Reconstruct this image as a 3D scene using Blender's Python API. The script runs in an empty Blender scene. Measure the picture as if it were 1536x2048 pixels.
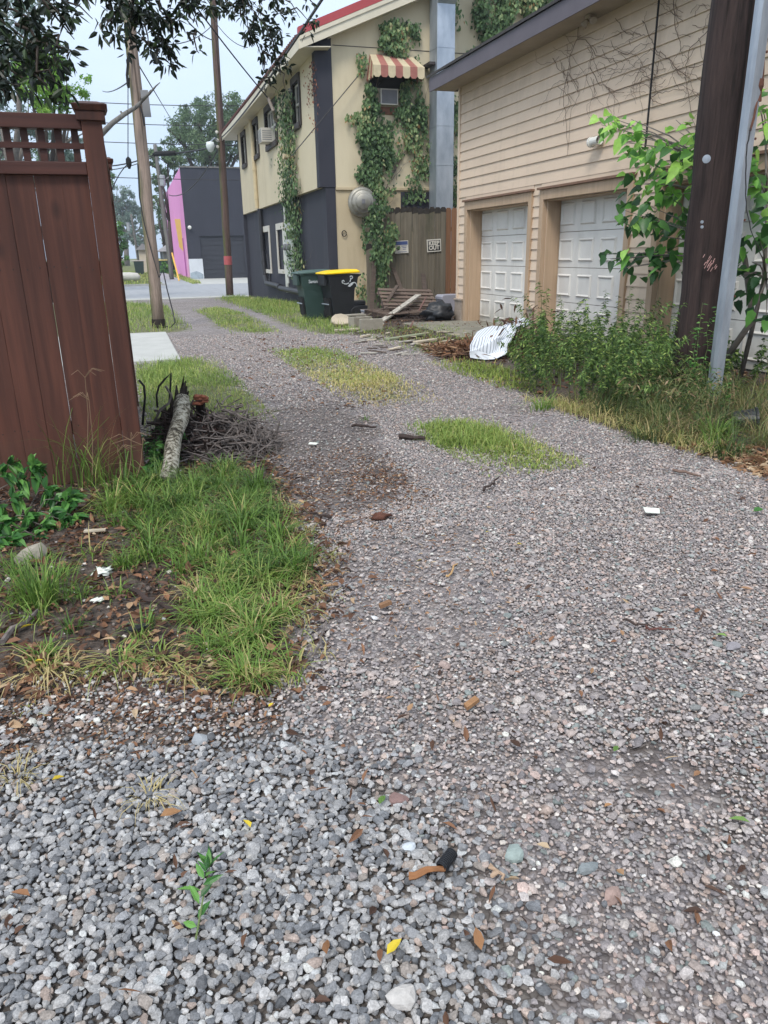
EXPOSURE = 0.68; SKY = 0.1; SUN = 1.5
import bpy, math, random
import numpy as np
from mathutils import Vector, Matrix
SC = bpy.context.scene
COL = SC.collection
rng = np.random.default_rng(7)
random.seed(7)
R = math.radians

# ------------------------------------------------------------------ camera (alley runs along +Y, camera yawed to the right)
F = 1500.0; PIT = R(19.1); ROLL = R(1.0); YAW = R(17.8); H = 1.3
fw = np.array([math.sin(YAW)*math.cos(PIT), math.cos(YAW)*math.cos(PIT), -math.sin(PIT)])
r0 = np.array([math.cos(YAW), -math.sin(YAW), 0.0]); u0 = np.cross(r0, fw)
CR = r0*math.cos(ROLL) - u0*math.sin(ROLL); CU = u0*math.cos(ROLL) + r0*math.sin(ROLL)
CC = np.array([0, 0, H])
def gz(y):
    return -0.42*np.clip((np.asarray(y, float)-18.0)/15.5, 0, 1)
def ray(x, y): return fw*F + CR*(x-768) + CU*(1024-y)
def G(x, y, dz=0.0):                       # survey: a photo point to the ground
    z = 0.0
    for _ in range(12):
        d = ray(x, y); p = CC + d*((z+dz-H)/d[2]); z = float(gz(p[1]))
    return p
def onX(x, y, X): d = ray(x, y); return CC + d*(X/d[0])
def onY(x, y, Y): d = ray(x, y); return CC + d*(Y/d[1])
def proj(P):
    v = np.asarray(P) - CC; w = v@fw
    return 768 + F*(v@CR)/w, 1024 - F*(v@CU)/w
def in_poly(px, py, poly):
    px = np.asarray(px); py = np.asarray(py); c = np.zeros(px.shape, bool)
    n = len(poly)
    for i in range(n):
        x1, y1 = poly[i]; x2, y2 = poly[i-1]
        if y1 == y2: continue
        k = ((y1 > py) != (y2 > py)) & (px < (x2-x1)*(py-y1)/(y2-y1) + x1)
        c ^= k
    return c
def gpoly(pts): return [tuple(G(*p)[:2]) for p in pts]

# ------------------------------------------------------------------ colours and materials
def L(r, g, b):
    f = lambda c: (c/255/12.92 if c/255 <= .04045 else ((c/255+.055)/1.055)**2.4)
    return (f(r), f(g), f(b))
class NT:
    def __init__(s, name):
        s.m = bpy.data.materials.new(name); s.m.use_nodes = True
        s.t = s.m.node_tree; s.t.nodes.clear()
        s.out = s.n('ShaderNodeOutputMaterial'); s.b = s.n('ShaderNodeBsdfPrincipled')
        s.l(s.b.outputs[0], s.out.inputs[0])
    def n(s, ty, **kw):
        q = s.t.nodes.new(ty)
        for k, v in kw.items():
            if k.startswith('i_'):
                key = k[2:].replace('_', ' ')
                q.inputs[int(key) if key.isdigit() else key].default_value = v
            else: setattr(q, k, v)
        return q
    def l(s, a, b): s.t.links.new(a, b)
    def pos(s, scale=(1, 1, 1)):
        g = s.n('ShaderNodeNewGeometry'); m = s.n('ShaderNodeVectorMath', operation='MULTIPLY')
        m.inputs[1].default_value = scale; s.l(g.outputs['Position'], m.inputs[0]); return m.outputs[0]
    def noise(s, scale, detail=4, vec=None, rough=.6):
        q = s.n('ShaderNodeTexNoise'); q.inputs['Scale'].default_value = scale; q.inputs['Detail'].default_value = detail
        q.inputs['Roughness'].default_value = rough
        if vec is None: vec = s.pos()
        s.l(vec, q.inputs['Vector']); return q.outputs[0]
    def ramp(s, fac, stops, interp='LINEAR'):
        q = s.n('ShaderNodeValToRGB'); cr = q.color_ramp; cr.interpolation = interp
        while len(cr.elements) < len(stops): cr.elements.new(.5)
        for e, (p, c) in zip(cr.elements, stops):
            e.position = p; e.color = (*c, 1) if len(c) == 3 else c
        s.l(fac, q.inputs[0]); return q.outputs[0]
    def mix(s, fac, a, b, mode='MIX'):
        q = s.n('ShaderNodeMix', data_type='RGBA', blend_type=mode)
        for src, key in ((fac, 0), (a, 6), (b, 7)):
            if isinstance(src, (int, float)): q.inputs[key].default_value = src
            elif isinstance(src, tuple): q.inputs[key].default_value = (*src, 1) if len(src) == 3 else src
            else: s.l(src, q.inputs[key])
        return q.outputs[2]
    def math(s, op, a, b=None):
        q = s.n('ShaderNodeMath', operation=op)
        for i, v in enumerate((a, b)):
            if v is None: continue
            if isinstance(v, (int, float)): q.inputs[i].default_value = v
            else: s.l(v, q.inputs[i])
        return q.outputs[0]
    def attr(s, name, out='Fac'):
        q = s.n('ShaderNodeAttribute'); q.attribute_name = name; return q.outputs[out]
    def bump(s, h, strength=.3, dist=.01):
        q = s.n('ShaderNodeBump'); q.inputs['Strength'].default_value = strength; q.inputs['Distance'].default_value = dist
        s.l(h, q.inputs['Height']); s.l(q.outputs[0], s.b.inputs['Normal'])
    def done(s, col=None, rough=.7, metal=0.0, spec=.4):
        if col is not None:
            if isinstance(col, tuple): s.b.inputs['Base Color'].default_value = (*col, 1)
            else: s.l(col, s.b.inputs['Base Color'])
        if isinstance(rough, (int, float)): s.b.inputs['Roughness'].default_value = rough
        else: s.l(rough, s.b.inputs['Roughness'])
        s.b.inputs['Metallic'].default_value = metal
        s.b.inputs['Specular IOR Level'].default_value = spec
        return s.m

def m_plain(name, c, var=.16, scale=6, rough=.7, metal=0, bump=.15, bscale=60, spec=.4, vec=(1, 1, 1)):
    t = NT(name); c = np.array(c); v = t.pos(vec)
    f = t.noise(scale, 6, v)
    col = t.ramp(f, [(.3, tuple(c*(1-var))), (.5, tuple(c)), (.72, tuple(np.minimum(c*(1+var), 1)))])
    if bump: t.bump(t.noise(bscale, 3, v), bump, .004)
    return t.done(col, rough, metal, spec)
def m_wood(name, c1, c2, axis=2, grain=30, rough=.75, bump=.4, knots=False, dark=None):
    t = NT(name); s = [grain]*3; s[axis] = grain*.045
    oi = t.n('ShaderNodeObjectInfo'); va = t.n('ShaderNodeVectorMath', operation='ADD'); cx = t.n('ShaderNodeCombineXYZ')
    t.l(t.math('MULTIPLY', oi.outputs['Random'], 37.0), cx.inputs[0]); t.l(t.math('MULTIPLY', oi.outputs['Random'], 23.0), cx.inputs[2])
    t.l(t.pos(tuple(s)), va.inputs[0]); t.l(cx.outputs[0], va.inputs[1])
    v = va.outputs[0]; f = t.noise(1, 6, v, .65); g = t.noise(.9, 3, t.pos())
    col = t.ramp(f, [(.28, c1), (.7, c2)])
    col = t.mix(1.0, col, t.ramp(oi.outputs['Random'], [(0, (.86, .84, .82)), (.5, (1, 1, 1)), (1, (1.12, 1.1, 1.08))]), 'MULTIPLY')
    if knots:
        kn = t.n('ShaderNodeTexVoronoi'); kn.inputs['Scale'].default_value = 2.3; vk = t.n('ShaderNodeVectorMath', operation='ADD')
        t.l(t.pos(tuple(1.6 if i != axis else .8 for i in range(3))), vk.inputs[0]); t.l(cx.outputs[0], vk.inputs[1]); t.l(vk.outputs[0], kn.inputs['Vector'])
        col = t.mix(t.math('MULTIPLY', t.ramp(kn.outputs['Distance'], [(.05, (1, 1, 1)), (.13, (0, 0, 0))]), .6), col, tuple(np.array(c1)*.35))
        gg = t.n('ShaderNodeNewGeometry'); sz = t.n('ShaderNodeSeparateXYZ'); t.l(gg.outputs['Position'], sz.inputs[0])
        mud = t.ramp(t.math('ADD', sz.outputs[2], t.math('MULTIPLY', t.noise(7, 4), .35)), [(.2, (1, 1, 1)), (.5, (0, 0, 0))])
        col = t.mix(t.math('MULTIPLY', mud, .5), col, L(92, 76, 62))
    col = t.mix(t.math('MULTIPLY', g, .5), col, tuple(np.array(c1)*.6))
    if dark is not None:
        col = t.mix(t.ramp(t.noise(2.2, 4, t.pos(tuple(1 if i != axis else .3 for i in range(3)))), [(.52, (0, 0, 0)), (.72, (1, 1, 1))]), col, dark)
    t.bump(f, bump, .004)
    return t.done(col, rough)
def m_leaf(name, stops, rough=.45, trans=.3, dark=None):
    t = NT(name)
    col = t.ramp(t.attr('tint'), stops)
    col = t.mix(.35, col, t.mix(1.0, col, t.ramp(t.noise(14, 2), [(.3, (.55, .55, .5)), (.7, (1.3, 1.3, 1.2))]), 'MULTIPLY'))
    t.done(col, rough, 0, .35)
    tr = t.n('ShaderNodeBsdfTranslucent'); t.l(col, tr.inputs[0])
    mx = t.n('ShaderNodeMixShader'); mx.inputs[0].default_value = trans
    t.l(t.b.outputs[0], mx.inputs[1]); t.l(tr.outputs[0], mx.inputs[2]); t.l(mx.outputs[0], t.out.inputs[0])
    return t.m
def m_col(name, rough=.8, speck=250, amt=.25, spec=.3):
    t = NT(name); c = t.attr('Col', 'Color')
    n = t.ramp(t.noise(speck, 3), [(.3, (1-amt,)*3), (.7, (1+amt,)*3)])
    n2 = t.ramp(t.noise(speck*.22, 2), [(.3, (1-amt*.6,)*3), (.7, (1+amt*.5,)*3)])
    col = t.mix(1.0, t.mix(1.0, c, n, 'MULTIPLY'), n2, 'MULTIPLY')
    return t.done(col, rough, 0, spec)

# ------------------------------------------------------------------ objects
def tag(o, label=None, cat=None, group=None, kind=None):
    if label: o['label'] = label
    if cat: o['category'] = cat
    if group: o['group'] = group
    if kind: o['kind'] = kind
    return o
ORG = {}
def thing(name, label, cat, loc=(0, 0, 0), group=None):
    o = bpy.data.objects.new(name, None); COL.objects.link(o); o.location = loc
    ORG[o.name] = np.array(loc, float); o.empty_display_size = .1
    return tag(o, label, cat, group)
def link(name, me, mat, parent=None, origin=None):
    o = bpy.data.objects.new(name, me); COL.objects.link(o)
    if isinstance(mat, (list, tuple)):
        for m in mat: me.materials.append(m)
    elif mat: me.materials.append(mat)
    if parent is not None:
        o.parent = parent; ORG[o.name] = ORG[parent.name]
    return o
def raw(name, V, loops, starts, totals, mat, parent=None, origin=None, smooth=False, attrs=None, midx=None):
    V = np.asarray(V, np.float32).reshape(-1, 3)
    if parent is not None: off = ORG[parent.name]
    elif origin is not None: off = np.array(origin, float)
    else: off = np.array([(V[:, 0].min()+V[:, 0].max())/2, (V[:, 1].min()+V[:, 1].max())/2, V[:, 2].min()])
    V = V - off.astype(np.float32)
    me = bpy.data.meshes.new(name)
    me.vertices.add(len(V)); me.vertices.foreach_set('co', V.ravel())
    me.loops.add(len(loops)); me.loops.foreach_set('vertex_index', np.asarray(loops, np.int32))
    me.polygons.add(len(starts)); me.polygons.foreach_set('loop_start', np.asarray(starts, np.int32))
    me.polygons.foreach_set('loop_total', np.asarray(totals, np.int32))
    if smooth: me.polygons.foreach_set('use_smooth', np.ones(len(starts), bool))
    else: me.polygons.foreach_set('use_smooth', np.zeros(len(starts), bool))
    if midx is not None: me.polygons.foreach_set('material_index', np.asarray(midx, np.int32))
    me.update(calc_edges=True)
    for k, a in (attrs or {}).items():
        a = np.asarray(a, np.float32)
        if a.ndim == 2:
            if a.shape[1] == 3: a = np.hstack([a, np.ones((len(a), 1), np.float32)])
            at = me.attributes.new(k, 'FLOAT_COLOR', 'POINT'); at.data.foreach_set('color', a.ravel())
        else:
            at = me.attributes.new(k, 'FLOAT', 'POINT'); at.data.foreach_set('value', a)
    o = link(name, me, mat, parent)
    if parent is None: o.location = off; ORG[o.name] = off
    return o
class MB:
    def __init__(s): s.v = []; s.f = []; s.mi = []; s.cur = 0
    def add(s, vs, fs):
        b = len(s.v); s.v += [tuple(map(float, v)) for v in vs]
        for f in fs: s.f.append([b+i for i in f]); s.mi.append(s.cur)
        return s
    def box(s, x0, x1, y0, y1, z0, z1):
        return s.add([(x0,y0,z0),(x1,y0,z0),(x1,y1,z0),(x0,y1,z0),(x0,y0,z1),(x1,y0,z1),(x1,y1,z1),(x0,y1,z1)],
                     [(0,3,2,1),(4,5,6,7),(0,1,5,4),(1,2,6,5),(2,3,7,6),(3,0,4,7)])
    def hexa(s, p):      # eight corners: bottom ring then top ring
        return s.add(p, [(0,3,2,1),(4,5,6,7),(0,1,5,4),(1,2,6,5),(2,3,7,6),(3,0,4,7)])
    def bar(s, a, b, w, h, up=(0, 0, 1)):   # box beam from a to b
        a = np.array(a, float); b = np.array(b, float); d = b-a; d /= np.linalg.norm(d)
        sd = np.cross(d, up); sd = sd/(np.linalg.norm(sd)+1e-9); u = np.cross(sd, d)
        ring = lambda c: [c-sd*w/2-u*h/2, c+sd*w/2-u*h/2, c+sd*w/2+u*h/2, c-sd*w/2+u*h/2]
        A = ring(a); B = ring(b)
        return s.add(A+B, [(0,3,2,1),(4,5,6,7),(0,1,5,4),(1,2,6,5),(2,3,7,6),(3,0,4,7)])
    def tube(s, pts, rad, n=8, cap=True, jit=0):
        pts = [np.array(p, float) for p in pts]
        if np.isscalar(rad): rad = [rad]*len(pts)
        b = len(s.v); prev = None
        for i, p in enumerate(pts):
            d = (pts[min(i+1, len(pts)-1)] - pts[max(i-1, 0)]); d = d/(np.linalg.norm(d)+1e-9)
            ref = np.array([0, 0, 1.]) if abs(d[2]) < .9 else np.array([1., 0, 0])
            if prev is None: sd = np.cross(d, ref)
            else: sd = prev - d*prev.dot(d)
            sd /= (np.linalg.norm(sd)+1e-9); prev = sd; u = np.cross(d, sd)
            for k in range(n):
                a = 2*math.pi*k/n; r = rad[i]*(1 + (random.uniform(-jit, jit) if jit else 0))
                s.v.append(tuple(p + sd*math.cos(a)*r + u*math.sin(a)*r))
        for i in range(len(pts)-1):
            for k in range(n):
                s.f.append([b+i*n+k, b+i*n+(k+1) % n, b+(i+1)*n+(k+1) % n, b+(i+1)*n+k]); s.mi.append(s.cur)
        if cap:
            s.f.append([b+k for k in range(n)][::-1]); s.mi.append(s.cur)
            e = b+(len(pts)-1)*n; s.f.append([e+k for k in range(n)]); s.mi.append(s.cur)
        return s
    def lathe(s, prof, c, axis, n=24):   # prof: (distance along axis, radius)
        axis = np.array(axis, float); axis /= np.linalg.norm(axis)
        ref = np.array([0, 0, 1.]) if abs(axis[2]) < .9 else np.array([1., 0, 0])
        sd = np.cross(axis, ref); sd /= np.linalg.norm(sd); u = np.cross(axis, sd); b = len(s.v); c = np.array(c, float)
        for (h, r) in prof:
            for k in range(n):
                a = 2*math.pi*k/n; s.v.append(tuple(c+axis*h+sd*math.cos(a)*r+u*math.sin(a)*r))
        for i in range(len(prof)-1):
            for k in range(n):
                s.f.append([b+i*n+k, b+i*n+(k+1) % n, b+(i+1)*n+(k+1) % n, b+(i+1)*n+k]); s.mi.append(s.cur)
        s.f.append([b+k for k in range(n)][::-1]); s.mi.append(s.cur)
        e = b+(len(prof)-1)*n; s.f.append([e+k for k in range(n)]); s.mi.append(s.cur)
        return s
    def extrude(s, outline, axis, a, b):     # outline of 2-D points in the plane across 'axis'
        def P(u, v, w): return {0: (w, u, v), 1: (u, w, v), 2: (u, v, w)}[axis]
        n = len(outline)
        vs = [P(u, v, a) for u, v in outline] + [P(u, v, b) for u, v in outline]
        fs = [tuple(range(n))[::-1], tuple(range(n, 2*n))] + [(i, (i+1) % n, n+(i+1) % n, n+i) for i in range(n)]
        return s.add(vs, fs)
    def build(s, name, mat, parent=None, smooth=False, bevel=0, origin=None, attrs=None):
        loops = []; st = []; tt = []
        for f in s.f: st.append(len(loops)); tt.append(len(f)); loops += f
        o = raw(name, s.v, loops, st, tt, mat, parent, origin, smooth, attrs, s.mi if isinstance(mat, (list, tuple)) else None)
        import bmesh
        bm = bmesh.new(); bm.from_mesh(o.data); bmesh.ops.recalc_face_normals(bm, faces=bm.faces); bm.to_mesh(o.data); bm.free()
        if bevel:
            md = o.modifiers.new('edge', 'BEVEL'); md.width = bevel; md.segments = 2; md.limit_method = 'ANGLE'
        return o
def copy_tree(o, parent=None, off=(0, 0, 0)):
    c = o.copy(); COL.objects.link(c)
    if parent is None: c.location = Vector(o.location) + Vector(off)
    else: c.parent = parent
    for ch in list(o.children): copy_tree(ch, c)
    return c

# ------------------------------------------------------------------ vegetation meshes
def unit(a): return a/(np.linalg.norm(a, axis=-1, keepdims=True)+1e-9)
LEAF8 = (np.array([(0,0,0),(.33,0,0),(.68,0,0),(1,0,0),(.3,.5,1),(.66,.4,1),(.3,-.5,1),(.66,-.4,1)], float),
         [(0,1,4),(1,2,5,4),(2,3,5),(1,0,6),(2,1,6,7),(3,2,7)])
HEART = (np.array([(0,0,0),(.4,0,0),(.75,0,0),(1.0,0,0),(-.04,.27,.7),(.22,.5,1),(.62,.36,1),(-.04,-.27,.7),(.22,-.5,1),(.62,-.36,1)], float),
         [(0,1,5,4),(1,2,6,5),(2,3,6),(1,0,7,8),(2,1,8,9),(3,2,9)])
DIAM = (np.array([(0,0,0),(.45,.5,.6),(1,0,0),(.45,-.5,.6)], float), [(0,1,2,3)])
def leaves(name, P, D, N, Ln, Wd, mat, parent=None, tmpl=LEAF8, fold=.25, droop=.15, tint=None, smooth=False, origin=None):
    T, FS = tmpl; n = len(P); k = len(T)
    D = unit(D); S = unit(np.cross(N, D)); N2 = np.cross(D, S)
    Ln = np.broadcast_to(Ln, (n,)); Wd = np.broadcast_to(Wd, (n,))
    t = T[None, :, :]
    V = (P[:, None] + D[:, None]*(t[..., 0:1]*Ln[:, None, None]) + S[:, None]*(t[..., 1:2]*Wd[:, None, None])
         + N2[:, None]*(t[..., 2:3]*fold*Wd[:, None, None]*np.abs(t[..., 1:2]*2)))
    V[..., 2] -= droop*Ln[:, None]*(t[..., 0]**2)
    base = (np.arange(n)*k)[:, None]
    lp = np.concatenate([np.array(f) for f in FS]); tot = np.array([len(f) for f in FS])
    loops = (base + lp[None]).ravel(); totals = np.tile(tot, n); starts = np.concatenate([[0], np.cumsum(totals)[:-1]])
    if tint is None: tint = rng.random(n)
    return raw(name, V.reshape(-1, 3), loops, starts, totals, mat, parent, origin, smooth, {'tint': np.repeat(tint, k)})
def blades(name, P, az, hgt, wid, bend, mat, parent=None, tint=None, segs=3, origin=None, up=None):
    n = len(P); hgt = np.broadcast_to(hgt, (n,)); wid = np.broadcast_to(wid, (n,)); bend = np.broadcast_to(bend, (n,))
    out = np.stack([np.cos(az), np.sin(az), np.zeros(n)], 1); side = np.stack([-np.sin(az), np.cos(az), np.zeros(n)], 1)
    rings = []
    for i in range(segs+1):
        s = i/segs; ang = bend*s*1.25
        c = P + out*(hgt*s*np.sin(ang))[:, None] + np.array([0, 0, 1.])*(hgt*s*np.cos(ang))[:, None]
        w = wid*(1-s**1.6)*.5 + 1e-4
        if i < segs: rings += [c-side*w[:, None], c+side*w[:, None]]
        else: rings += [c]
    V = np.stack(rings, 1); k = V.shape[1]
    fs = [(2*i, 2*i+1, 2*i+3, 2*i+2) for i in range(segs-1)] + [(2*segs-2, 2*segs-1, 2*segs)]
    base = (np.arange(n)*k)[:, None]
    lp = np.concatenate([np.array(f) for f in fs]); tot = np.array([len(f) for f in fs])
    loops = (base+lp[None]).ravel(); totals = np.tile(tot, n); starts = np.concatenate([[0], np.cumsum(totals)[:-1]])
    if tint is None: tint = rng.random(n)
    tv = np.repeat(tint, k)
    return raw(name, V.reshape(-1, 3), loops, starts, totals, mat, parent, origin, False, {'tint': tv})
def rdir(n, up=0.0):
    v = rng.normal(size=(n, 3)); v[:, 2] += up; return unit(v)
def sample_poly(poly, n, edge=0.0):     # n points in a ground polygon (world xy)
    P = np.array(poly); lo = P.min(0); hi = P.max(0); out = np.zeros((0, 2))
    while len(out) < n:
        q = rng.uniform(lo, hi, size=(n*3, 2))
        jq = q + rng.normal(size=q.shape)*edge
        out = np.vstack([out, q[in_poly(jq[:, 0], jq[:, 1], poly)]])
    q = out[:n]; return np.column_stack([q, gz(q[:, 1])])
def vnoise(x, y, s=1.0, seed=0):        # cheap smooth noise in -1..1 for patchiness
    r = np.random.default_rng(seed); a = 0
    for k in range(6):
        th = r.uniform(0, 2*math.pi); fq = s*r.uniform(.6, 2.4); ph = r.uniform(0, 6.28)
        a = a + np.sin((x*math.cos(th)+y*math.sin(th))*fq + ph + 1.3*np.sin((y*math.cos(th)-x*math.sin(th))*fq*.7+ph*2))
    return a/6*1.6
# ------------------------------------------------------------------ camera, sky, sun
cam = bpy.data.objects.new('camera', bpy.data.cameras.new('camera')); COL.objects.link(cam); SC.camera = cam
M = Matrix.Identity(4)
for i in range(3): M[i][0] = CR[i]; M[i][1] = CU[i]; M[i][2] = -fw[i]; M[i][3] = CC[i]
cam.matrix_world = M
cam.data.sensor_fit = 'VERTICAL'; cam.data.sensor_height = 36.0; cam.data.lens = 36.0*F/2048
cam.data.clip_end = 2000; cam.data.clip_start = .05
SC.view_settings.view_transform = 'Standard'; SC.view_settings.look = 'None'
SC.view_settings.exposure = EXPOSURE; SC.view_settings.gamma = 1
SC.cycles.use_denoising = True
SC.cycles.max_bounces = 6; SC.cycles.diffuse_bounces = 3; SC.cycles.glossy_bounces = 2
SC.cycles.transmission_bounces = 3; SC.cycles.transparent_max_bounces = 8
SUN_AZ = R(215); SUN_EL = R(52)       # azimuth measured from +Y towards +X
W = bpy.data.worlds.new('World'); SC.world = W; W.use_nodes = True
nt = W.node_tree; bg = nt.nodes['Background']
sky = nt.nodes.new('ShaderNodeTexSky'); sky.sky_type = 'NISHITA'; sky.sun_disc = False
sky.sun_elevation = SUN_EL; sky.sun_rotation = SUN_AZ; sky.dust_density = 2.0; sky.air_density = 1.0
tc = nt.nodes.new('ShaderNodeTexCoord')
cn = nt.nodes.new('ShaderNodeTexNoise'); cn.inputs['Scale'].default_value = 2.2; cn.inputs['Detail'].default_value = 5
mp = nt.nodes.new('ShaderNodeMapping'); mp.inputs['Scale'].default_value = (1, 1, 2.6)
nt.links.new(tc.outputs['Generated'], mp.inputs[0]); nt.links.new(mp.outputs[0], cn.inputs['Vector'])
cr = nt.nodes.new('ShaderNodeValToRGB'); cr.color_ramp.elements[0].position = .3; cr.color_ramp.elements[1].position = .7
cr.color_ramp.elements[0].color = (4.3, 5.6, 7.7, 1); cr.color_ramp.elements[1].color = (5.7, 6.7, 8.1, 1)
nt.links.new(cn.outputs[0], cr.inputs[0])
mx = nt.nodes.new('ShaderNodeMix'); mx.data_type = 'RGBA'; mx.inputs[0].default_value = .8
nt.links.new(sky.outputs[0], mx.inputs[6]); nt.links.new(cr.outputs[0], mx.inputs[7])
sx = nt.nodes.new('ShaderNodeSeparateXYZ'); nt.links.new(tc.outputs['Generated'], sx.inputs[0])   # overcast sky, brighter towards the zenith
mr = nt.nodes.new('ShaderNodeMapRange'); mr.inputs[1].default_value = 0; mr.inputs[2].default_value = 1; mr.inputs[3].default_value = .9; mr.inputs[4].default_value = 1.75
nt.links.new(sx.outputs[2], mr.inputs[0])
vm = nt.nodes.new('ShaderNodeVectorMath'); vm.operation = 'SCALE'; nt.links.new(mx.outputs[2], vm.inputs[0]); nt.links.new(mr.outputs[0], vm.inputs['Scale'])
wm = nt.nodes.new('ShaderNodeMix'); wm.data_type = 'RGBA'; wm.blend_type = 'MULTIPLY'; wm.inputs[7].default_value = (1.12, 1.0, .84, 1)   # cloud deck overhead is a neutral grey white
nt.links.new(sx.outputs[2], wm.inputs[0]); nt.links.new(vm.outputs[0], wm.inputs[6]); nt.links.new(wm.outputs[2], bg.inputs[0])
bg.inputs[1].default_value = SKY
sd = bpy.data.lights.new('sun', 'SUN'); sd.energy = SUN; sd.angle = R(16); sd.color = (1, .96, .9)
sun = bpy.data.objects.new('sun', sd); COL.objects.link(sun)
sv = Vector((math.sin(SUN_AZ)*math.cos(SUN_EL), math.cos(SUN_AZ)*math.cos(SUN_EL), math.sin(SUN_EL)))
sun.rotation_euler = sv.to_track_quat('Z', 'Y').to_euler(); sun.location = (0, 0, 30)

# ------------------------------------------------------------------ ground zones, surveyed from the photo and laid on the ground
VL = gpoly([(-400,1500),(-400,880),(0,900),(262,950),(300,930),(330,880),(420,850),(520,870),(560,930),(575,1010),(640,1110),(640,1150),(590,1230),(590,1340),(520,1380),(430,1400),(350,1350),(200,1340),(120,1360),(0,1420)])
VL2 = gpoly([(272,740),(345,724),(380,714),(440,735),(480,770),(535,820),(500,840),(400,850),(300,880)])
VP = gpoly([(180,606),(250,606),(330,612),(375,662),(250,668),(180,668)])
M1 = gpoly([(395,622),(430,614),(470,622),(552,662),(540,670),(440,655)])
M2 = gpoly([(553,705),(600,696),(655,700),(790,750),(830,800),(760,815),(680,775),(600,745)])
M3 = gpoly([(858,850),(900,842),(960,850),(1060,880),(1165,925),(1150,940),(1030,940),(960,910),(870,895)])
VB = gpoly([(440,596),(480,592),(600,606),(640,640),(740,640),(700,670),(640,668),(560,645)])
VR = gpoly([(700,672),(760,668),(880,715),(1000,768),(1180,845),(1300,885),(1420,915),(1536,960),(1800,1060),(1800,640),(1100,610),(900,625),(740,635)])
FRESH = gpoly([(-500,1450),(0,1440),(200,1430),(420,1425),(600,1455),(740,1540),(880,1640),(960,1740),(1010,1850),(1130,2120),(1180,2400),(-500,2400)])
DIRT = gpoly([(520,830),(640,800),(760,850),(780,930),(830,960),(780,1010),(660,1040),(600,1080),(560,960)])
DIRT2 = gpoly([(-100,1400),(150,1345),(430,1395),(560,1400),(560,1470),(330,1500),(100,1480),(-100,1560)])
def msk(x, y, poly, j=.04, seed=0):
    return in_poly(x + j*vnoise(x, y, 14, seed), y + j*vnoise(x, y, 14, seed+1), poly)

def gx(a): return np.concatenate([np.array(p) for p in a])
xs = gx([[-400,-250,-150,-100,-60,-40,-25,-15,-10,-7,-5,-4], np.arange(-3.5,9.01,.09), [10,12,15,20,30,45,70,110,170,260,420]])
ys = gx([[-60,-30,-15,-8,-4,-2,-1], np.arange(-.5,36,.09), [37,39,42,46,50,56,62,70,80,95,115,140,180,240,320,450,700]])
Xg, Yg = np.meshgrid(xs, ys); nx, ny = len(xs), len(ys)
xf, yf = Xg.ravel(), Yg.ravel()
zf = gz(yf) + np.where((yf < 30) & (np.abs(xf) < 8), .006*vnoise(xf, yf, 1.2, 3), 0) - .004
soil = np.zeros(len(xf)); grs = np.zeros(len(xf)); fresh = np.zeros(len(xf))
for q in (VL, VR): soil = np.maximum(soil, msk(xf, yf, q, .08, 5))
for q, w_ in ((DIRT, .55), (DIRT2, .9)): soil = np.maximum(soil, w_*msk(xf, yf, q, .1, 6))
rut = gpoly([(1150,1420),(1536,1450),(1700,1700),(1500,1640),(1300,1560)])
soil = np.maximum(soil, .5*msk(xf, yf, rut, .15, 16))
for q in (VL2, VP, M1, M2, M3, VB): grs = np.maximum(grs, .75*msk(xf, yf, q, .16, 7))
grs = np.maximum(grs, (yf > 51)*1.0); grs = np.maximum(grs, ((xf < -1.2) & (yf < 33))*.8); grs = np.maximum(grs, ((xf > 8) & (yf < 33))*.8)
fresh = msk(xf, yf, FRESH, .06, 9)*1.0
idx = np.arange(nx*ny).reshape(ny, nx)
q = np.stack([idx[:-1,:-1], idx[:-1,1:], idx[1:,1:], idx[1:,:-1]], -1).reshape(-1, 4)
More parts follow.
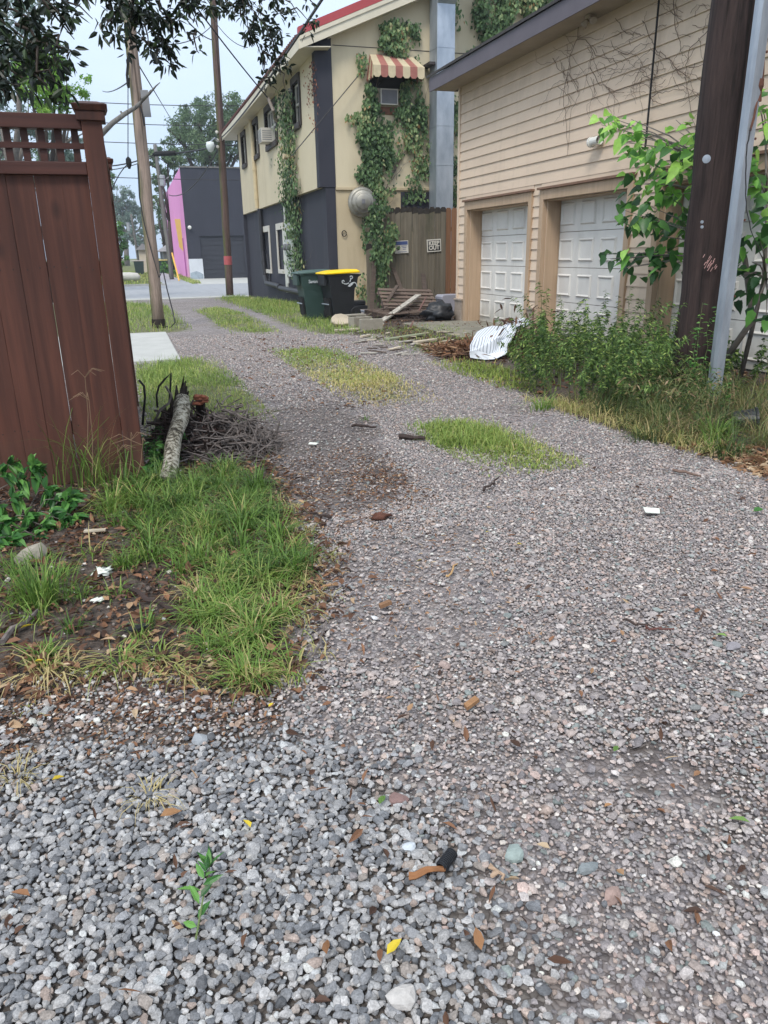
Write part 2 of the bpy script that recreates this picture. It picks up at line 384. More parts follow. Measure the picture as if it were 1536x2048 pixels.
def ground_mat():
    t = NT('ground')
    p = t.pos()
    vo = t.n('ShaderNodeTexVoronoi'); vo.inputs['Scale'].default_value = 52; t.l(p, vo.inputs['Vector'])
    vd = t.n('ShaderNodeTexVoronoi', feature='DISTANCE_TO_EDGE'); vd.inputs['Scale'].default_value = 52; t.l(p, vd.inputs['Vector'])
    sep = t.n('ShaderNodeSeparateColor'); t.l(vo.outputs['Color'], sep.inputs[0])
    stone = t.ramp(sep.outputs[0], [(0, L(96,94,97)), (.25, L(128,124,128)), (.45, L(152,144,143)), (.62, L(142,141,146)), (.8, L(168,160,158)), (.92, L(184,180,180)), (1, L(215,210,206))])
    fr = t.ramp(sep.outputs[1], [(0, L(70,68,67)), (.4, L(92,90,89)), (.8, L(112,110,108)), (1, L(140,138,136))])  # base under the fresh stone toned dark to paint shaded crevices between stones
    z = t.n('ShaderNodeSeparateColor'); t.l(t.attr('zone', 'Color'), z.inputs[0])
    stone = t.mix(z.outputs[2], stone, fr)
    gap = t.ramp(vd.outputs['Distance'], [(0, (.5, .48, .47)), (.14, (1, 1, 1))])
    stone = t.mix(1, stone, gap, 'MULTIPLY')
    big = t.ramp(t.noise(.9, 4), [(.35, (.8, .78, .77)), (.62, (1.08, 1.07, 1.08))])
    stone = t.mix(1, stone, big, 'MULTIPLY')
    dirt = t.ramp(t.noise(26, 6), [(.3, L(46,41,38)), (.52, L(80,71,65)), (.75, L(116,105,96))])
    patch = t.ramp(t.math('ADD', t.noise(1.7, 5), t.math('MULTIPLY', t.noise(30, 3), .25)), [(.62, (0, 0, 0)), (.78, (1, 1, 1))])
    grit = t.ramp(t.noise(70, 5), [(.3, L(88,80,74)), (.5, L(124,114,107)), (.72, L(158,148,140))])
    col = t.mix(t.math('ADD', t.math('MULTIPLY', patch, .35), .25), stone, grit)
    col = t.mix(z.outputs[0], col, dirt)
    gr = t.ramp(t.noise(18, 6), [(.3, L(58,62,34)), (.5, L(92,98,52)), (.7, L(132,128,76))])
    col = t.mix(z.outputs[1], col, gr)
    h = t.math('ADD', vd.outputs['Distance'], t.math('MULTIPLY', sep.outputs[2], .35))
    t.bump(h, .8, .012)
    return t.done(col, .85, 0, .25)
ground = raw('ground', np.column_stack([xf, yf, zf]), q.ravel(), np.arange(len(q))*4, np.full(len(q), 4), ground_mat(), origin=(0, 0, 0), smooth=True,
             attrs={'zone': np.column_stack([soil, grs, fresh])})
tag(ground, kind='structure')
STZ = -.42
m_asph = m_plain('asphalt', L(150,152,156), .12, 3, .85, bump=.3, bscale=90, spec=.25)
m_conc = m_plain('concrete', L(172,172,168), .1, 2.5, .85, bump=.2, bscale=80, spec=.25)
m_conc2 = m_plain('stained concrete', L(128,124,112), .28, 2.2, .85, bump=.25, bscale=60, spec=.25)
m_dark = m_plain('dark joint', L(66,66,68), .15, 4, .9)
tag(MB().box(-200, 200, 35.0, 50.2, STZ-.1, STZ+.004).build('street', m_asph), kind='structure')
tag(MB().box(-200, 200, 33.75, 34.8, STZ-.1, STZ+.03).build('pavement', m_conc), kind='structure')
tag(MB().box(-200, 200, 34.8, 35.0, STZ-.1, STZ+.008).build('road_gutter', m_dark), kind='structure')
tag(MB().box(-200, 2.2, 50.2, 50.4, STZ-.1, STZ+.12).box(16, 200, 50.2, 50.4, STZ-.1, STZ+.12).build('kerb', m_conc), kind='structure')
mb = MB(); mb.hexa([(4.2,50.2,STZ-.1),(16,50.2,STZ-.1),(16,61.6,STZ-.1),(4.6,61.6,STZ-.1),(4.2,50.2,STZ+.008),(16,50.2,STZ+.008),(16,61.6,STZ+.03),(4.6,61.6,STZ+.03)])
tag(mb.build('forecourt', m_conc), kind='structure')
mb = MB(); mb.hexa([(2.2,50.2,STZ-.1),(4.2,50.2,STZ-.1),(3.7,110,STZ-.1),(2.4,110,STZ-.1),(2.2,50.2,STZ+.006),(4.2,50.2,STZ+.006),(3.7,110,STZ+.006),(2.4,110,STZ+.006)])
tag(mb.build('far_alley_road', m_asph), kind='structure')
tag(MB().box(-5, -1.4, 10.25, 14.2, -.1, .03).box(-1.392, .54, 10.25, 14.2, -.1, .03).build('concrete_driveway', m_conc, bevel=.008), kind='structure')
tag(MB().box(4.9, 6.6, 11.1, 13.9, -.1, .018).build('garage_apron', m_conc2, bevel=.006), kind='structure')

# ------------------------------------------------------------------ gravel
def ico(sub):
    import bmesh
    bm = bmesh.new(); bmesh.ops.create_icosphere(bm, subdivisions=sub, radius=1)
    V = np.array([v.co[:] for v in bm.verts]); Fc = np.array([[v.index for v in f.verts] for f in bm.faces]); bm.free()
    return unit(V), Fc
def rock_templates(sub, k, planes=9, soft=14):
    V, Fc = ico(sub); out = []
    for i in range(k):
        n = unit(rng.normal(size=(planes, 3))); h = rng.uniform(.6, 1.0, planes)
        d = np.maximum(V@n.T, .05); r = h[None]/d
        r = np.minimum(r, 1.5); r = (np.sum(r**-soft, 1))**(-1/soft)
        out.append(V*r[:, None])
    return out, Fc
def stones(name, P, rad, col, templates, mat, flat=(.5, .9), smooth=False):
    T, Fc = templates; nv = len(T[0]); nf = len(Fc); n = len(P)
    TT = np.stack(T)[rng.integers(0, len(T), n)]
    sc = np.stack([rng.uniform(.8, 1.25, n), rng.uniform(.7, 1.05, n), rng.uniform(flat[0], flat[1], n)], 1)*rad[:, None]
    V = TT*sc[:, None]
    a = rng.uniform(0, 6.283, n); b = rng.normal(0, .3, n)
    ca, sa, cb, sb = np.cos(a), np.sin(a), np.cos(b), np.sin(b)
    y = V[..., 1]*cb[:, None] - V[..., 2]*sb[:, None]; z = V[..., 1]*sb[:, None] + V[..., 2]*cb[:, None]; x = V[..., 0]
    V = np.stack([x*ca[:, None]-y*sa[:, None], x*sa[:, None]+y*ca[:, None], z], -1) + P[:, None]
    loops = (Fc.ravel()[None] + (np.arange(n)*nv)[:, None]).ravel()
    return raw(name, V.reshape(-1, 3), loops, np.arange(n*nf)*3, np.full(n*nf, 3), mat, origin=(0, 0, 0), smooth=smooth, attrs={'Col': np.repeat(col, nv, 0)})
def palette(n, cols, w, jit=.13):
    c = np.array([L(*q) for q in cols]); w = np.array(w, float); w /= w.sum()
    return np.clip(c[rng.choice(len(c), n, p=w)]*1.2*np.array([1.05, .995, .955])*(1+rng.normal(0, jit, (n, 1))), .01, .56)
GREYS = ([(148,150,153),(130,133,138),(168,169,171),(112,116,122),(146,140,136),(184,184,183),(156,144,138),(96,99,104)], [30,27,20,15,8,4,5,6])
MIXED = ([(138,134,134),(120,117,119),(148,140,137),(146,133,129),(126,130,131),(154,151,151),(108,106,109),(162,158,155),(114,123,123),(180,176,172),(134,123,117)], [26,22,12,8,8,10,14,5,4,2,9])
def hexgrid(x0, x1, y0, y1, s, jit=.42):
    a = np.arange(x0, x1, s); b = np.arange(y0, y1, s*.87)
    A, B = np.meshgrid(a, b); A = A + (np.arange(len(b)) % 2)[:, None]*s*.5
    A = A.ravel()+rng.uniform(-jit, jit, A.size)*s; B = B.ravel()+rng.uniform(-jit, jit, B.size)*s
    return A, B
def inview(x, y, m=160):
    px, py = proj(np.column_stack([x, y, gz(y)])); return (px > -m) & (px < 1536+m) & (py < 2048+m)
def keep_out(x, y):
    k = np.zeros(len(x), bool); j = rng.normal(0, .035, (2, len(x)))
    for q in (VL, VR): k |= in_poly(x+j[0], y+j[1], q)
    for q in (VL2, VP, VB): k |= in_poly(x+j[0], y+j[1], q)
    k |= (x < -.05) & (y > 4.6); k |= (x < .58) & (y > 10.1)
    return k
mst = m_col('gravel', .82, 260, .3, .3)
tA = rock_templates(1, 18, 8, 30); tAA = rock_templates(2, 26, 7, 55); tB = rock_templates(1, 12, 7, 20); tC = ([V for V in rock_templates(1, 10, 6, 30)[0]], ico(1)[1])
Vi, Fi = ico(1); 
import bmesh as _bm
_b = _bm.new(); _bm.ops.create_icosphere(_b, subdivisions=1, radius=1); _b.free()
def small_templates(k):
    # plain 20-face chunks for the distance
    ph = (1+5**.5)/2
    V = unit(np.array([(-1,ph,0),(1,ph,0),(-1,-ph,0),(1,-ph,0),(0,-1,ph),(0,1,ph),(0,-1,-ph),(0,1,-ph),(ph,0,-1),(ph,0,1),(-ph,0,-1),(-ph,0,1)], float))
    Fc = np.array([(0,11,5),(0,5,1),(0,1,7),(0,7,10),(0,10,11),(1,5,9),(5,11,4),(11,10,2),(10,7,6),(7,1,8),(3,9,4),(3,4,2),(3,2,6),(3,6,8),(3,8,9),(4,9,5),(2,4,11),(6,2,10),(8,6,7),(9,8,1)])
    return [V*rng.uniform(.7, 1.15, (12, 1)) for _ in range(k)], Fc
tS = small_templates(16)
# fresh grey driveway stone near the viewer
x, y = hexgrid(-1.6, 2.0, .35, 3.4, .0142); k = inview(x, y, 260); x, y = x[k], y[k]
j = rng.normal(0, .1, (2, len(x))); k = in_poly(x+j[0], y+j[1], FRESH) & ~keep_out(x, y)
x, y = x[k], y[k]; thin = in_poly(x, y, DIRT2); k = ~(thin & (rng.random(len(x)) < .72)); x, y = x[k], y[k]
n = len(x); r = np.clip(rng.lognormal(math.log(.0075), .26, n), .0035, .013)
z = r*.42+rng.uniform(0, .008, n); cl_ = palette(n, *GREYS)*np.array([.745, .755, .755]); k = y < 1.75
tag(stones('fresh_gravel', np.column_stack([x, y, z])[k], r[k], cl_[k], tAA, mst, (.42, .72), False), 'fresh grey crushed stone covering the nearest ground', 'gravel', kind='stuff')
k = ~k; tag(stones('fresh_gravel', np.column_stack([x, y, z])[k], r[k], cl_[k], tA, mst, (.42, .72), False), 'fresh grey crushed stone thinning out towards the verge', 'gravel', kind='stuff')
# worn mixed gravel of the lane, close range
x, y = hexgrid(-.6, 5.2, .35, 3.6, .0126); k = inview(x, y, 420); x, y = x[k], y[k]
j = rng.normal(0, .14, (2, len(x))); k = ~in_poly(x+j[0], y+j[1], FRESH) & ~keep_out(x, y)
x, y = x[k], y[k]; thin = vnoise(x, y, 2.2, 21) + .5*vnoise(x, y, 7, 22) > .62; k = ~(thin & (rng.random(len(x)) < .6)); x, y = x[k], y[k]
n = len(x); r = np.clip(rng.lognormal(math.log(.0056), .34, n), .0022, .016)
big = rng.random(n) < .006; r[big] = rng.uniform(.012, .02, big.sum())
a = stones('lane_gravel', np.column_stack([x, y, r*.3+rng.uniform(0, .004, n)]), r, palette(n, *MIXED), tB, mst, (.3, .65), False)
tag(a, 'worn mixed grey and pinkish gravel covering the near lane', 'gravel', kind='stuff')
# middle distance
x, y = hexgrid(-.7, 7.5, 3.5, 6.6, .0155); k = inview(x, y, 160); x, y = x[k], y[k]
k = ~keep_out(x, y); x, y = x[k], y[k]
thin = (vnoise(x, y, 2.2, 23) + .4*vnoise(x, y, 7, 24) > .7) | in_poly(x, y, DIRT) | in_poly(x, y, M3); k = ~(thin & (rng.random(len(x)) < .72)); x, y = x[k], y[k]
n = len(x); r = np.clip(rng.lognormal(math.log(.0068), .3, n), .003, .017)
tag(stones('lane_gravel', np.column_stack([x, y, r*.3+rng.uniform(0, .003, n)]), r, palette(n, *MIXED), tS, mst, (.35, .7)), 'worn gravel around the grass tuft in the middle of the lane', 'gravel', kind='stuff')
x, y = hexgrid(-.4, 7.5, 6.6, 13.5, .026); k = inview(x, y, 60); x, y = x[k], y[k]
k = ~keep_out(x, y); x, y = x[k], y[k]
thin = (vnoise(x, y, 2.2, 25) > .5) | in_poly(x, y, M2); k = ~(thin & (rng.random(len(x)) < .7)); x, y = x[k], y[k]
n = len(x); r = np.clip(rng.lognormal(math.log(.0095), .25, n), .005, .018)
tag(stones('lane_gravel', np.column_stack([x, y, r*.25+rng.uniform(0, .003, n)]), r, palette(n, *MIXED), tS, mst, (.35, .7)), 'worn gravel of the two wheel tracks further up the lane', 'gravel', kind='stuff')
# ------------------------------------------------------------------ the clapboard garage (wall plane X = 6.15)
GW = 6.15; GY1 = 14.17; GY0 = 1.0; GZT = 4.17
def side_mat():
    t = NT('cream clapboard'); c = L(209,188,166)
    col = t.ramp(t.noise(1.3, 6, t.pos((1, .5, 2.5)), .65), [(.3, tuple(np.array(c)*.9)), (.55, c), (.75, tuple(np.array(c)*1.05))])
    st = t.ramp(t.noise(1, 6, t.pos((3, 5, .5)), .7), [(.55, (0, 0, 0)), (.8, (1, 1, 1))])
    col = t.mix(t.math('MULTIPLY', st, .3), col, L(150,134,114))
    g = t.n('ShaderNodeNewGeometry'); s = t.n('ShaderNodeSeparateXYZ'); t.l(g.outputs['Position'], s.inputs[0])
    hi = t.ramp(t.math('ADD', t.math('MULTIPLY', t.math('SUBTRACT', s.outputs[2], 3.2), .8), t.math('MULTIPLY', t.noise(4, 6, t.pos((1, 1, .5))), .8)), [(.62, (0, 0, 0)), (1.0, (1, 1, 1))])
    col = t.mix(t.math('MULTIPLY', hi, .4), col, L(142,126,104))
    t.bump(t.noise(40, 4), .12, .004); return t.done(col, .6, 0, .3)
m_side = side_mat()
m_trimw = m_wood('tan door trim', L(168,144,118), L(190,164,138), 2, 26, .6, .2)
m_purple = m_plain('mauve fascia', L(94,88,95), .12, 2.5, .6, bump=.1)
m_shingle = m_plain('asphalt shingle', L(62,60,60), .3, 22, .9, bump=.5, bscale=90)
m_soffit = m_plain('soffit', L(150,138,122), .12, 3, .7)
def door_mat():
    t = NT('white garage door'); p = t.pos((1, 1, .6))
    col = t.ramp(t.noise(1.6, 5, p), [(.3, L(200,197,192)), (.6, L(214,211,205))])
    zz = t.n('ShaderNodeSeparateXYZ'); g = t.n('ShaderNodeNewGeometry'); t.l(g.outputs['Position'], zz.inputs[0])
    low = t.ramp(t.math('ADD', zz.outputs[2], t.math('MULTIPLY', t.noise(9, 5), .5)), [(.3, (1, 1, 1)), (.75, (0, 0, 0))])
    col = t.mix(t.math('MULTIPLY', low, .5), col, L(140,132,112))
    sm = t.ramp(t.noise(3.2, 6, t.pos((1, 1.4, .5)), .7), [(.54, (0, 0, 0)), (.7, (1, 1, 1))])
    col = t.mix(t.math('MULTIPLY', sm, .22), col, L(150,146,136)); t.bump(t.noise(5, 3), .12, .02)
    return t.done(col, .45)
m_door = door_mat()
m_black = m_plain('black rubber', L(28,28,30), .15, 8, .8)
m_block = m_plain('weathered block', L(150,136,122), .22, 9, .9, bump=.4)
m_white = m_plain('white plastic', L(216,214,206), .05, 6, .4)
gar = thing('garage', 'cream clapboard garage with white panelled roller doors and a mauve eave', 'garage', (GW, 9, 0))
doors = [(11.36, 13.70), (8.78, 10.89), (5.75, 8.10), (2.4, 4.9)]
HZ = 2.01
mb = MB()
PITCH = .1565; EXP = .02
def course(y0, y1, z):
    zt = min(z+PITCH, GZT); k = GW
    mb.hexa([(k-EXP,y0,z),(k-EXP,y1,z),(k+.03,y1,z),(k+.03,y0,z),(k-.002,y0,zt),(k-.002,y1,zt),(k+.03,y1,zt),(k+.03,y0,zt)])
spans = []; e = GY1-.06
for (a, b) in doors:
    spans.append((b+.11, e)); e = a-.11
spans.append((GY0, e))
z = .42 - .0
row = 0
z = .21
while z < GZT-.02:
    if z + PITCH < 2.18:
        for (a, b) in spans:
            if b > a: course(a, b, z)
    elif z > 2.17-.001:
        course(GY0, GY1-.06, z)
    else:
        for (a, b) in spans: course(a, b, z)
        for (a, b) in doors: mb.box(GW-.014, GW+.03, a-.1102, b+.1102, HZ+.139, z+PITCH)
    z += PITCH
mb.box(GW-.03, GW+.03, GY1-.06, GY1+.02, .3, GZT)                    # corner board
# end wall towards the lane's far end and the plain shell behind the boards
z = .21
while z < GZT-.02:
    zt = min(z+PITCH, GZT)
    mb.hexa([(GW+.04,GY1+EXP,z),(GW+.04,GY1-.03,z),(13,GY1-.03,z),(13,GY1+EXP,z),(GW+.04,GY1+.002,zt),(GW+.04,GY1-.03,zt),(13,GY1-.03,zt),(13,GY1+.002,zt)])
    z += PITCH
mb.extrude([(GW+.045, 0), (13, 0), (13, GZT), (9.6, 6.0), (GW+.045, GZT)], 1, GY1-.06, GY1-.032)
for (a, b) in spans: mb.box(GW+.032, GW+.4, max(a-.12, GY0), min(b+.12, GY1-.07), 0, 2.3)
mb.box(GW+.032, GW+.4, GY0, GY1-.07, 2.3, GZT)
mb.box(12.8, 12.99, GY0, GY1-.07, 0, GZT)
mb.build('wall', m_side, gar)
# roof, fascia
EO = .45
mb = MB(); r0_ = (GW-EO-.05, 4.34); rid = (9.6, 6.25)
mb.extrude([r0_, (rid[0], rid[1]), (13.6, 4.3), (13.6, 4.22), (rid[0], rid[1]-.08), (r0_[0], r0_[1]-.04)], 1, GY0-.4, GY1+.42)
roof = mb.build('roof', m_shingle, gar)
MB().box(GW-EO-.02, GW-EO, GY0-.38, GY1+.36, 4.07, 4.295).build('fascia', m_purple, roof)
MB().extrude([(GW-EO, 4.1), (GW-EO, 4.27), (GW+.2, 4.60), (rid[0], rid[1]-.1), (rid[0], rid[1]-.3), (GW+.2, 4.4), (GW+.1, 4.1)], 1, GY1+.345, GY1+.37).build('rake_board', m_purple, roof)
MB().box(GW-EO+.002, GW+.02, GY0-.38, GY1+.34, 4.1, 4.125).build('soffit', m_soffit, roof)
# doors
def garage_door(y0, y1):
    x = GW+.27; mb = MB(); nc = 4; nr = 4; h = HZ+.04; ph = h/nr; pw = (y1-y0+.1)/nc; Y0 = y0-.05
    for r in range(nr):
        za = r*ph + .012
        mb.box(x, x+.04, Y0, y1+.05, za, za+ph-.008)
        for c in range(nc):
            a = Y0+c*pw+.085; b = Y0+(c+1)*pw-.085; lo = za+.085; hi = za+ph-.1
            # moulded rim round a raised field
            def fr(i, xx): return [(xx,a+i,lo+i),(xx,b-i,lo+i),(xx,b-i,hi-i),(xx,a+i,hi-i)]
            A = fr(0, x-.001); B = fr(.022, x-.024); Cc = fr(.045, x-.006); D = fr(.05, x-.006)
            vs = A+B+Cc+D; fs = []
            for k in range(3):
                for q in range(4): fs.append((k*4+q, k*4+(q+1) % 4, (k+1)*4+(q+1) % 4, (k+1)*4+q))
            fs.append((12, 13, 14, 15)); mb.add(vs, fs)
    d = mb.build('garage_door', m_door, gar)
    MB().box(x-.012, x+.03, Y0, y1+.05, -.02, .012).build('door_seal', m_black, d)
def door_trim(y0, y1):
    mb = MB(); x0, x1 = GW-.045, GW+.265
    mb.box(x0, GW+.031, y1+.001, y1+.11, 0, HZ+.14); mb.box(x0, GW+.031, y0-.11, y0-.001, 0, HZ+.14)
    mb.box(x0, GW+.031, y0-.001, y1+.001, HZ, HZ+.14)
    mb.box(GW+.033, x1, y1-.02, y1, 0, HZ); mb.box(GW+.033, x1, y0, y0+.02, 0, HZ); mb.box(GW+.033, x1, y0+.02, y1-.02, HZ-.02, HZ)
    t = mb.build('door_trim', m_trimw, gar, bevel=.004)
    MB().box(GW-.085, GW+.01, y0-.14, y1+.14, HZ+.141, HZ+.175).build('drip_cap', m_plain_cap, t, bevel=.004)
m_plain_cap = m_plain('brown drip cap', L(120,92,74), .2, 6, .7)
for (a, b) in doors:
    garage_door(a, b); door_trim(a, b)
for (a, b) in ((GY1-.33, GY1+.02), (10.905+.12, 11.22)):
    mb = MB().box(GW-.06, GW+.029, a, b, 0, .2+.0)
    mb.box(GW-.075, GW+.029, a-.02, b+.02, .385, .42); mb.box(GW-.055, GW+.0285, a+.005, b-.005, .2, .385)
    mb.build('base_block', m_block, gar, bevel=.006)
pv = onX(1205, 282, GW)
mb = MB().tube([(GW+.02, pv[1]-.02, pv[2]), (GW-.09, pv[1]+.0, pv[2]+.0)], .05, 14)
mb.tube([(GW-.10, pv[1]-.09, pv[2]), (GW-.10, pv[1]+.06, pv[2]), (GW-.10, pv[1]+.10, pv[2]-.005)], .055, 16, cap=False)
mb.lathe([(0, .055), (.0, .066), (.03, .066), (.03, .055)], (GW-.10, pv[1]+.09, pv[2]-.005), (0, 1, 0), 16)
mb.build('vent_pipe', m_white, gar, smooth=False)
fl = onX(1182, 22, GW-.18)
f = MB().box(fl[0]-.05, fl[0]+.05, fl[1]-.06, fl[1]+.06, 4.06, 4.098).build('floodlight', m_soffit, gar)
for s in (-1, 1):
    MB().lathe([(0, .025), (.02, .03), (.07, .045), (.08, .045)], (fl[0], fl[1]+s*.05, 4.05), (-.35, s*.75, -.55), 12).build('lamp_head', m_soffit, f)

# dry vines on the boards, each run a thin climbing stem
m_dry = m_plain('dry vine stem', L(92,76,66), .25, 20, .9)
def wall_vine(name, label, paths, plane, mat, rad=.006, cat='vine', jit=.012, sub=4):
    mb = MB()
    for p in paths:
        pts = [plane(*q) for q in p]; out = []
        for a, b in zip(pts[:-1], pts[1:]):
            for s in range(sub):
                t = s/sub; v = np.array(a)*(1-t)+np.array(b)*t; out.append(v + rng.normal(0, jit, 3)*np.array([.15, 1, 1]))
        out.append(np.array(pts[-1])); n = len(out)
        mb.tube(out, [rad*(1-.55*i/n) for i in range(n)], 5)
    o = mb.build(name, mat); tag(o, label, cat); return o
pl = lambda x, y: onX(x, y, GW-.035)
wall_vine('dead_vine', 'bare brown vine climbing the clapboards above the middle garage door', [
    [(1160,20),(1155,75),(1140,110),(1136,145),(1155,175),(1158,190),(1142,220),(1136,300)],
    [(1155,78),(1175,82),(1192,108),(1220,118),(1235,130),(1225,150),(1210,172)],
    [(1105,118),(1118,140),(1140,152),(1156,185)], [(1136,145),(1125,190),(1132,232),(1135,310)],
    [(1180,135),(1200,170),(1228,182),(1272,170),(1290,165)], [(1232,35),(1240,55),(1258,68),(1280,68)],
    [(1285,40),(1300,75),(1312,98),(1330,110),(1345,130),(1358,150),(1370,145)], [(1235,105),(1255,108),(1275,92),(1305,84)]], pl, m_dry, .0042, jit=.008)
wall_vine('dead_vine', 'bare brown vine climbing the clapboards beside the big dark pole', [
    [(1430,30),(1410,70),(1378,100),(1372,130),(1371,155),(1378,200),(1385,235),(1390,260)],
    [(1345,0),(1352,60),(1360,85),(1362,105),(1376,118)], [(1372,155),(1340,125),(1320,112),(1300,95)],
    [(1300,195),(1318,185),(1345,180),(1370,178)], [(1298,190),(1310,205),(1330,210)], [(1378,135),(1400,132),(1425,128)]], pl, m_dry, .0045, jit=.008)
for k_, lab_ in ((0, 'fine web of dead creeper twigs under the mauve eave'), (1, 'fine web of dead creeper twigs left of the dark pole')):
    ps_ = []
    for i_ in range(44):
        x_, y_ = (rng.uniform(1110, 1300), rng.uniform(60, 190)) if k_ == 0 else (rng.uniform(1280, 1425), rng.uniform(10, 200)); p_ = [(x_, y_)]; a_ = rng.uniform(0, 6.28)
        for s_ in range(rng.integers(3, 7)): a_ += rng.normal(0, .5); x_ += 13*math.cos(a_); y_ += 13*math.sin(a_)+3; p_.append((x_, y_))
        ps_.append(p_)
    wall_vine('dead_vine', lab_, ps_, pl, m_dry, .0028, jit=.006, sub=3)
o = MB().tube([onX(1318, 0, GW-.06)]+[onX(1318-28*t, 300*t, GW-.06) for t in (.25, .5, .75, 1.0)], .012, 6).build('service_cable', m_black)
tag(o, 'thin black cable running down the clapboard garage wall to the sapling', 'cable')
# ------------------------------------------------------------------ the cream and charcoal two storey building (gable plane Y = 19.9)
BY = 19.9; UX = 4.87; LX = 5.0; FY = 33.5; MZ = 2.87; EZ = 5.95; BX1 = 15.2; RX = 10.05; RZ = EZ + (RX-4.5)*.425
def stain_mat(name, c, dirty, amt=.4):
    t = NT(name); n = t.noise(1.1, 6, t.pos((1.6, 1.6, .35)))
    col = t.ramp(t.noise(.8, 4), [(.3, tuple(np.array(c)*.93)), (.7, c)])
    col = t.mix(t.math('MULTIPLY', t.ramp(n, [(.5, (0,0,0)), (.78, (1,1,1))]), amt), col, dirty)
    t.bump(t.noise(70, 4), .25, .006); return t.done(col, .75, 0, .3)
m_cream = stain_mat('cream stucco', L(206,194,166), L(150,132,100), .3)
m_creamd = stain_mat('aged cream stucco', L(192,176,146), L(122,106,82), .55)
m_char = stain_mat('charcoal paint', L(54,55,64), L(84,84,90), .35)
m_red = m_plain('red metal roof', L(168,70,74), .1, 2, .45, bump=.05)
m_tile = m_plain('dark roof tile', L(92,60,56), .25, 9, .85)
m_fasc = m_plain('pale fascia', L(206,198,178), .08, 2, .6)
m_frame = m_plain('dark window frame', L(62,56,54), .15, 6, .6)
m_glass = NT('window glass').done(L(96,100,104), .12, 0, .6)
m_wht = m_plain('white frame', L(198,194,184), .06, 5, .55)
m_galv = NT('galvanised duct')
_c = m_galv.ramp(m_galv.noise(2.2, 5, m_galv.pos((2, 2, .8))), [(.3, L(150,160,172)), (.7, L(184,192,202))])
m_galv = m_galv.done(_c, .42, .55, .5)
m_pipec = m_plain('cream pipe', L(198,182,148), .1, 5, .5); m_pipek = m_plain('black pipe', L(44,44,48), .1, 5, .45)
bld = thing('two_storey_building', 'cream and charcoal two storey building with a red roof and ivy on its gable', 'building', (LX, BY, 0))
# upper storey (overhangs a little), lower storey, gable
wins = [((579,154),(600.5,245)), ((526,215),(555.7,311)), ((502,236),(517,305)), ((479,261),(492.4,322.6))]
WY = []
for i, (p, q) in enumerate(wins):
    a = onX(*p, UX-.05); b = onX(*q, UX-.05); t = .1
    WY.append((b[1]+t, a[1]-t, 4.62, 5.6))
def wall_with_holes(mb, x0, x1, y0, y1, z0, z1, holes):
    ys = sorted([y0, y1]+[h[0] for h in holes]+[h[1] for h in holes]); zs = sorted(set([z0, z1]+[h[2] for h in holes]+[h[3] for h in holes]))
    for a, b in zip(ys[:-1], ys[1:]):
        for c, d in zip(zs[:-1], zs[1:]):
            my, mz = (a+b)/2, (c+d)/2
            if any(h[0] < my < h[1] and h[2] < mz < h[3] for h in holes): continue
            mb.box(x0, x1, a, b, c, d)
mb = MB(); wall_with_holes(mb, UX, UX+.25, BY+.28, FY, MZ, EZ+.2, WY)
mb.build('upper_wall', m_cream, bld)
MB().box(UX-.004, UX+.25, FY-.0, FY+.12, -.6, EZ).build('end_strip', m_char, bld)
LW = []
for p in (((522,454),(536,451),(529.6,545.6)), ((550,448),(564,445),(557.7,546.7))):
    a = onX(*p[0], LX-.05); b = onX(*p[1], LX-.05); c = onX(*p[2], LX-.05); LW.append((b[1], a[1], c[2], a[2]))
mb = MB(); wall_with_holes(mb, LX, LX+.25, BY+.0, FY, -.7, MZ-.002, [(a+.13, b-.13, c+.13, d-.2) for a, b, c, d in LW])
mb.build('lower_wall', m_char, bld)
for (a, b, c, d) in LW:
    mb = MB(); mb.box(LX-.04, LX+.03, a, a+.13, c, d).box(LX-.04, LX+.03, b-.13, b, c, d).box(LX-.042, LX+.03, a+.13, b-.13, d-.2, d).box(LX-.06, LX+.03, a+.13, b-.13, c, c+.13)
    w = mb.build('window', m_wht, bld, bevel=.006)
    MB().box(LX+.05, LX+.08, a+.13, b-.13, c+.13, d-.2).build('boarded_pane', m_char, w)
# gable wall: upper cream, lower aged cream
mb = MB(); mb.extrude([(UX+.39, MZ), (BX1, MZ), (BX1, EZ), (RX, RZ-.12), (UX+.39, EZ+.27)], 1, BY, BY+.25); mb.build('gable_wall', m_cream, bld)
MB().extrude([(UX-.02, MZ), (UX+.389, MZ), (UX+.389, EZ+.25), (UX-.02, EZ+.09)], 1, BY-.02, BY+.28).build('corner_panel', m_char, bld)
MB().box(LX+.02, BX1, BY+.02, BY+.27, -.5, MZ-.002).build('gable_base_wall', m_creamd, bld)
MB().box(UX+.39, BX1, BY-.03, BY+.02, MZ-.06, MZ-.002).build('belt_ledge', m_creamd, bld)
MB().box(LX+.021, 6.1, BY-.06, BY+.02, -.2, .16).build('plinth', m_creamd, bld)
MB().box(5.3, BX1, BY-.008, BY-.0, 5.985, 6.0).build('panel_joint', m_frame, bld)
MB().box(7.0, 7.9, BY-.0, BY+.019, 1.9, MZ-.1).build('charcoal_panel', m_char, bld)
MB().box(BX1-.25, BX1-.002, BY+.28, FY, -.7, EZ).box(LX+.25, BX1-.25, FY-.25, FY-.002, -.7, EZ).build('far_wall', m_creamd, bld)
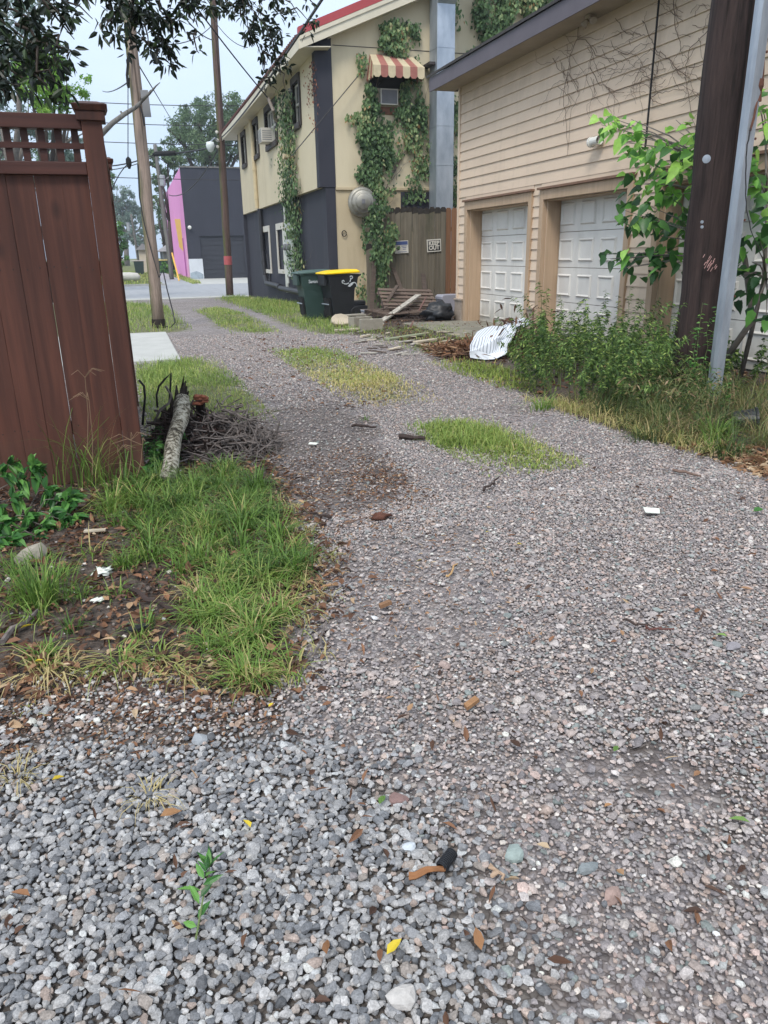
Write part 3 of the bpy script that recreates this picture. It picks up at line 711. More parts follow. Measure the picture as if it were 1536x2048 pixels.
# roof
ex0 = 4.42; roofY0 = BY-.34; roofY1 = FY+1.7; zt0 = 6.03
sl = (RZ-zt0)/(RX-ex0)
mb = MB(); mb.extrude([(ex0, zt0+.02), (RX, RZ+.02), (BX1+.5, zt0+.02), (BX1+.5, zt0-.06), (RX, RZ-.06), (ex0, zt0-.06)], 1, roofY0+.1, roofY1)
roof = mb.build('roof', m_tile, bld)
mb = MB(); mb.extrude([(ex0-.02, zt0+.03), (RX, RZ+.03), (RX, RZ+.24), (ex0-.02, zt0+.2)], 1, roofY0-.04, roofY0+.1)
mb.build('red_verge', m_red, roof)
mb = MB(); y = roofY0+.2
while y < roofY1:                                                     # rounded tile ends along the eave
    mb.tube([(ex0-.05, y, zt0+.03), (ex0+2.6, y, zt0+.03+2.65*sl)], .055, 6); y += .2
mb.build('eave_tiles', m_tile, roof)
MB().box(ex0-.02, ex0+.01, roofY0-.02, roofY1, zt0-.24, zt0-.01).build('fascia', m_fasc, roof)
mb = MB(); mb.extrude([(ex0, zt0-.24), (RX, RZ-.24), (RX, RZ+.02), (ex0, zt0+.02)], 1, roofY0-.03, roofY0)
mb.extrude([(ex0, zt0-.06), (RX, RZ-.06), (RX, RZ+.025), (ex0, zt0+.025)], 1, roofY0-.055, roofY0-.031)
mb.build('barge_board', m_fasc, roof)
mb = MB(); mb.add([(ex0+.01, roofY0, zt0-.2), (UX+.3, roofY0, zt0-.16), (UX+.3, roofY1, zt0-.16), (ex0+.01, roofY1, zt0-.2), (ex0+.01, roofY0, zt0-.18), (UX+.3, roofY0, zt0-.14), (UX+.3, roofY1, zt0-.14), (ex0+.01, roofY1, zt0-.18)],
    [(0,3,2,1),(4,5,6,7),(0,1,5,4),(1,2,6,5),(2,3,7,6),(3,0,4,7)])
q_ = zt0-.235+(UX+.31-ex0)*sl
mb.extrude([(UX+.31, q_), (RX, RZ-.235), (RX, RZ-.21), (UX+.31, q_+.025)], 1, roofY0+.001, BY-.001)
mb.build('soffit', m_fasc, roof)
# upper windows
for i, (a, b, c, d) in enumerate(WY):
    mb = MB(); t = .1
    mb.box(UX-.05, UX+.1, a-t, a, c-t, d+t*1.6).box(UX-.05, UX+.1, b, b+t, c-t, d+t*1.6).box(UX-.06, UX+.1, a, b, d, d+t*1.6).box(UX-.08, UX+.1, a, b, c-t*1.5, c)
    w = mb.build('window', m_frame, bld, bevel=.006)
    mb = MB(); mid = (a+b)/2; zm = (c+d)/2
    n = 2 if b-a > 1.4 else 1
    for k in range(n):
        p, q = a+(b-a)*k/n, a+(b-a)*(k+1)/n
        mb.box(UX+.06, UX+.1, p, p+.05, c, d).box(UX+.06, UX+.1, q-.05, q, c, d).box(UX+.06, UX+.1, p+.05, q-.05, d-.05, d).box(UX+.06, UX+.1, p+.05, q-.05, c, c+.05).box(UX+.055, UX+.1, p+.05, q-.05, zm-.03, zm+.03)
        mb.box(UX+.07, UX+.1, (p+q)/2-.012, (p+q)/2+.012, zm+.03, d-.05)
    mb.build('sash', m_wht, w)
    MB().box(UX+.11, UX+.12, a, b, c, d).build('pane', m_glass, w)
def air_conditioner(axis, c, w, h, dp, parent):
    mb = MB(); x, y, z = c
    if axis == 0: mb.box(x-dp, x+.1, y-w/2, y+w/2, z-h/2, z+h/2)
    else: mb.box(x-w/2, x+w/2, y-dp, y+.1, z-h/2, z+h/2)
    o = mb.build('window_air_conditioner', m_wht, parent, bevel=.012)
    g = MB(); k = 9
    for i in range(k):
        u = -h/2+.04+(h-.08)*i/(k-1)
        if axis == 0: g.box(x-dp-.006, x-dp+.0, y-w/2+.04, y+w/2-.04, z+u-.008, z+u+.008)
        else: g.box(x-w/2+.035, x+w/2-.035, y-dp-.006, y-dp, z+u-.004, z+u+.004)
    if axis == 0:
        for i in range(5): g.box(x-dp+.03, x-.02, y-w/2-.005, y-w/2, z-h/2+.06+i*.06, z-h/2+.08+i*.06)
    else: g.box(x-w/2+.03, x+w/2-.03, y-dp-.003, y-dp-.001, z-h/2+.03, z+h/2-.03)
    g.build('grille', m_grille, o)
m_grille = m_plain('grey grille', L(112,112,116), .1, 9, .6)
a, b, c, d = WY[1]
air_conditioner(0, (UX-.05, a+.95, c+.2), .62, .4, .34, bld)
air_conditioner(1, (6.68, BY, 4.93), .46, .36, .12, bld)
MB().box(6.42, 6.92, BY-.02, BY-.001, 4.55, 4.72).build('sill_board', m_plain('rusty sill', L(112,78,62), .3, 12, .9), bld)
MB().box(6.2, 7.2, BY-.012, BY-.0005, 5.13, 5.5).build('window_recess_shade', m_black, bld)  # flat black panel on the wall stands in for a shaded window opening
# striped awning
m_as = [m_plain('awning red', L(152,98,88), .16, 6, .7), m_plain('awning cream', L(190,176,146), .14, 6, .7)]
mb = MB(); x0, x1 = 6.12, 7.42; n = 7; zt, zb = 5.85, 5.5; pr = .62
for i in range(n):
    mb.cur = (i+1) % 2; a = x0+(x1-x0)*i/n; b = x0+(x1-x0)*(i+1)/n
    ta = x0+.1+(x1-x0-.2)*i/n; tb = x0+.1+(x1-x0-.2)*(i+1)/n
    zq = zb-.16-.03*(.5+.5*math.cos(i*2.1)); th = .008
    mb.add([(ta,BY-.03,zt),(tb,BY-.03,zt),(b,BY-pr,zb),(a,BY-pr,zb),(b,BY-pr,zb-.2),(b-(b-a)*.25,BY-pr,zb-.25),(a+(b-a)*.25,BY-pr,zb-.25),(a,BY-pr,zb-.2)],
           [(0,1,2,3),(3,2,4,5,6,7)])
for s, X in ((0, x0), (1, x1)):
    for k in range(4):
        mb.cur = k % 2; f0, f1 = k/4, (k+1)/4; tX = X+(.1 if s == 0 else -.1)
        def top(f): return (tX*(1-f)+X*f, BY-.03-(pr-.03)*f, zt*(1-f)+zb*f)
        def bot(f): return (X, BY-.03-(pr-.03)*f, zb-.21)
        mid = (X, BY-.03-(pr-.03)*(f0+f1)/2, zb-.27)
        mb.add([top(f0), top(f1), bot(f1), mid, bot(f0)], [(0,1,2,3,4)])
aw = mb.build('awning', m_as, bld)
md = aw.modifiers.new('sheet', 'SOLIDIFY'); md.thickness = .008
# round exhaust fan
bw = onY(722, 405, BY)
m_alu = NT('spun aluminium'); _c = m_alu.ramp(m_alu.noise(5, 4), [(.3, L(128,126,118)), (.7, L(168,165,156))]); m_alu = m_alu.done(_c, .5, .6, .5)
pf = [(0,.30),(.05,.36),(.12,.39),(.2,.395),(.27,.38),(.285,.33),(.30,.32),(.36,.31),(.40,.285),(.415,.24),(.42,.215),(.47,.21),(.485,.195),(.487,0.001)]
pf = [(h_*.85, r_*.92) for h_, r_ in pf]
fan = MB().lathe(pf, (bw[0], BY-.0, bw[2]), (-.12, -1, 0), 32).build('exhaust_fan', m_alu, bld, smooth=True)
MB().box(bw[0]-.1, bw[0]-.02, BY-.428, BY-.415, bw[2]-.05, bw[2]+.05).build('fan_plate', m_grille, fan)
# sheet metal duct
dx0, dx1 = 7.74, 8.2; dy = BY-.62
mb = MB(); mb.box(dx0, dx1, dy, BY-.12, 1.2, 6.86)
for z in (2.35, 3.35, 4.25, 5.15, 5.95): mb.box(dx0-.006, dx1+.006, dy-.006, BY-.119, z, z+.03)
mb.hexa([(dx0,dy,6.86),(dx1,dy,6.86),(dx1,BY-.12,6.86),(dx0,BY-.12,6.86),(dx0-.02,dy-.7,7.5),(dx1+.12,dy-.7,7.5),(dx1+.12,BY-.12,7.9),(dx0-.02,BY-.12,7.9)])
mb.box(dx0-.02, dx1+.12, dy-.7, BY-.1, 7.9, 8.7)
duct = mb.build('duct', m_galv, bld)
MB().box(dx0-.16, dx0-.007, dy+.1, BY-.0, 5.6, 5.66).build('duct_bracket', m_frame, duct); MB().box(dx1+.007, dx1+.05, dy+.3, BY-.0, 5.55, 5.7).build('duct_bracket', m_frame, duct)
# downspout and the black drain along the foot
p1 = onX(498, 262, UX-.08); 
mb = MB().tube([(UX-.08, 29.55, 5.8), (UX-.08, 29.55, 5.45), (UX-.07, 29.5, 5.2), (UX-.07, 29.5, MZ+.02)], .075, 10)
mb.lathe([(0, .09), (.1, .09)], (UX-.07, 29.5, 4.15), (0, 0, 1), 10).lathe([(0, .09), (.1, .09)], (UX-.07, 29.5, 3.2), (0, 0, 1), 10)
mb.build('downspout', m_pipec, bld, smooth=False)
mb = MB().tube([(LX-.1, 29.5, MZ), (LX-.1, 29.45, 1.4), (LX-.1, 29.3, .55), (LX-.14, 28.8, .3), (LX-.16, 26.5, .28), (LX-.16, 26.0, .22), (LX-.16, 20.6, .22)], .085, 10)
for q in ((29.4, .95), ): mb.lathe([(0, .1), (.12, .1)], (LX-.1, q[0], q[1]), (0, 0, 1), 10)
mb.lathe([(0, .1), (.12, .1)], (LX-.16, 26.2, .25), (0, -1, 0), 10)
mb.tube([(LX-.03, 29.0, 1.3), (LX-.03, 28.6, .6), (LX-.1, 28.5, .3)], .03, 6)
mb.build('drain_pipe', m_pipek, bld, smooth=False)
# stub vent
sv_ = onX(588, 318, UX); MB().tube([(UX+.05, sv_[1], sv_[2]), (UX-.32, sv_[1]-.1, sv_[2]+.05)], .07, 12).build('vent_stub', m_creamd, bld)
# meter box and conduits
m_box = m_plain('grey white box', L(190,194,188), .08, 6, .5)
a = onX(570, 509, LX-.15); b = onX(588, 531, LX-.15)
y0, y1 = min(a[1], b[1]), max(a[1], b[1])
mbx = MB().box(LX-.17, LX-.001, y0, y1, 1.28, 1.72).build('meter_box', m_box, bld, bevel=.01)
for k in range(2): MB().lathe([(0, .1), (.07, .1), (.1, .08)], (LX-.17, y0+(y1-y0)*(.3+.4*k), 1.5), (-1, 0, 0), 14).build('meter', m_grille, mbx)
MB().box(LX-.12, LX-.001, y0+.1, y1-.15, .62, 1.2).build('fuse_box', m_box, bld, bevel=.008); MB().box(LX-.13, LX-.001, y0+.05, y1-.1, 1.95, 2.2).build('fuse_box', m_box, bld, bevel=.008)
mb = MB().tube([(LX-.05, y1+.2, MZ-.15), (LX-.05, y1+.2, .4)], .035, 8).tube([(LX-.05, y1-.3, MZ+.0), (LX-.05, y1-.3, 2.2)], .025, 8).tube([(LX-.05, y0+.2, MZ+.6), (LX-.05, y0+.2, 1.7)], .03, 8)
mb.tube([(LX-.05, y1+.42, 2.0), (LX-.05, y1+.42, .1)], .05, 8)
mb.build('conduit', m_box, bld)
for k in range(6):
    MB().box(LX-.03, LX-.001, FY+.001, FY+.07, .1+k*.42, .1+k*.42+.3).build('corner_mark', m_wht, bld)
# ring hook on the gable
hk = onY(688, 467, BY); MB().tube([hk+np.array([.06*math.cos(t), -.02, .07*math.sin(t)]) for t in np.linspace(0, 6.0, 12)], .012, 6).build('ring_hook', m_black, bld)
# telephone wire bracket where the drop wires land
ins = onX(553, 225, UX-.3)
MB().tube([onX(556, 243, UX), onX(549, 238, UX-.2), onX(546, 220, UX-.32), onX(536, 196, UX-.42)], .045, 8).build('service_mast', m_plain('weathered mast', L(140,130,122), .2, 9, .7), bld)
# ------------------------------------------------------------------ stained privacy fence at the left
m_fw = m_wood('red brown stain', L(62,35,28), L(106,63,49), 2, 20, .6, .5, True)
m_fwh = m_wood('red brown rail', L(62,35,30), L(88,50,41), 0, 26, .55, .35)
m_fwy = m_wood('red brown side rail', L(70,36,31), L(98,52,43), 1, 26, .55, .35)
FNY = 4.7
m_nail = m_plain('rusted nail', L(58,44,40), .2, 30, .7)
fen = thing('privacy_fence', 'red brown stained privacy fence with a square lattice top and capped post', 'fence', (-.09, FNY, 0))
def post(x, y, h):
    p = MB().box(x-.055, x+.05, y, y+.105, -.1, h).build('post', m_fw, fen, bevel=.006)
    mb = MB(); s = .035
    mb.box(x-.075, x+.07, y-.02, y+.125, h-.045, h-.0)
    a, b, c, d = x-.093, x+.088, y-.038, y+.143
    mb.hexa([(a+.012,c+.012,h+.001),(b-.012,c+.012,h+.001),(b-.012,d-.012,h+.001),(a+.012,d-.012,h+.001),(a,c,h+.03),(b,c,h+.03),(b,d,h+.03),(a,d,h+.03)])
    mb.hexa([(a,c,h+.031),(b,c,h+.031),(b,d,h+.031),(a,d,h+.031),(a+.05,c+.05,h+.05),(b-.05,c+.05,h+.05),(b-.05,d-.05,h+.05),(a+.05,d-.05,h+.05)])
    mb.build('post_cap', m_fw, p, bevel=.003)
post(-.083, FNY, 2.03)
def fence_boards(along, a0, a1, c, name='board'):
    k = 0; a = a1
    while a > a0:
        b = max(a-.138+rng.normal(0, .001), a0); zt = 1.735; g = .0003+.0008*rng.random(); o = rng.normal(0, .0015); tl = rng.normal(0, .0012)
        z0 = -.02+rng.uniform(-.015, .02)
        mb = MB()
        if along == 0: mb.hexa([(b+g+tl,c+o,z0),(a-g+tl,c+o,z0),(a-g+tl,c+.018+o,z0),(b+g+tl,c+.018+o,z0),(b+g,c+o,zt),(a-g,c+o,zt),(a-g,c+.018+o,zt),(b+g,c+.018+o,zt)])
        else: mb.hexa([(c+o,b+g,z0),(c+.018+o,b+g,z0),(c+.018+o,a-g,z0),(c+o,a-g,z0),(c+o,b+g,zt),(c+.018+o,b+g,zt),(c+.018+o,a-g,zt),(c+o,a-g,zt)])
        bo = mb.build('board', m_fw, fen, bevel=.002)
        if along == 0:
            nb = MB()
            for zz in (.34, 1.24):
                for dx in (.035, .1): nb.lathe([(0, .0045), (.0015, .004)], (b+dx, c+o, zz+rng.normal(0, .008)), (0, -1, 0), 8)
            nb.build('nail_heads', m_nail, bo)['kind'] = 'stuff'
        a = a-.138
fence_boards(0, -2.4, -.139, FNY+.045)
MB().box(-2.4, -.139, FNY+.012, FNY+.09, 1.722, 1.785).box(-2.4, -.139, FNY+.012, FNY+.09, 1.945, 2.016).build('lattice_rail', m_fwh, fen, bevel=.003)
MB().box(-2.4, -.139, FNY+.065, FNY+.1, .3, .38).box(-2.4, -.139, FNY+.065, FNY+.1, 1.2, 1.28).build('back_rail', m_fwh, fen)
mb = MB(); mb.box(-2.4, -.1391, FNY+.04, FNY+.052, 1.851, 1.880)
x = -.139-.022
while x > -2.4:
    mb.box(x-.036, x, FNY+.053, FNY+.065, 1.7851, 1.9449); x -= .0835
mb.box(-2.4, -.1391, FNY+.0401, FNY+.0521, 1.786, 1.79)
mb.build('lattice', m_fwh, fen)
# the run that turns away from the viewer behind the post
post(-.083, 7.15, 2.03)
fence_boards(1, FNY+.15, 7.1, -.10)
MB().box(-.13, -.04, FNY+.11, 7.145, 1.722, 1.785).box(-.13, -.04, FNY+.11, 7.145, 1.945, 2.016).build('lattice_rail', m_fwy, fen)
mb = MB(); mb.box(-.1, -.09, FNY+.11, 7.145, 1.849, 1.883); y = FNY+.15
while y < 7.1: mb.box(-.087, -.075, y, y+.045, 1.7851, 1.9449); y += .0835
mb.build('lattice', m_fwy, fen)

# ------------------------------------------------------------------ utility poles
def bark(name, c1, c2, moss=None):
    t = NT(name); v = t.pos((17, 17, .7)); f = t.math('ADD', t.math('MULTIPLY', t.noise(1, 8, v, .75), .7), t.math('MULTIPLY', t.noise(1, 5, t.pos((60, 60, 6)), .7), .3))
    col = t.ramp(f, [(.34, c1), (.64, c2)])
    crk = t.ramp(t.noise(1, 4, t.pos((16, 16, .35)), .6), [(.56, (0, 0, 0)), (.64, (1, 1, 1))])
    col = t.mix(t.math('MULTIPLY', crk, .7), col, tuple(np.array(c1)*.4))
    if moss is not None:
        g = t.n('ShaderNodeNewGeometry'); s = t.n('ShaderNodeSeparateXYZ'); t.l(g.outputs['True Normal'], s.inputs[0])
        mm = t.ramp(t.math('ADD', t.math('MULTIPLY', s.outputs[0], -.5), t.noise(2.5, 5, t.pos((1, 1, .4)))), [(.72, (0, 0, 0)), (.95, (1, 1, 1))])
        col = t.mix(t.math('MULTIPLY', mm, .75), col, moss)
    t.bump(f, .6, .01); return t.done(col, .85, 0, .25)
m_p1 = bark('weathered pole', L(108,94,84), L(168,150,138), L(86,92,54))
m_p2 = bark('brown pole', L(66,52,48), L(112,92,85), L(80,88,48))
m_p4 = bark('creosoted pole', L(26,22,22), L(70,57,54))
m_p3 = bark('grey pole', L(84,82,80), L(128,126,122))
m_wire = m_plain('black cable', L(40,40,44), .1, 5, .6, bump=0)
m_gal2 = NT('galvanised steel'); _c = m_gal2.ramp(m_gal2.noise(3, 5, m_gal2.pos((3, 3, .6))), [(.3, L(134,142,152)), (.7, L(170,178,188))]); m_gal2 = m_gal2.done(_c, .45, .4, .5)
m_rust = m_plain('rusty iron', L(92,58,44), .3, 14, .8)
def pole(name, label, a, b, r0, r1, mat, n=20, seg=14):
    t = thing(name, label, 'utility pole', tuple(a)); a = np.array(a, float); b = np.array(b, float)
    pts = [a+(b-a)*i/seg + (rng.normal(0, .006, 3) if 0 < i < seg else 0) for i in range(seg+1)]
    pts[0] = pts[0]-np.array([0, 0, .15])
    MB().tube(pts, [r0+(r1-r0)*i/seg for i in range(seg+1)], n, jit=.03).build('shaft', mat, t, smooth=True)
    return t
P1a = np.array([.47, 15.46, 0]); P1b = P1a + (np.array([.55, 15.46, 4.64])-P1a)*2.0
p1 = pole('utility_pole', 'weathered pale timber utility pole leaning beside the concrete driveway', P1a, P1b, .115, .088, m_p1)
MB().tube([P1a-np.array([0, 0, .05]), P1a+np.array([.002, 0, .16])], [.131, .127], 18, jit=.05).build('rotten_foot', m_plain('rotten wood', L(46,40,36), .3, 14, .95), p1)
def on1(x, y): return onY(x, y, 15.3)
MB().bar(on1(288, 180), on1(295, 234), .13, .03, (0, 1, 0)).build('cover_board', m_plain('grey cover', L(128,128,130), .1, 6, .6), p1, bevel=.004)
MB().tube([on1(258, 105), on1(254, 150), on1(256, 172)], .022, 8).tube([on1(256, 156), on1(257, 176)], [.035, .02], 8).build('cable_clamp', m_black, p1)
MB().tube([onY(285, 186, 15.3), onY(279, 210, 15.32), onY(285, 228, 15.3), onY(289, 252, 15.3)], .015, 6).build('tie_wire', m_wire, p1)
wall_vine('hanging_cable', 'thin dark cable hanging down the leaning pale pole and looping in the grass', [[(276,330),(279,395),(288,445),(302,500),(318,555)],], lambda x, y: onY(x, y, 15.31), m_wire, .014, 'cable', .004)
o = MB().tube([onY(318, 555, 15.3), onY(326, 540, 15.25), onY(334, 578, 15.2), onY(345, 620, 15.1), onY(350, 645, 15.0), onY(341, 655, 15.0), onY(331, 652, 15.2)], .011, 6).build('loose_cable', m_wire)
tag(o, 'loose cable end curling to the grass at the foot of the leaning pale pole', 'cable')
o = MB().tube([onY(203, 268, 15.0), onY(225, 246, 15.05), onY(250, 228, 15.1), onY(272, 214, 15.16), onY(290, 196, 15.15), onY(302, 180, 15.1)], [.045, .04, .04, .035, .02, .01], 8, jit=.12)
o.tube([onY(246, 231, 15.1), onY(241, 222, 15.1)], [.03, .015], 6).tube([onY(285, 200, 15.1), onY(300, 186, 15.0), onY(312, 172, 14.95), onY(320, 165, 14.9)], [.03, .02, .012, .006], 6)
tag(o.build('broken_branch', m_p3, smooth=True), 'grey broken branch caught against the leaning pale pole', 'branch')
P2a = G(460, 592); q = onY(427, 20, P2a[1]); P2b = P2a+(q-P2a)*1.25
p2 = pole('utility_pole', 'tall brown utility pole with a red band beside the street', P2a, P2b, .165, .13, m_p2)
def lerp2(z): t = (z-P2a[2])/(P2b[2]-P2a[2]); return P2a+(P2b-P2a)*t
zr = onY(455, 522, 34.6)[2]
MB().tube([lerp2(zr-.16), lerp2(zr+.2)], [.178, .176], 18).build('red_band', m_plain('red band', L(168,84,86), .2, 9, .6), p2)
lp = onY(421, 296, 34.4); pz = lerp2(lp[2]+.25)
mb = MB().tube([pz, pz*.45+lp*.55+np.array([0,0,.3]), lp+np.array([0, 0, .22])], .03, 8)
ar = mb.build('lamp_arm', m_gal2, p2)
MB().lathe([(0, .04), (.02, .15), (.16, .18), (.26, .15), (.36, .1), (.4, .02)], lp+np.array([0, 0, .24]), (0, 0, -1), 16).build('lamp_globe', m_plain('frosted globe', L(206,214,214), .05, 6, .3), p2, smooth=True)
for dz in (.35, .05, -.2):
    c = lerp2(lp[2]+.3+dz); MB().lathe([(0, .03), (.02, .06), (.08, .06), (.1, .03)], c+np.array([-.15, -.12, 0]), (-.5, -1, 0), 10).build('insulator', m_wht, p2)
q0 = onY(340, 520, 63); q1 = onY(309.6, 289, 63); q0[2] = -.42
p3 = pole('utility_pole', 'thin grey utility pole standing before the pink wall across the street', q0, q1, .17, .13, m_p3)
m_tx = m_plain('grey transformer', L(150,154,158), .06, 6, .5)
MB().lathe([(0, .16), (.02, .2), (.7, .2), (.75, .14)], onY(326, 372, 62.7), (0, 0, 1), 12).build('transformer', m_tx, p3)
MB().bar(onY(322, 365, 62.8), onY(337, 354, 62.4), .05, .05).build('lamp_arm', m_tx, p3)
for (x0, y0, x1, y1, Y, lab) in ((275,498,262,440,95,'slim pale utility pole among the far trees, with a hanging grey can'), (303,500,292,455,100,'slim dark utility pole among the far trees beyond the street')):
    a = onY(x0, y0, Y); a[2] = -.42; b = onY(x1, y1-12, Y)
    pp = pole('utility_pole', lab, a, b, .16, .12, m_p3, 10, 6)
    if Y == 95: MB().lathe([(0, .2), (.9, .2)], onY(258, 462, Y-.3), (0, 0, 1), 10).build('transformer', m_tx, pp)
# the big pole on the right with its galvanised guard
BP = np.array([5.02, 5.9, 0])
p4 = pole('utility_pole', 'massive dark creosoted utility pole standing in the weeds by the garage', BP, BP+np.array([-.045, 0, 9]), .216, .175, m_p4, 28, 20)
tg = onY(1413, 318, 5.7); MB().lathe([(0, .033), (.006, .033), (.008, .012)], tg+np.array([-.0, 0, 0]), (-.55, -.8, 0), 16).build('metal_tag', m_gal2, p4)
for q in ((1404, 444), (1404, 454)): MB().lathe([(0, .014), (.006, .012)], onY(*q, 5.72), (-.5, -.8, 0), 10).build('nail_head', m_gal2, p4)
mb = MB()
for i in range(26):
    c = onY(1422+rng.normal(0, 6), 530+rng.normal(0, 7), 5.683); mb.bar(c+np.array([-.008, 0, -.012]), c+np.array([.008, 0, .014]), .004, .003, (0, 1, 0))
mb.build('staples', m_plain('torn paper', L(190,150,145), .3, 40, .8), p4)['kind'] = 'stuff'
hk = onY(1500, 104, 5.75)
mb = MB().tube([onY(1497, 103, 5.8), onY(1512, 110, 5.5), onY(1520, 112, 5.35)], .014, 8)
mb.tube([onY(1520, 112, 5.35)+np.array([.035*math.cos(t), 0, .03+.035*math.sin(t)]) for t in np.linspace(-1.6, 3.4, 8)], .011, 6)
mb.tube([onY(1525, 118, 5.35), onY(1524, 145, 5.35), onY(1518, 186, 5.35)], .016, 8, jit=.25)
mb.lathe([(0, .03), (.05, .034), (.09, .022)], onY(1520, 158, 5.35), (0, 0, -1), 8).lathe([(0, .022), (.06, .03)], onY(1517, 186, 5.35), (0, 0, -1), 8)
mb.tube([onY(1516, 190, 5.35), onY(1508, 235, 5.3), onY(1500, 262, 5.3)], .009, 6)
mb.build('guy_hook', m_rust, p4)
wall_vine('guy_cable', 'thin cable hanging from the rusty hook along the galvanised guard', [[(1501,258),(1493,300),(1491,360),(1493,420),(1505,470),(1520,500)],], lambda x, y: onY(x, y, 5.2), m_wire, .006, 'cable', .003)
gx0 = 4.745
gd = thing('pole_guard', 'galvanised steel channel guard standing in front of the big dark pole', 'pole guard', (gx0+.06, 5.33, 0))
mb = MB(); w = .055
prof = [(-w, .05), (-w, .01), (-w*.72, -.022), (w*.72, -.022), (w, .01), (w, .05), (w-.006, .05), (w-.006, .014), (w*.7, -.016), (-w*.7, -.016), (-w+.006, .014), (-w+.006, .05)]
cx, cy = 4.80, 5.35
mb.extrude([(cx+a, cy+b) for a, b in prof], 2, -.1, 4.2); mb.build('channel', m_gal2, gd)
for z in (.9, 1.5, 2.1, 2.7):
    MB().lathe([(0, .01), (.006, .009)], (cx+.05, cy-.02, z), (0, -1, 0), 10).build('bolt', m_rust, gd)

# ------------------------------------------------------------------ overhead lines
def wire(pts, r, label, sag=0.0, name='overhead_line', n=10):
    a, b = [np.array(p, float) for p in pts]
    out = []
    for i in range(n+1):
        t = i/n; p = a*(1-t)+b*t; p[2] -= 4*sag*t*(1-t); out.append(p)
    o = MB().tube(out, r, 5).build(name, m_wire); tag(o, label, 'cable'); return o
mast = onX(536, 196, UX-.42)
wire((onY(375, -10, 20), mast), .018, 'drop wire running down to the mast under the red roof', .05)
wire((onY(660, -25, 11), lerp2(5.9)), .022, 'thick overhead line crossing the sky along the eave to the brown pole', .15)
wire((onY(372, 38, 26), onY(425, 80, 34.5)), .02, 'short drooping line tied to the brown pole beneath the leaves', .1)
wire((onY(290, 82, 24), onY(425, 50, 34.5)), .016, 'thin line rising to the top of the brown pole', .3)
wire((onY(428, 40, 34.5), onY(495, 95, 30)), .014, 'thin line dropping right of the brown pole', .2)
for y, s, lab in ((198, .2, 'topmost straight line across the sky behind the leaning pole'), (238, .2, 'second straight line across the sky, below the topmost one'), (278, .15, 'third straight line across the sky, level with the oak crown'), (350, .1, 'lowest straight line across the sky, above the pink wall')):
    wire((onY(60, y-2, 45), onY(620, y+10, 45)), .02, lab, s)
wire((onY(150, 330, 40), onY(312, 308, 40)), .03, 'bundled cable running in from the left to the black splice case', .25)
wire((onY(150, 337, 40), onY(312, 311, 40)), .02, 'lower strand hanging under the bundled cable', .3)
o = MB().tube([onY(310, 308, 40), onY(351, 306, 40)], .11, 10).tube([onY(305, 309, 40), onY(310, 308, 40)], [.04, .09], 8).build('splice_case', m_black)
tag(o, 'long black splice case hanging on the cable by the thin pole', 'splice case')
wire((onY(351, 306, 40), lerp2(onY(438, 287, 34.6)[2])), .035, 'cable running from the black splice case to the brown pole', .05)
wire((lerp2(onY(438, 287, 34.6)[2]), onY(620, 289, 40)), .02, 'cable leaving the brown pole towards the building eave', .1)
wire((onY(338, 390, 62), lerp2(onY(440, 285, 34.6)[2])), .03, 'slack line from the pink wall up to the brown pole', .7)
wire((onY(276, 128, 15.4), onY(348, 248, 45)), .012, 'fine guy line slanting right from the leaning pole', 0)
wire((onY(205, 182, 40), onY(262, 160, 15.5)), .014, 'fine line slanting up from the fence post to the leaning pole', .1)
wire((onY(256, 172, 15.3), onY(256, 318, 15.3)), .008, 'thin vertical wire hanging left of the leaning pole', 0)
o = MB().lathe([(0, .01), (.04, .045), (.12, .05), (.2, .02)], onY(256, 313, 15.3), (0, 0, -1), 8).build('wire_weight', m_black); tag(o, 'small black weight at the end of the hanging wire', 'weight')
wire((onY(254, 330, 15.3), onY(222, 385, 15.3)), .009, 'thin wire trailing left from the small black weight', -.05)
wire((onY(583, 312, 19.5), onY(716, 152, 19.75)), .012, 'fine wire stretched across the black corner panel of the cream building', 0)

# ------------------------------------------------------------------ pink and dark building across the street
pc = G(381, 559); PX, PY = pc[0], pc[1]
ztop = onY(361, 335, PY)[2]; yb = onX(336, 366, PX)[1]
m_pink = stain_mat('pink paint', L(226,150,206), L(206,134,188), .4)
m_dk = stain_mat('dark blue grey paint', L(54,56,66), L(66,68,78), .4)
m_yel = m_plain('yellow paint', L(226,176,84), .08, 4, .7)
m_mur = m_plain('white mural', L(206,210,216), .1, 1.2, .7)
pk = thing('workshop_building', 'windowless flat roofed building with one pink wall and a dark front', 'building', (PX, PY, -.42))
MB().extrude([(PY+.2, -.7), (yb+8, -.7), (yb+8, ztop-.25), (PY+.2, ztop)], 0, PX, PX+.3).build('pink_wall', m_pink, pk)
dl = onY(399, 472, PY); dr = onY(487, 472, PY)
mb = MB(); mb.box(PX+.0, dl[0], PY, PY+.19, -.7, ztop).box(dl[0], dr[0], PY, PY+.19, dl[2], ztop).box(dr[0], PX+12, PY, PY+.19, -.7, ztop)
mb.box(PX+.3, PX+12, PY+.19, PY+.4, dl[2]+.3, ztop-.01).box(PX+11.7, PX+11.99, PY+.4, yb+8, -.7, ztop-.3)
mb.build('front_wall', m_dk, pk)
mb = MB(); n = 9
for i in range(n):
    h = (dl[2]+.42)/n; mb.box(dl[0]+.0, dr[0]-.0, PY+.13, PY+.18, -.42+i*h+.01, -.42+(i+1)*h-.01)
mb.box(dl[0], dr[0], PY+.1801, PY+.188, -.42, dl[2])
mb.build('roller_door', m_plain('dark door', L(50,52,60), .08, 3, .6), pk)
MB().box(PX-.08, PX+12.1, PY-.06, PY+.25, ztop+.001, ztop+.1).build('coping', m_p3, pk)
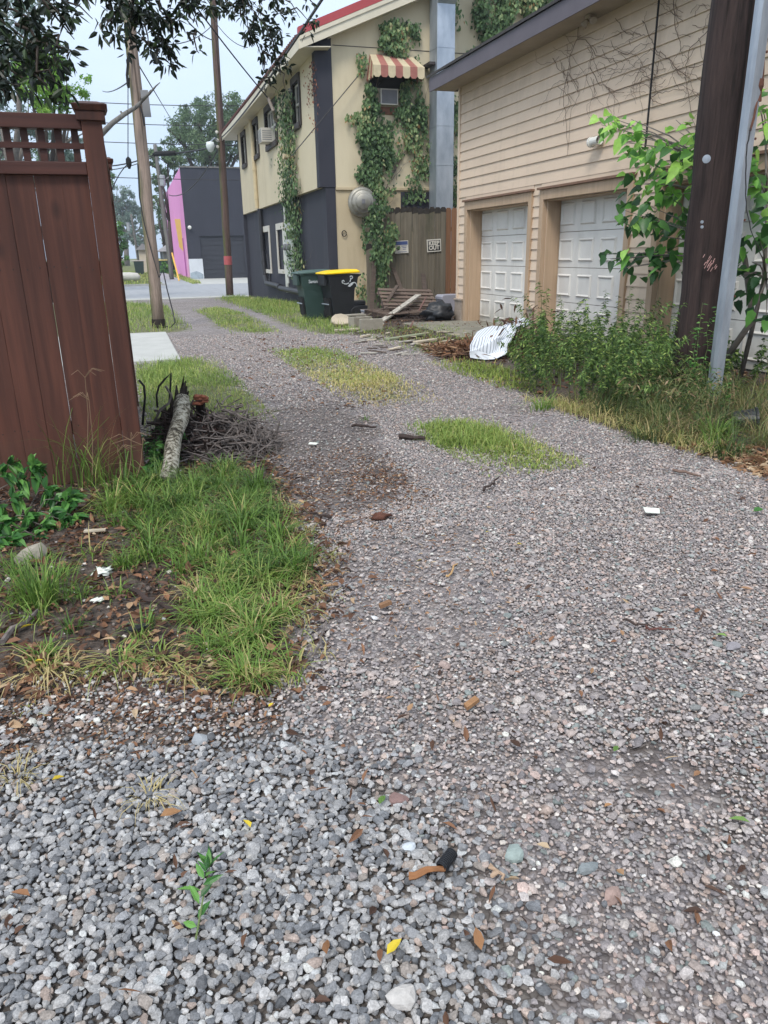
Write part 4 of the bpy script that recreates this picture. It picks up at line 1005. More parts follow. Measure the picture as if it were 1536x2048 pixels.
MB().box(PX+.3, PX+11.7, PY+.4, yb+8, ztop-.5, ztop-.42).build('roof', m_shingle, pk)
ya = onX(349, 438, PX-.02); yb2 = onX(360, 438, PX-.02); yc = onX(366, 500, PX-.02)
MB().extrude([(ya[1], ya[2]), (yb2[1], yb2[2]), (yb2[1]-.3, 1.9), (yb2[1]-1.0, 1.55), (ya[1]-2.6, 2.0)], 0, PX-.02, PX-.001).build('yellow_patch', m_yel, pk)
MB().extrude([(PY+.35, -.42), (PY+2.2, -.42), (PY+1.2, 2.4), (PY+.35, 2.9)], 0, PX-.012, PX-.001).build('pale_patch', m_plain('pale pink', L(232,172,204), .06, 3, .7), pk)
MB().tube([(PX-.06, PY+3.2, 2.6), (PX-.06, PY+2.9, -.4)], .05, 6).build('downpipe', m_plain('mauve pipe', L(176,108,164), .1, 5, .6), pk)
a = onY(380, 518, PY-.02); b = onY(405, 518, PY-.02)
mu = MB().box(PX+.0, b[0], PY-.02, PY-.001, -.42, a[2]).build('white_patch', m_mur, pk)
MB().extrude([(PX+.05, -.4), (b[0]-.05, -.4), (b[0]-.05, -.05), (b[0]-.3, .1), (PX+.5, .18), (PX+.05, .05)], 1, PY-.032, PY-.021).build('grey_wash', m_plain('blue grey wash', L(150,162,172), .3, 3, .8), mu)
lm = onY(379, 455, PY-.1); MB().lathe([(0, .12), (.1, .14), (.16, .06)], lm, (0, -1, 0), 12).build('wall_lamp', m_white, pk)
# a low house further up the far alley
hs = onY(340, 500, 88)
h0 = onY(326, 503, 88); h1 = onY(372, 503, 88)
m_ghse = m_plain('grey house wall', L(120,124,130), .1, 2, .7); m_groof = m_plain('grey shingles', L(140,138,140), .12, 5, .8)
ho = thing('house', 'small grey house with a hipped roof beyond the thin pole', 'house', (h0[0], 88, -.42))
MB().box(h0[0], h0[0]+9, 88, 96, -.6, h0[2]).build('wall', m_ghse, ho)
e0, zr_ = h0[0]-.5, h0[2]; 
MB().add([(e0,87.5,zr_),(e0+10,87.5,zr_),(e0+10,96.5,zr_),(e0,96.5,zr_),(e0+3.5,92,zr_+2.2),(e0+6.5,92,zr_+2.2)], [(0,1,5,4),(1,2,5),(2,3,4,5),(3,0,4),(3,2,1,0)]).build('roof', m_groof, ho)
for k in range(2): MB().box(h0[0]+.6+k*1.1, h0[0]+1.3+k*1.1, 87.95, 87.99, .5, 1.7).build('window', m_wht, ho)
sh = onY(281, 500, 92); g0 = onY(291, 500, 92)
s_ = thing('shed', 'small cream shed left of the grey house', 'shed', (sh[0], 92, -.42))
MB().box(sh[0]-.2, g0[0]+.3, 92, 94.5, -.5, sh[2]).build('wall', m_plain('cream shed', L(196,184,164), .08, 3, .7), s_)
MB().extrude([(sh[0]-.5, sh[2]), (g0[0]+.6, sh[2]), ((sh[0]+g0[0])/2, sh[2]+.7)], 1, 91.7, 94.8).build('roof', m_groof, s_)
# ------------------------------------------------------------------ wheeled bins
m_bg = m_plain('dark green plastic', L(50,70,66), .1, 5, .5, bump=.08); m_bk = m_plain('black plastic', L(34,36,40), .15, 5, .45, bump=.08)
m_gl = m_plain('green lid', L(62,84,80), .08, 5, .5); m_yl = m_plain('yellow lid', L(236,196,10), .05, 5, .4, bump=.04)
m_mark = m_plain('worn white print', L(190,196,200), .3, 40, .7)
def wheeled_bin(label, loc, rot, mbody, mlid, H_=1.0, cat='wheeled bin', tilt=None):
    t = thing('wheeled_bin', label, cat, (0, 0, 0), None)
    mb = MB()
    def ring(z, x0, x1, w): return [(x0,-w,z),(x1,-w,z),(x1,w,z),(x0,w,z)]
    lv = [ring(.0, -.2, .25, .235), ring(.06, -.245, .27, .25), ring(.62, -.325, .30, .275), ring(.70, -.345, .31, .285), ring(.74, -.36, .36, .29), ring(H_-.03, -.39, .40, .305), ring(H_-.03, -.41, .42, .32), ring(H_, -.41, .42, .32), ring(H_, -.39, .40, .3)]
    vs = sum(lv, []); fs = [(3, 2, 1, 0)]
    for i in range(len(lv)-1):
        for k in range(4): fs.append((i*4+k, i*4+(k+1) % 4, (i+1)*4+(k+1) % 4, (i+1)*4+k))
    e = (len(lv)-1)*4; fs.append((e, e+1, e+2, e+3)); mb.add(vs, fs)
    b = mb.build('body', mbody, t, bevel=.018)
    MB().extrude([(-.31, .1), (-.27, .1), (-.31, .5), (-.36, .5)], 1, -.16, .16).build('lift_recess_shade', m_black, t)  # black block on the front stands in for the shade of the lift slot
    MB().tube([(-.375, -.2, .36), (-.375, .2, .36)], .014, 8).build('lift_bar', m_gal2, t)
    MB().extrude([(-.47, H_-.24), (-.40, H_-.24), (-.40, H_-.02), (-.47, H_-.02)], 1, -.2, .2).build('front_lip', mbody, t, bevel=.01)
    mb = MB()
    zl = H_+.003
    P = [[(-.48,-.3,zl-.0),(-.3,-.34,zl),(.43,-.34,zl+.02),(.45,.34,zl+.02),(-.3,.34,zl),(-.48,.3,zl)],
         [(-.48,-.3,zl+.03),(-.3,-.34,zl+.035),(.43,-.34,zl+.06),(.45,.34,zl+.06),(-.3,.34,zl+.035),(-.48,.3,zl+.03)],
         [(-.3,-.2,zl+.07),(-.18,-.24,zl+.08),(.38,-.26,zl+.095),(.38,.26,zl+.095),(-.18,.24,zl+.08),(-.3,.2,zl+.07)]]
    vs = sum(P, []); fs = [tuple(range(6))[::-1], tuple(range(12, 18))]
    for i in range(2):
        for k in range(6): fs.append((i*6+k, i*6+(k+1) % 6, (i+1)*6+(k+1) % 6, (i+1)*6+k))
    mb.add(vs, fs); mb.build('lid', mlid, t, bevel=.012)
    MB().tube([(.42,-.22,H_-.06), (.5,-.22,H_-.02), (.5,.22,H_-.02), (.42,.22,H_-.06)], .016, 8).build('handle', mbody, t)
    for s in (-1, 1):
        w = MB().lathe([(-.03, .10), (-.03, .135), (-.02, .145), (.02, .145), (.03, .135), (.03, .10)], (.31, s*.285, .142), (0, 1, 0), 20).build('wheel', m_black, t)
        MB().lathe([(-.036, .05), (.036, .05)], (.31, s*.285, .142), (0, 1, 0), 12).build('hub', m_bk, w)
    t.location = loc; t.rotation_euler = (0, 0, rot); t.scale = (.82, .85, .9)
    if tilt: t.rotation_euler = tilt
    return t
def lettering(txt, size, parent, loc, rot, mat, bold=.0, ext=.002, align='CENTER', name='lettering'):
    cu = bpy.data.curves.new(name, 'FONT'); cu.body = txt; cu.size = size; cu.extrude = ext; cu.offset = bold; cu.align_x = align; cu.align_y = 'CENTER'
    o = bpy.data.objects.new(name, cu); COL.objects.link(o); cu.materials.append(mat)
    me = bpy.data.meshes.new_from_object(o.evaluated_get(bpy.context.evaluated_depsgraph_get())); bpy.data.objects.remove(o)
    o = bpy.data.objects.new(name, me); COL.objects.link(o)
    if not me.materials: me.materials.append(mat)
    o.parent = parent; o.location = loc; o.rotation_euler = rot; return o
gB = G(678, 643); gA = G(626, 640)
yb_ = wheeled_bin('black wheeled bin with a yellow lid and worn white print', (4.06, 15.4, 0), R(9), m_bk, m_yl)
mb = MB()
def stroke(pts, w):
    for a, b in zip(pts[:-1], pts[1:]): mb.bar((a[0], -.318, a[1]), (b[0], -.318, b[1]), w, .006, (0, 1, 0))
for P_ in ([(.20+.035*math.cos(t), .93+.03*math.sin(t)) for t in np.linspace(-2.4, 3.0, 9)], [(.20, .91), (.17, .86), (.16, .83)], [(-.02+.03*math.cos(t), .84+.03*math.sin(t)) for t in np.linspace(0, 5, 8)],
          [(.0, .80), (.06, .79), (.13, .81)], [(.27+.075*math.cos(t), .73+.09*math.sin(t)) for t in np.linspace(0, 2.4, 7)]): stroke(P_, .02)
mb.extrude([(.10, .74), (.16, .73), (.24, .78), (.27, .83), (.22, .82), (.15, .79)], 1, -.322, -.315)
mb.build('worn_print', m_mark, yb_)
gb_ = wheeled_bin('dark green wheeled bin standing behind the yellow lidded one', (3.66, 15.98, 0), R(4), m_bg, m_gl)
lettering('Savannah', .1, gb_, (-.02, -.312, .84), (R(90), 0, 0), m_mark, .002, .004)
# two far bins across the street
for px_, lab in ((280, 'small dark bin with a pale lid across the street, left of the leaning pole'), (327, 'small dark bin with a pale yellow lid across the street, right of the leaning pole')):
    a = G(px_, 548) if px_ < 300 else G(px_, 546)
    w = thing('wheeled_bin', lab, 'wheeled bin', tuple(a)); s = 1.25
    MB().hexa([(a[0]-.4,a[1]-.4,a[2]-.05),(a[0]+.4,a[1]-.4,a[2]-.05),(a[0]+.4,a[1]+.4,a[2]-.05),(a[0]-.4,a[1]+.4,a[2]-.05),(a[0]-.5,a[1]-.5,a[2]+s),(a[0]+.5,a[1]-.5,a[2]+s),(a[0]+.5,a[1]+.5,a[2]+s),(a[0]-.5,a[1]+.5,a[2]+s)]).build('body', m_bg, w, bevel=.03)
    MB().box(a[0]-.75, a[0]+.65, a[1]-.55, a[1]+.55, a[2]+s+.01, a[2]+s+.12).build('lid', m_wht if px_ < 300 else m_plain('pale yellow lid', L(220,206,130), .05, 4, .5), w, bevel=.03)
a = G(265, 562); mb = MB().lathe([(0, .12), (.15, .3), (.7, .34), (1.3, .3), (1.5, .1)], a+np.array([-.9, 0, .32]), (1, .1, -.04), 12)
tag(mb.build('white_sack', m_wht, smooth=True), 'lumpy white sack lying on the grass across the street', 'sack')
o = MB().tube([onY(344, 506, PY-1.5), np.append(onY(357, 548, PY-3)[:2], -.42)], .06, 8).build('guy_marker', m_yel); tag(o, 'yellow guy wire marker leaning before the pink wall', 'marker')

# ------------------------------------------------------------------ grey plank fence with its signs
WFY = 17.6
m_gw = m_wood('weathered plank', L(90,84,73), L(134,126,110), 2, 24, .85, .5, dark=L(62,66,46))
m_bw = m_wood('newer brown plank', L(120,86,62), L(152,112,84), 2, 22, .8, .4)
m_dt = m_plain('blackened plank top', L(48,44,40), .3, 14, .9)
wf = thing('plank_fence', 'weathered grey dog eared plank fence between the building and the garage', 'fence', (6.5, WFY, 0))
x = 5.33; i = 0
while x < 8.6:
    w = .142; h = (1.5 if x < 5.7 else 2.27)+rng.uniform(-.015, .015); o = rng.normal(0, .006); newer = 7.28 < x < 7.75
    MB().extrude([(x+.003, -.05), (x+w-.003, -.05), (x+w-.003, h-.04), (x+w-.035, h), (x+.035, h), (x+.003, h-.04)], 1, WFY+o, WFY+.018+o).build('plank', m_bw if newer else m_gw, wf)
    if not newer: MB().extrude([(x+.002, h-.09-.07*rng.random()), (x+w-.002, h-.09-.05*rng.random()), (x+w-.002, h-.038), (x+w-.034, h+.002), (x+.034, h+.002), (x+.002, h-.038)], 1, WFY+o-.002, WFY+.02+o).build('weathered_top', m_dt, wf)
    x += w; i += 1
MB().box(5.33, 8.6, WFY+.03, WFY+.07, .35, .44).box(5.33, 8.6, WFY+.03, WFY+.07, 1.75, 1.84).build('back_rail', m_gw, wf)
def signb(name, label, px, w, h, tilt, mats):
    c = onY(*px, WFY-.03); t = thing(name, label, 'sign', tuple(c))
    o = MB().box(c[0]-w/2, c[0]+w/2, c[1]-.002, c[1]+.004, c[2]-h/2, c[2]+h/2).build('plate', m_wht, t, bevel=.002)
    t.rotation_euler = (0, tilt, 0); return t, c
sg, c = signb('warning_sign', 'black and white KEEP OUT sign on the grey planks', (868, 491), .36, .28, R(-3), None)
MB().box(c[0]-.155, c[0]+.155, c[1]-.005, c[1]-.0021, c[2]-.115, c[2]+.115).build('black_field', m_bk, sg)
lettering('KEEP', .125, sg, (0, -.006, .05), (R(90), 0, 0), m_wht, .005, .001)
lettering('OUT', .125, sg, (0, -.006, -.052), (R(90), 0, 0), m_wht, .005, .001)
sg, c = signb('notice_sign', 'small white notice with a blue heading and camera picture on the grey planks', (803, 494), .34, .28, R(-2), None)
m_bl = m_plain('blue print', L(70,84,128), .1, 9, .5)
MB().box(c[0]-.155, c[0]+.155, c[1]-.004, c[1]-.0021, c[2]+.045, c[2]+.125).build('heading', m_bl, sg)
MB().extrude([(c[0]-.13, c[2]-.01), (c[0]-.04, c[2]-.035), (c[0]-.035, c[2]-.05), (c[0]-.1, c[2]-.075), (c[0]-.12, c[2]-.06), (c[0]-.09, c[2]-.045), (c[0]-.135, c[2]-.03)], 1, c[1]-.004, c[1]-.0021).build('camera_icon', m_bk, sg)
mb = MB()
for r_, (u0_, u1_) in enumerate(((.0, .13), (.02, .12), (.03, .11))): mb.box(c[0]+u0_, c[0]+u1_, c[1]-.0035, c[1]-.0021, c[2]+.012-r_*.035, c[2]+.026-r_*.035)
mb.box(c[0]-.1, c[0]+.13, c[1]-.0035, c[1]-.0021, c[2]-.115, c[2]-.103)
mb.build('print_line', m_bl, sg)
# ------------------------------------------------------------------ things lying about
m_pal = m_wood('grey pallet wood', L(84,70,62), L(128,110,98), 0, 22, .85, .4)
m_ply = m_plain('weathered board', L(186,174,154), .22, 6, .8, bump=.25)
m_wplank = m_plain('flaking white plank', L(166,160,150), .4, 16, .8, bump=.4)
m_cinder = m_plain('cinder block', L(146,140,128), .16, 12, .95, bump=.5, bscale=120)
m_stick = m_plain('grey brown stick', L(112,92,82), .3, 20, .9, bump=.4)
m_twig = m_plain('bleached twig', L(104,96,92), .5, 30, .9)
m_dkstick = m_plain('dark wet stick', L(58,46,42), .3, 20, .8)
def rotz(p, a): return (p[0]*math.cos(a)-p[1]*math.sin(a), p[0]*math.sin(a)+p[1]*math.cos(a))
def pallet(loc, rot, label, tilt=(0, 0)):
    t = thing('pallet', label, 'pallet', (0, 0, 0), 'pallets heaped against the plank fence')
    for i in range(7): MB().box(-.6, .6, -.5+i*.157-.045, -.5+i*.157+.045, .118, .136).build('deck_board', m_pal, t)
    for y in (-.48, 0, .48): MB().box(-.6, .6, y-.045, y+.045, 0, .018).build('bottom_board', m_pal, t)
    for x in (-.56, 0, .56):
        MB().extrude([(-.545, .0185), (-.35, .0185), (-.32, .055), (-.15, .055), (-.12, .0185), (.12, .0185), (.15, .055), (.32, .055), (.35, .0185), (.545, .0185), (.545, .1175), (-.545, .1175)], 0, x-.02, x+.02).build('stringer', m_pal, t)
    t.location = loc; t.rotation_euler = (tilt[0], tilt[1], rot); return t
pallet((5.35, 15.3, .02), R(8), 'lower broken grey pallet in the heap by the plank fence', (R(2), R(-1)))
pallet((5.68, 15.75, .2), R(-6), 'upper grey pallet resting tilted on the heap by the plank fence', (R(26), R(3)))
a = onY(763, 660, 14.5); a[2] = .01; b = onY(837, 590, 15.6)
tag(MB().bar(a, b, .13, .035).build('plank', m_wplank, bevel=.003), 'long flaking white plank propped diagonally on the pallets', 'plank')
a = onY(748, 640, 15.2); b = onY(794, 606, 16.0)
tag(MB().bar(a, b, .035, .03).build('plank', m_pal), 'thin brown batten leaning left of the white plank', 'plank')
a = G(762, 650); b = onY(728, 633, 15.6)
tag(MB().bar(a+np.array([0,0,.02]), b, .12, .025).build('plank', m_wplank), 'short pale board slanting between the cinder blocks and the white plank', 'plank')
mb = MB().tube([G(822, 655)+np.array([0,0,.01]), onY(828, 640, 14.9), onY(838, 622, 15.0), onY(847, 605, 15.1), onY(853, 592, 15.2)], [.03, .025, .02, .018, .008], 7, jit=.2)
mb.tube([onY(838, 622, 15.0), onY(830, 648, 14.6), onY(824, 654, 14.5)], [.018, .015, .008], 6)
tag(mb.build('stick', m_plain('reddish stick', L(112,82,76), .2, 20, .8)), 'forked reddish stick standing against the pallets', 'stick')
def cinder(px, rot, label, up=False):
    t0 = G(*px); mb = MB(); Lh, Wh, Hh = .195, .095, .19
    for x0, x1 in ((-Lh, -Lh+.032), (-.016, .016), (Lh-.032, Lh)): mb.box(x0, x1, -Wh+.0305, Wh-.0305, 0, Hh)
    mb.box(-Lh, Lh, -Wh, -Wh+.03, 0, Hh).box(-Lh, Lh, Wh-.03, Wh, 0, Hh)
    o = mb.build('cinder_block', m_cinder, None, bevel=.003, origin=(0, 0, 0)); o.location = t0; o.rotation_euler = (R(90) if up else 0, 0, rot)
    if up: o.location = t0+np.array([0, 0, .095])
    tag(o, label, 'cinder block', 'cinder blocks by the pallets'); return o
cinder((706, 648), R(10), 'cinder block with its hollow end open, beside the round of cut wood', True)
cinder((720, 655), R(20), 'cinder block between the hollow one and the white plank foot')
cinder((742, 660), R(-4), 'cinder block nearest the foot of the long white plank')
mb = MB(); pts = [(-.2,.0),(-.17,.1),(-.08,.16),(.05,.17),(.16,.12),(.21,.02),(.15,-.06),(0,-.08),(-.14,-.06)]
mb.extrude(pts, 1, -.04, .04); o = mb.build('wood_round', m_ply, None, bevel=.02, origin=(0, 0, 0)); o.location = G(682, 652)+np.array([0, 0, .07]); o.rotation_euler = (R(-38), 0, R(10))
tag(o, 'pale curved offcut of wood lying before the yellow lidded bin', 'offcut')
for (p0, p1, w, lab) in (((670, 664), (718, 661), .09, 'thick pale board flat on the grass before the cinder blocks'), ((775, 682), (845, 672), .1, 'long greenish board lying flat before the pallets'), ((830, 688), (870, 683), .1, 'bleached board scrap lying left of the striped cloth'), ((722, 677), (740, 674), .05, 'small pale wood scrap on the leaf litter before the pallets')):
    a = G(*p0); b = G(*p1); a[2] += .025; b[2] += .03
    tag(MB().bar(a, b, w, .03).build('board', m_ply if 'green' not in lab else m_plain('greenish board', L(138,144,118), .2, 8, .9), bevel=.003), lab, 'board')
def twig_pile(name, label, c, rx, ry, h, n, mat, ln=.35, r=.006):
    mb = MB()
    for i in range(n):
        a = rng.uniform(0, 6.28); q = math.sqrt(rng.random()); p = np.array([c[0]+rx*q*math.cos(a), c[1]+ry*q*math.sin(a), c[2]+.01+h*(1-q)*rng.random()])
        d = np.array([rng.normal(), rng.normal(), rng.normal()*.35]); d /= np.linalg.norm(d); l = ln*rng.uniform(.4, 1.2); pts = [p-d*l/2]
        for s in range(1, 5): pts.append(p+d*l*(s/4-.5)+rng.normal(0, .014, 3))
        for q_ in pts: q_[2] = max(q_[2], .006)
        rr = r*rng.uniform(.5, 1.5); mb.tube(pts, [rr, rr*.95, rr*.85, rr*.7, rr*.4], 4)
    o = mb.build(name, mat); tag(o, label, 'twigs', kind='stuff'); return o
m_old = m_wood('dark old board', L(66,56,50), L(104,90,80), 0, 20, .9, .4)
for (a_, b_, w_, h_, lab) in (((4.75,15.0,.08),(5.6,14.75,.1),.12,.025,'dark old board lying across the front of the pallet heap'), ((5.0,15.2,.2),(6.0,15.35,.16),.1,.03,'dark old board laid along the lower pallet'), ((5.1,15.65,.2),(5.5,15.9,.62),.09,.025,'dark slat sticking up from the back of the pallet heap'),
        ((5.5,14.8,.03),(6.05,15.25,.06),.11,.03,'dark old board lying flat beside the concrete apron'), ((4.6,15.35,.05),(5.15,15.5,.22),.08,.03,'dark slat leaning on the left end of the lower pallet'), ((4.9,14.55,.02),(5.75,14.35,.02),.07,.02,'thin dark slat on the ground before the pallet heap'), ((5.35,15.05,.14),(5.95,14.6,.03),.06,.05,'dark stick of lumber sliding off the right of the pallets')):
    tag(MB().bar(np.array(a_), np.array(b_), w_, h_).build('board', m_old, bevel=.002), lab, 'board')
for (a_, b_, w_, lab) in (((5.2,16.9,.0),(5.5,17.5,1.15),.1,'dark board leaning on the plank fence left of the white plank'), ((6.1,16.8,.0),(5.95,17.5,.95),.09,'dark board leaning on the plank fence behind the pallets'), ((6.45,16.6,.0),(6.7,17.5,.8),.12,'short dark board leaning on the plank fence behind the black sack')):
    tag(MB().bar(np.array(a_), np.array(b_), w_, .025, (0, 1, 0)).build('board', m_old, bevel=.002), lab, 'board')
twig_pile('brush_heap', 'dark brush and stems tangled round the pallet heap', (5.35, 15.05, 0), .75, .45, .22, 160, m_dkstick, .5, .008)
rr_ = np.random.default_rng(77)
for i_ in range(46):
    p_ = G(rr_.uniform(700, 940), rr_.uniform(664, 712)); a_ = rr_.uniform(-.5, .5); l_ = rr_.uniform(.03, .14)
    d_ = np.array([math.cos(a_), math.sin(a_), rr_.normal(0, .06)])*l_; w_ = rr_.uniform(.02, .07)
    mb_ = MB().bar(p_-d_+np.array([0, 0, .025]), p_+d_+np.array([0, 0, .025]), w_, .012); o_ = mb_.build('wood_scrap', (m_ply, m_old, m_wplank)[i_ % 3])
    tag(o_, ('pale wood scrap', 'dark wood scrap', 'whitish wood scrap')[i_ % 3]+' strewn on the ground before the pallets', 'scrap', ('pale scraps', 'dark scraps', 'whitish scraps')[i_ % 3]+' before the pallets')
# grey tub, black sacks
c = onY(903, 640, 15.9); mb = MB()
P_ = lambda s, z: [(c[0]-.3*s,15.7,z),(c[0]+.3*s,15.7,z),(c[0]+.3*s,16.1,z),(c[0]-.3*s,16.1,z)]
mb.add(P_(.85, .0)+P_(1, .3)+P_(1.06, .3)+P_(1.06, .36)+P_(.9, .40), [(3,2,1,0)]+[(i*4+k, i*4+(k+1) % 4, (i+1)*4+(k+1) % 4, (i+1)*4+k) for i in range(4) for k in range(4)]+[(16,17,18,19)])
tag(mb.build('storage_tub', m_plain('grey tub', L(150,150,160), .08, 5, .5), bevel=.02), 'grey plastic tub against the garage corner beside the black sack', 'tub')
def blob(c, r, mat, name, sub=3, amp=.2, fr=3.0, seed=0, parent=None):
    V, Fc = ico(sub); rr = np.random.default_rng(seed); d = V.copy(); k = np.ones(len(V))
    for i in range(9):
        n = unit(rr.normal(size=3)); ph = rr.uniform(0, 6); k += amp/3*np.sin(fr*(1+i*.4)*(V@n)*2+ph)
    V = V*k[:, None]*np.array(r)[None]; V[:, 2] = np.maximum(V[:, 2], -r[2]*.6); V = V+np.array(c)
    return raw(name, V, Fc.ravel(), np.arange(len(Fc))*3, np.full(len(Fc), 3), mat, parent, smooth=True)
c = G(884, 648); tag(blob(c+np.array([.22, .75, .13]), (.27, .24, .2), m_bk, 'refuse_sack', 3, .35, 2.6, 3), 'slumped black refuse sack between the pallets and the grey tub', 'sack')
# fallen black lid and wheel right of the bin
t = thing('cart_base', 'black wheeled base of a broken cart lying right of the yellow lidded bin', 'cart', tuple(G(722, 632)))
c = G(722, 632); MB().box(c[0]-.2, c[0]+.25, c[1]+.3, c[1]+.7, .12, .2).box(c[0]-.1, c[0]+.22, c[1]+.35, c[1]+.65, .201, .3).build('tray', m_bk, t, bevel=.02)
MB().tube([(c[0]-.2, c[1]+.3, .14), (c[0]+.3, c[1]-.2, .05)], .02, 8).build('axle', m_gal2, t)
# fallen lichen covered log, its rotten stump, twig heap
m_lich = NT('lichen bark'); v = m_lich.pos(); f = m_lich.noise(34, 5, v, .7)
col = m_lich.ramp(m_lich.math('ADD', m_lich.math('MULTIPLY', f, .8), m_lich.math('MULTIPLY', m_lich.noise(7, 3), .28)), [(.44, L(46,42,36)), (.52, L(112,106,92)), (.58, L(160,156,143)), (.75, L(184,182,170))])
m_lich.bump(f, .8, .01); m_lich = m_lich.done(col, .9, 0, .2)
m_rot = m_plain('rotten dark wood', L(50,43,38), .55, 16, .95, bump=.8, bscale=40)
lg = thing('log', 'lichen spotted log lying propped up beside the fence post', 'log', tuple(G(345, 950)))
A = G(336, 975)+np.array([0, 0, .05]); Bq = onY(366, 800, 5.55); Cq = onY(378, 782, 5.8)
ax = [A + (Bq-A)*s for s in np.linspace(0, 1, 9)]
for i, p in enumerate(ax): p[:] = p+np.array([.007*math.sin(i*1.3), 0, .008*math.sin(i*.8)])
MB().tube(ax, [.046, .048, .05, .051, .049, .052, .056, .058, .052], 16, jit=.09).build('trunk', m_lich, lg, smooth=True)
st = MB()
for k_ in range(16):
    b_ = onY(345+rng.normal(0, 8), 862+rng.normal(0, 4), 5.65+rng.normal(0, .05)); t_ = onY(357+rng.normal(0, 10), rng.uniform(770, 835), 5.65+rng.normal(0, .05)) if k_ > 3 else onY(368+3*k_, 752+10*k_, 5.62)
    m_ = (b_+t_)/2+rng.normal(0, .02, 3); st.tube([b_, m_, t_], [rng.uniform(.03, .05), rng.uniform(.022, .036), .004], 7, jit=.35)
for k_ in range(7):
    b_ = onY(326+rng.normal(0, 5), 856, 5.7); t_ = onY(330+rng.normal(0, 8), rng.uniform(805, 840), 5.75); st.tube([b_, (b_+t_)/2+rng.normal(0, .015, 3), t_], [.035, .025, .004], 7, jit=.35)
st.build('rotten_stump', m_rot, lg)
MB().tube([onY(405, 830, 5.6), onY(402, 815, 5.55), onY(400, 803, 5.5)], [.04, .035, .035], 8, jit=.3).build('stub', m_rot, lg)
m_fung = m_plain('rust brown fungus', L(122,72,52), .35, 18, .8, bump=.6)
for k in range(7): 
    p = onY(402+rng.normal(0, 6), 803+rng.normal(0, 5), 5.42); blob(p, (.032, .026, .016), m_fung, 'fungus', 2, .3, 3, k, lg)
m_loop = m_plain('black root', L(38,36,38), .2, 20, .7)
for pts_, r_, lab, mt in (([(285,850),(290,795),(288,772),(278,760)], .008, 'black curved root loop nearest the fence post', m_loop), ([(315,815),(313,790),(318,772),(330,758),(342,746),(341,770),(339,800)], .007, 'black hooped root standing up left of the log', m_loop),
                  ([(308,845),(320,820),(338,806),(342,790),(334,776),(330,772)], .009, 'pale bent twig left of the log', m_twig)):
    o = MB(); P_ = [onY(x, y, 5.35) for x, y in pts_]; o.tube(P_, r_, 7); tag(o.build('root', mt, smooth=True), lab, 'root')
c = G(478, 900); twig_pile('twig_heap', 'heap of bleached grey twigs right of the lichen spotted log', (c[0]-.05, c[1]+.1, 0), .34, .5, .4, 380, m_twig, .34, .0055)
c = G(400, 905); twig_pile('twig_heap', 'brown sticks and dead stems between the log and the grey twigs', (c[0], c[1]+.3, 0), .36, .55, .3, 320, m_dkstick, .38, .0065)
o = MB().bar(G(455, 895)+np.array([-.1, .1, .1]), G(425, 870)+np.array([-.06, .1, .17]), .09, .02).build('board', m_plain('red brown board', L(112,74,66), .2, 9, .8)); tag(o, 'broken red brown board stuck in the twig heap', 'board')
# striped cloth over a heap of brown palm debris
CL = G(970, 722)
def cloth():
    P = [[(958,664),(1000,650),(1045,640),(1062,640)], [(944,680),(985,668),(1028,655),(1055,650)], [(939,690),(978,690),(1010,672),(1035,662)], [(940,700),(975,708),(1006,698),(1012,690)], [(945,716),(975,722),(1006,712),(1012,705)]]
    yb0 = G(975, 722)[1]; YR = (.75, .42, .2, .07, 0); cg = []
    for k, row in enumerate(P):
        cg.append([onY(x, y, yb0+YR[k]+(.06*m if k < 4 else .03*m)) for m, (x, y) in enumerate(row)])
    cg = np.array(cg); nu, nv = 60, 110
    def interp(u, v):
        u = u*(cg.shape[0]-1); v = v*(cg.shape[1]-1); i = min(int(u), cg.shape[0]-2); j = min(int(v), cg.shape[1]-2); a, b = u-i, v-j
        a = a*a*(3-2*a)
        return (cg[i,j]*(1-a)*(1-b)+cg[i+1,j]*a*(1-b)+cg[i,j+1]*(1-a)*b+cg[i+1,j+1]*a*b)
    V = []; U = []
    for i in range(nu):
        for j in range(nv):
            u, v = i/(nu-1), j/(nv-1); p = interp(u, v)
            p = p + np.array([.02*math.sin(v*9+u*5)+.008*math.sin(v*21+u*9), .025*math.sin(u*8+v*5)+.01*math.sin(u*15-v*11), (.022*math.sin(v*11+u*7)+.010*math.sin(u*17+v*13))*min(1, (1-u)*3)])
            p[2] = max(p[2], .012); V.append(p); U.append((v*21+u*1.5+.5*math.sin(u*3.1)+.35*math.sin(u*5+v*3)) if u < .72+.2*v else .3)
    idx_ = np.arange(nu*nv).reshape(nu, nv); q_ = np.stack([idx_[:-1,:-1], idx_[:-1,1:], idx_[1:,1:], idx_[1:,:-1]], -1).reshape(-1, 4)
    t = NT('striped cloth'); a_ = t.math('FRACT', t.attr('stripe')); band = t.ramp(a_, [(0, L(214,220,228)), (.64, L(214,220,228)), (.74, L(140,146,157)), (.9, L(140,146,157)), (1, L(214,220,228))])
    t.bump(t.noise(60, 3), .2, .004); t.done(band, .85, 0, .2)
    o = raw('striped_cloth', np.array(V), q_.ravel(), np.arange(len(q_))*4, np.full(len(q_), 4), t.m, smooth=True, attrs={'stripe': np.array(U)+20})
    md = o.modifiers.new('thick', 'SOLIDIFY'); md.thickness = .006
    return o
tag(cloth(), 'crumpled grey and white striped cloth thrown over the brown leaf heap', 'cloth')
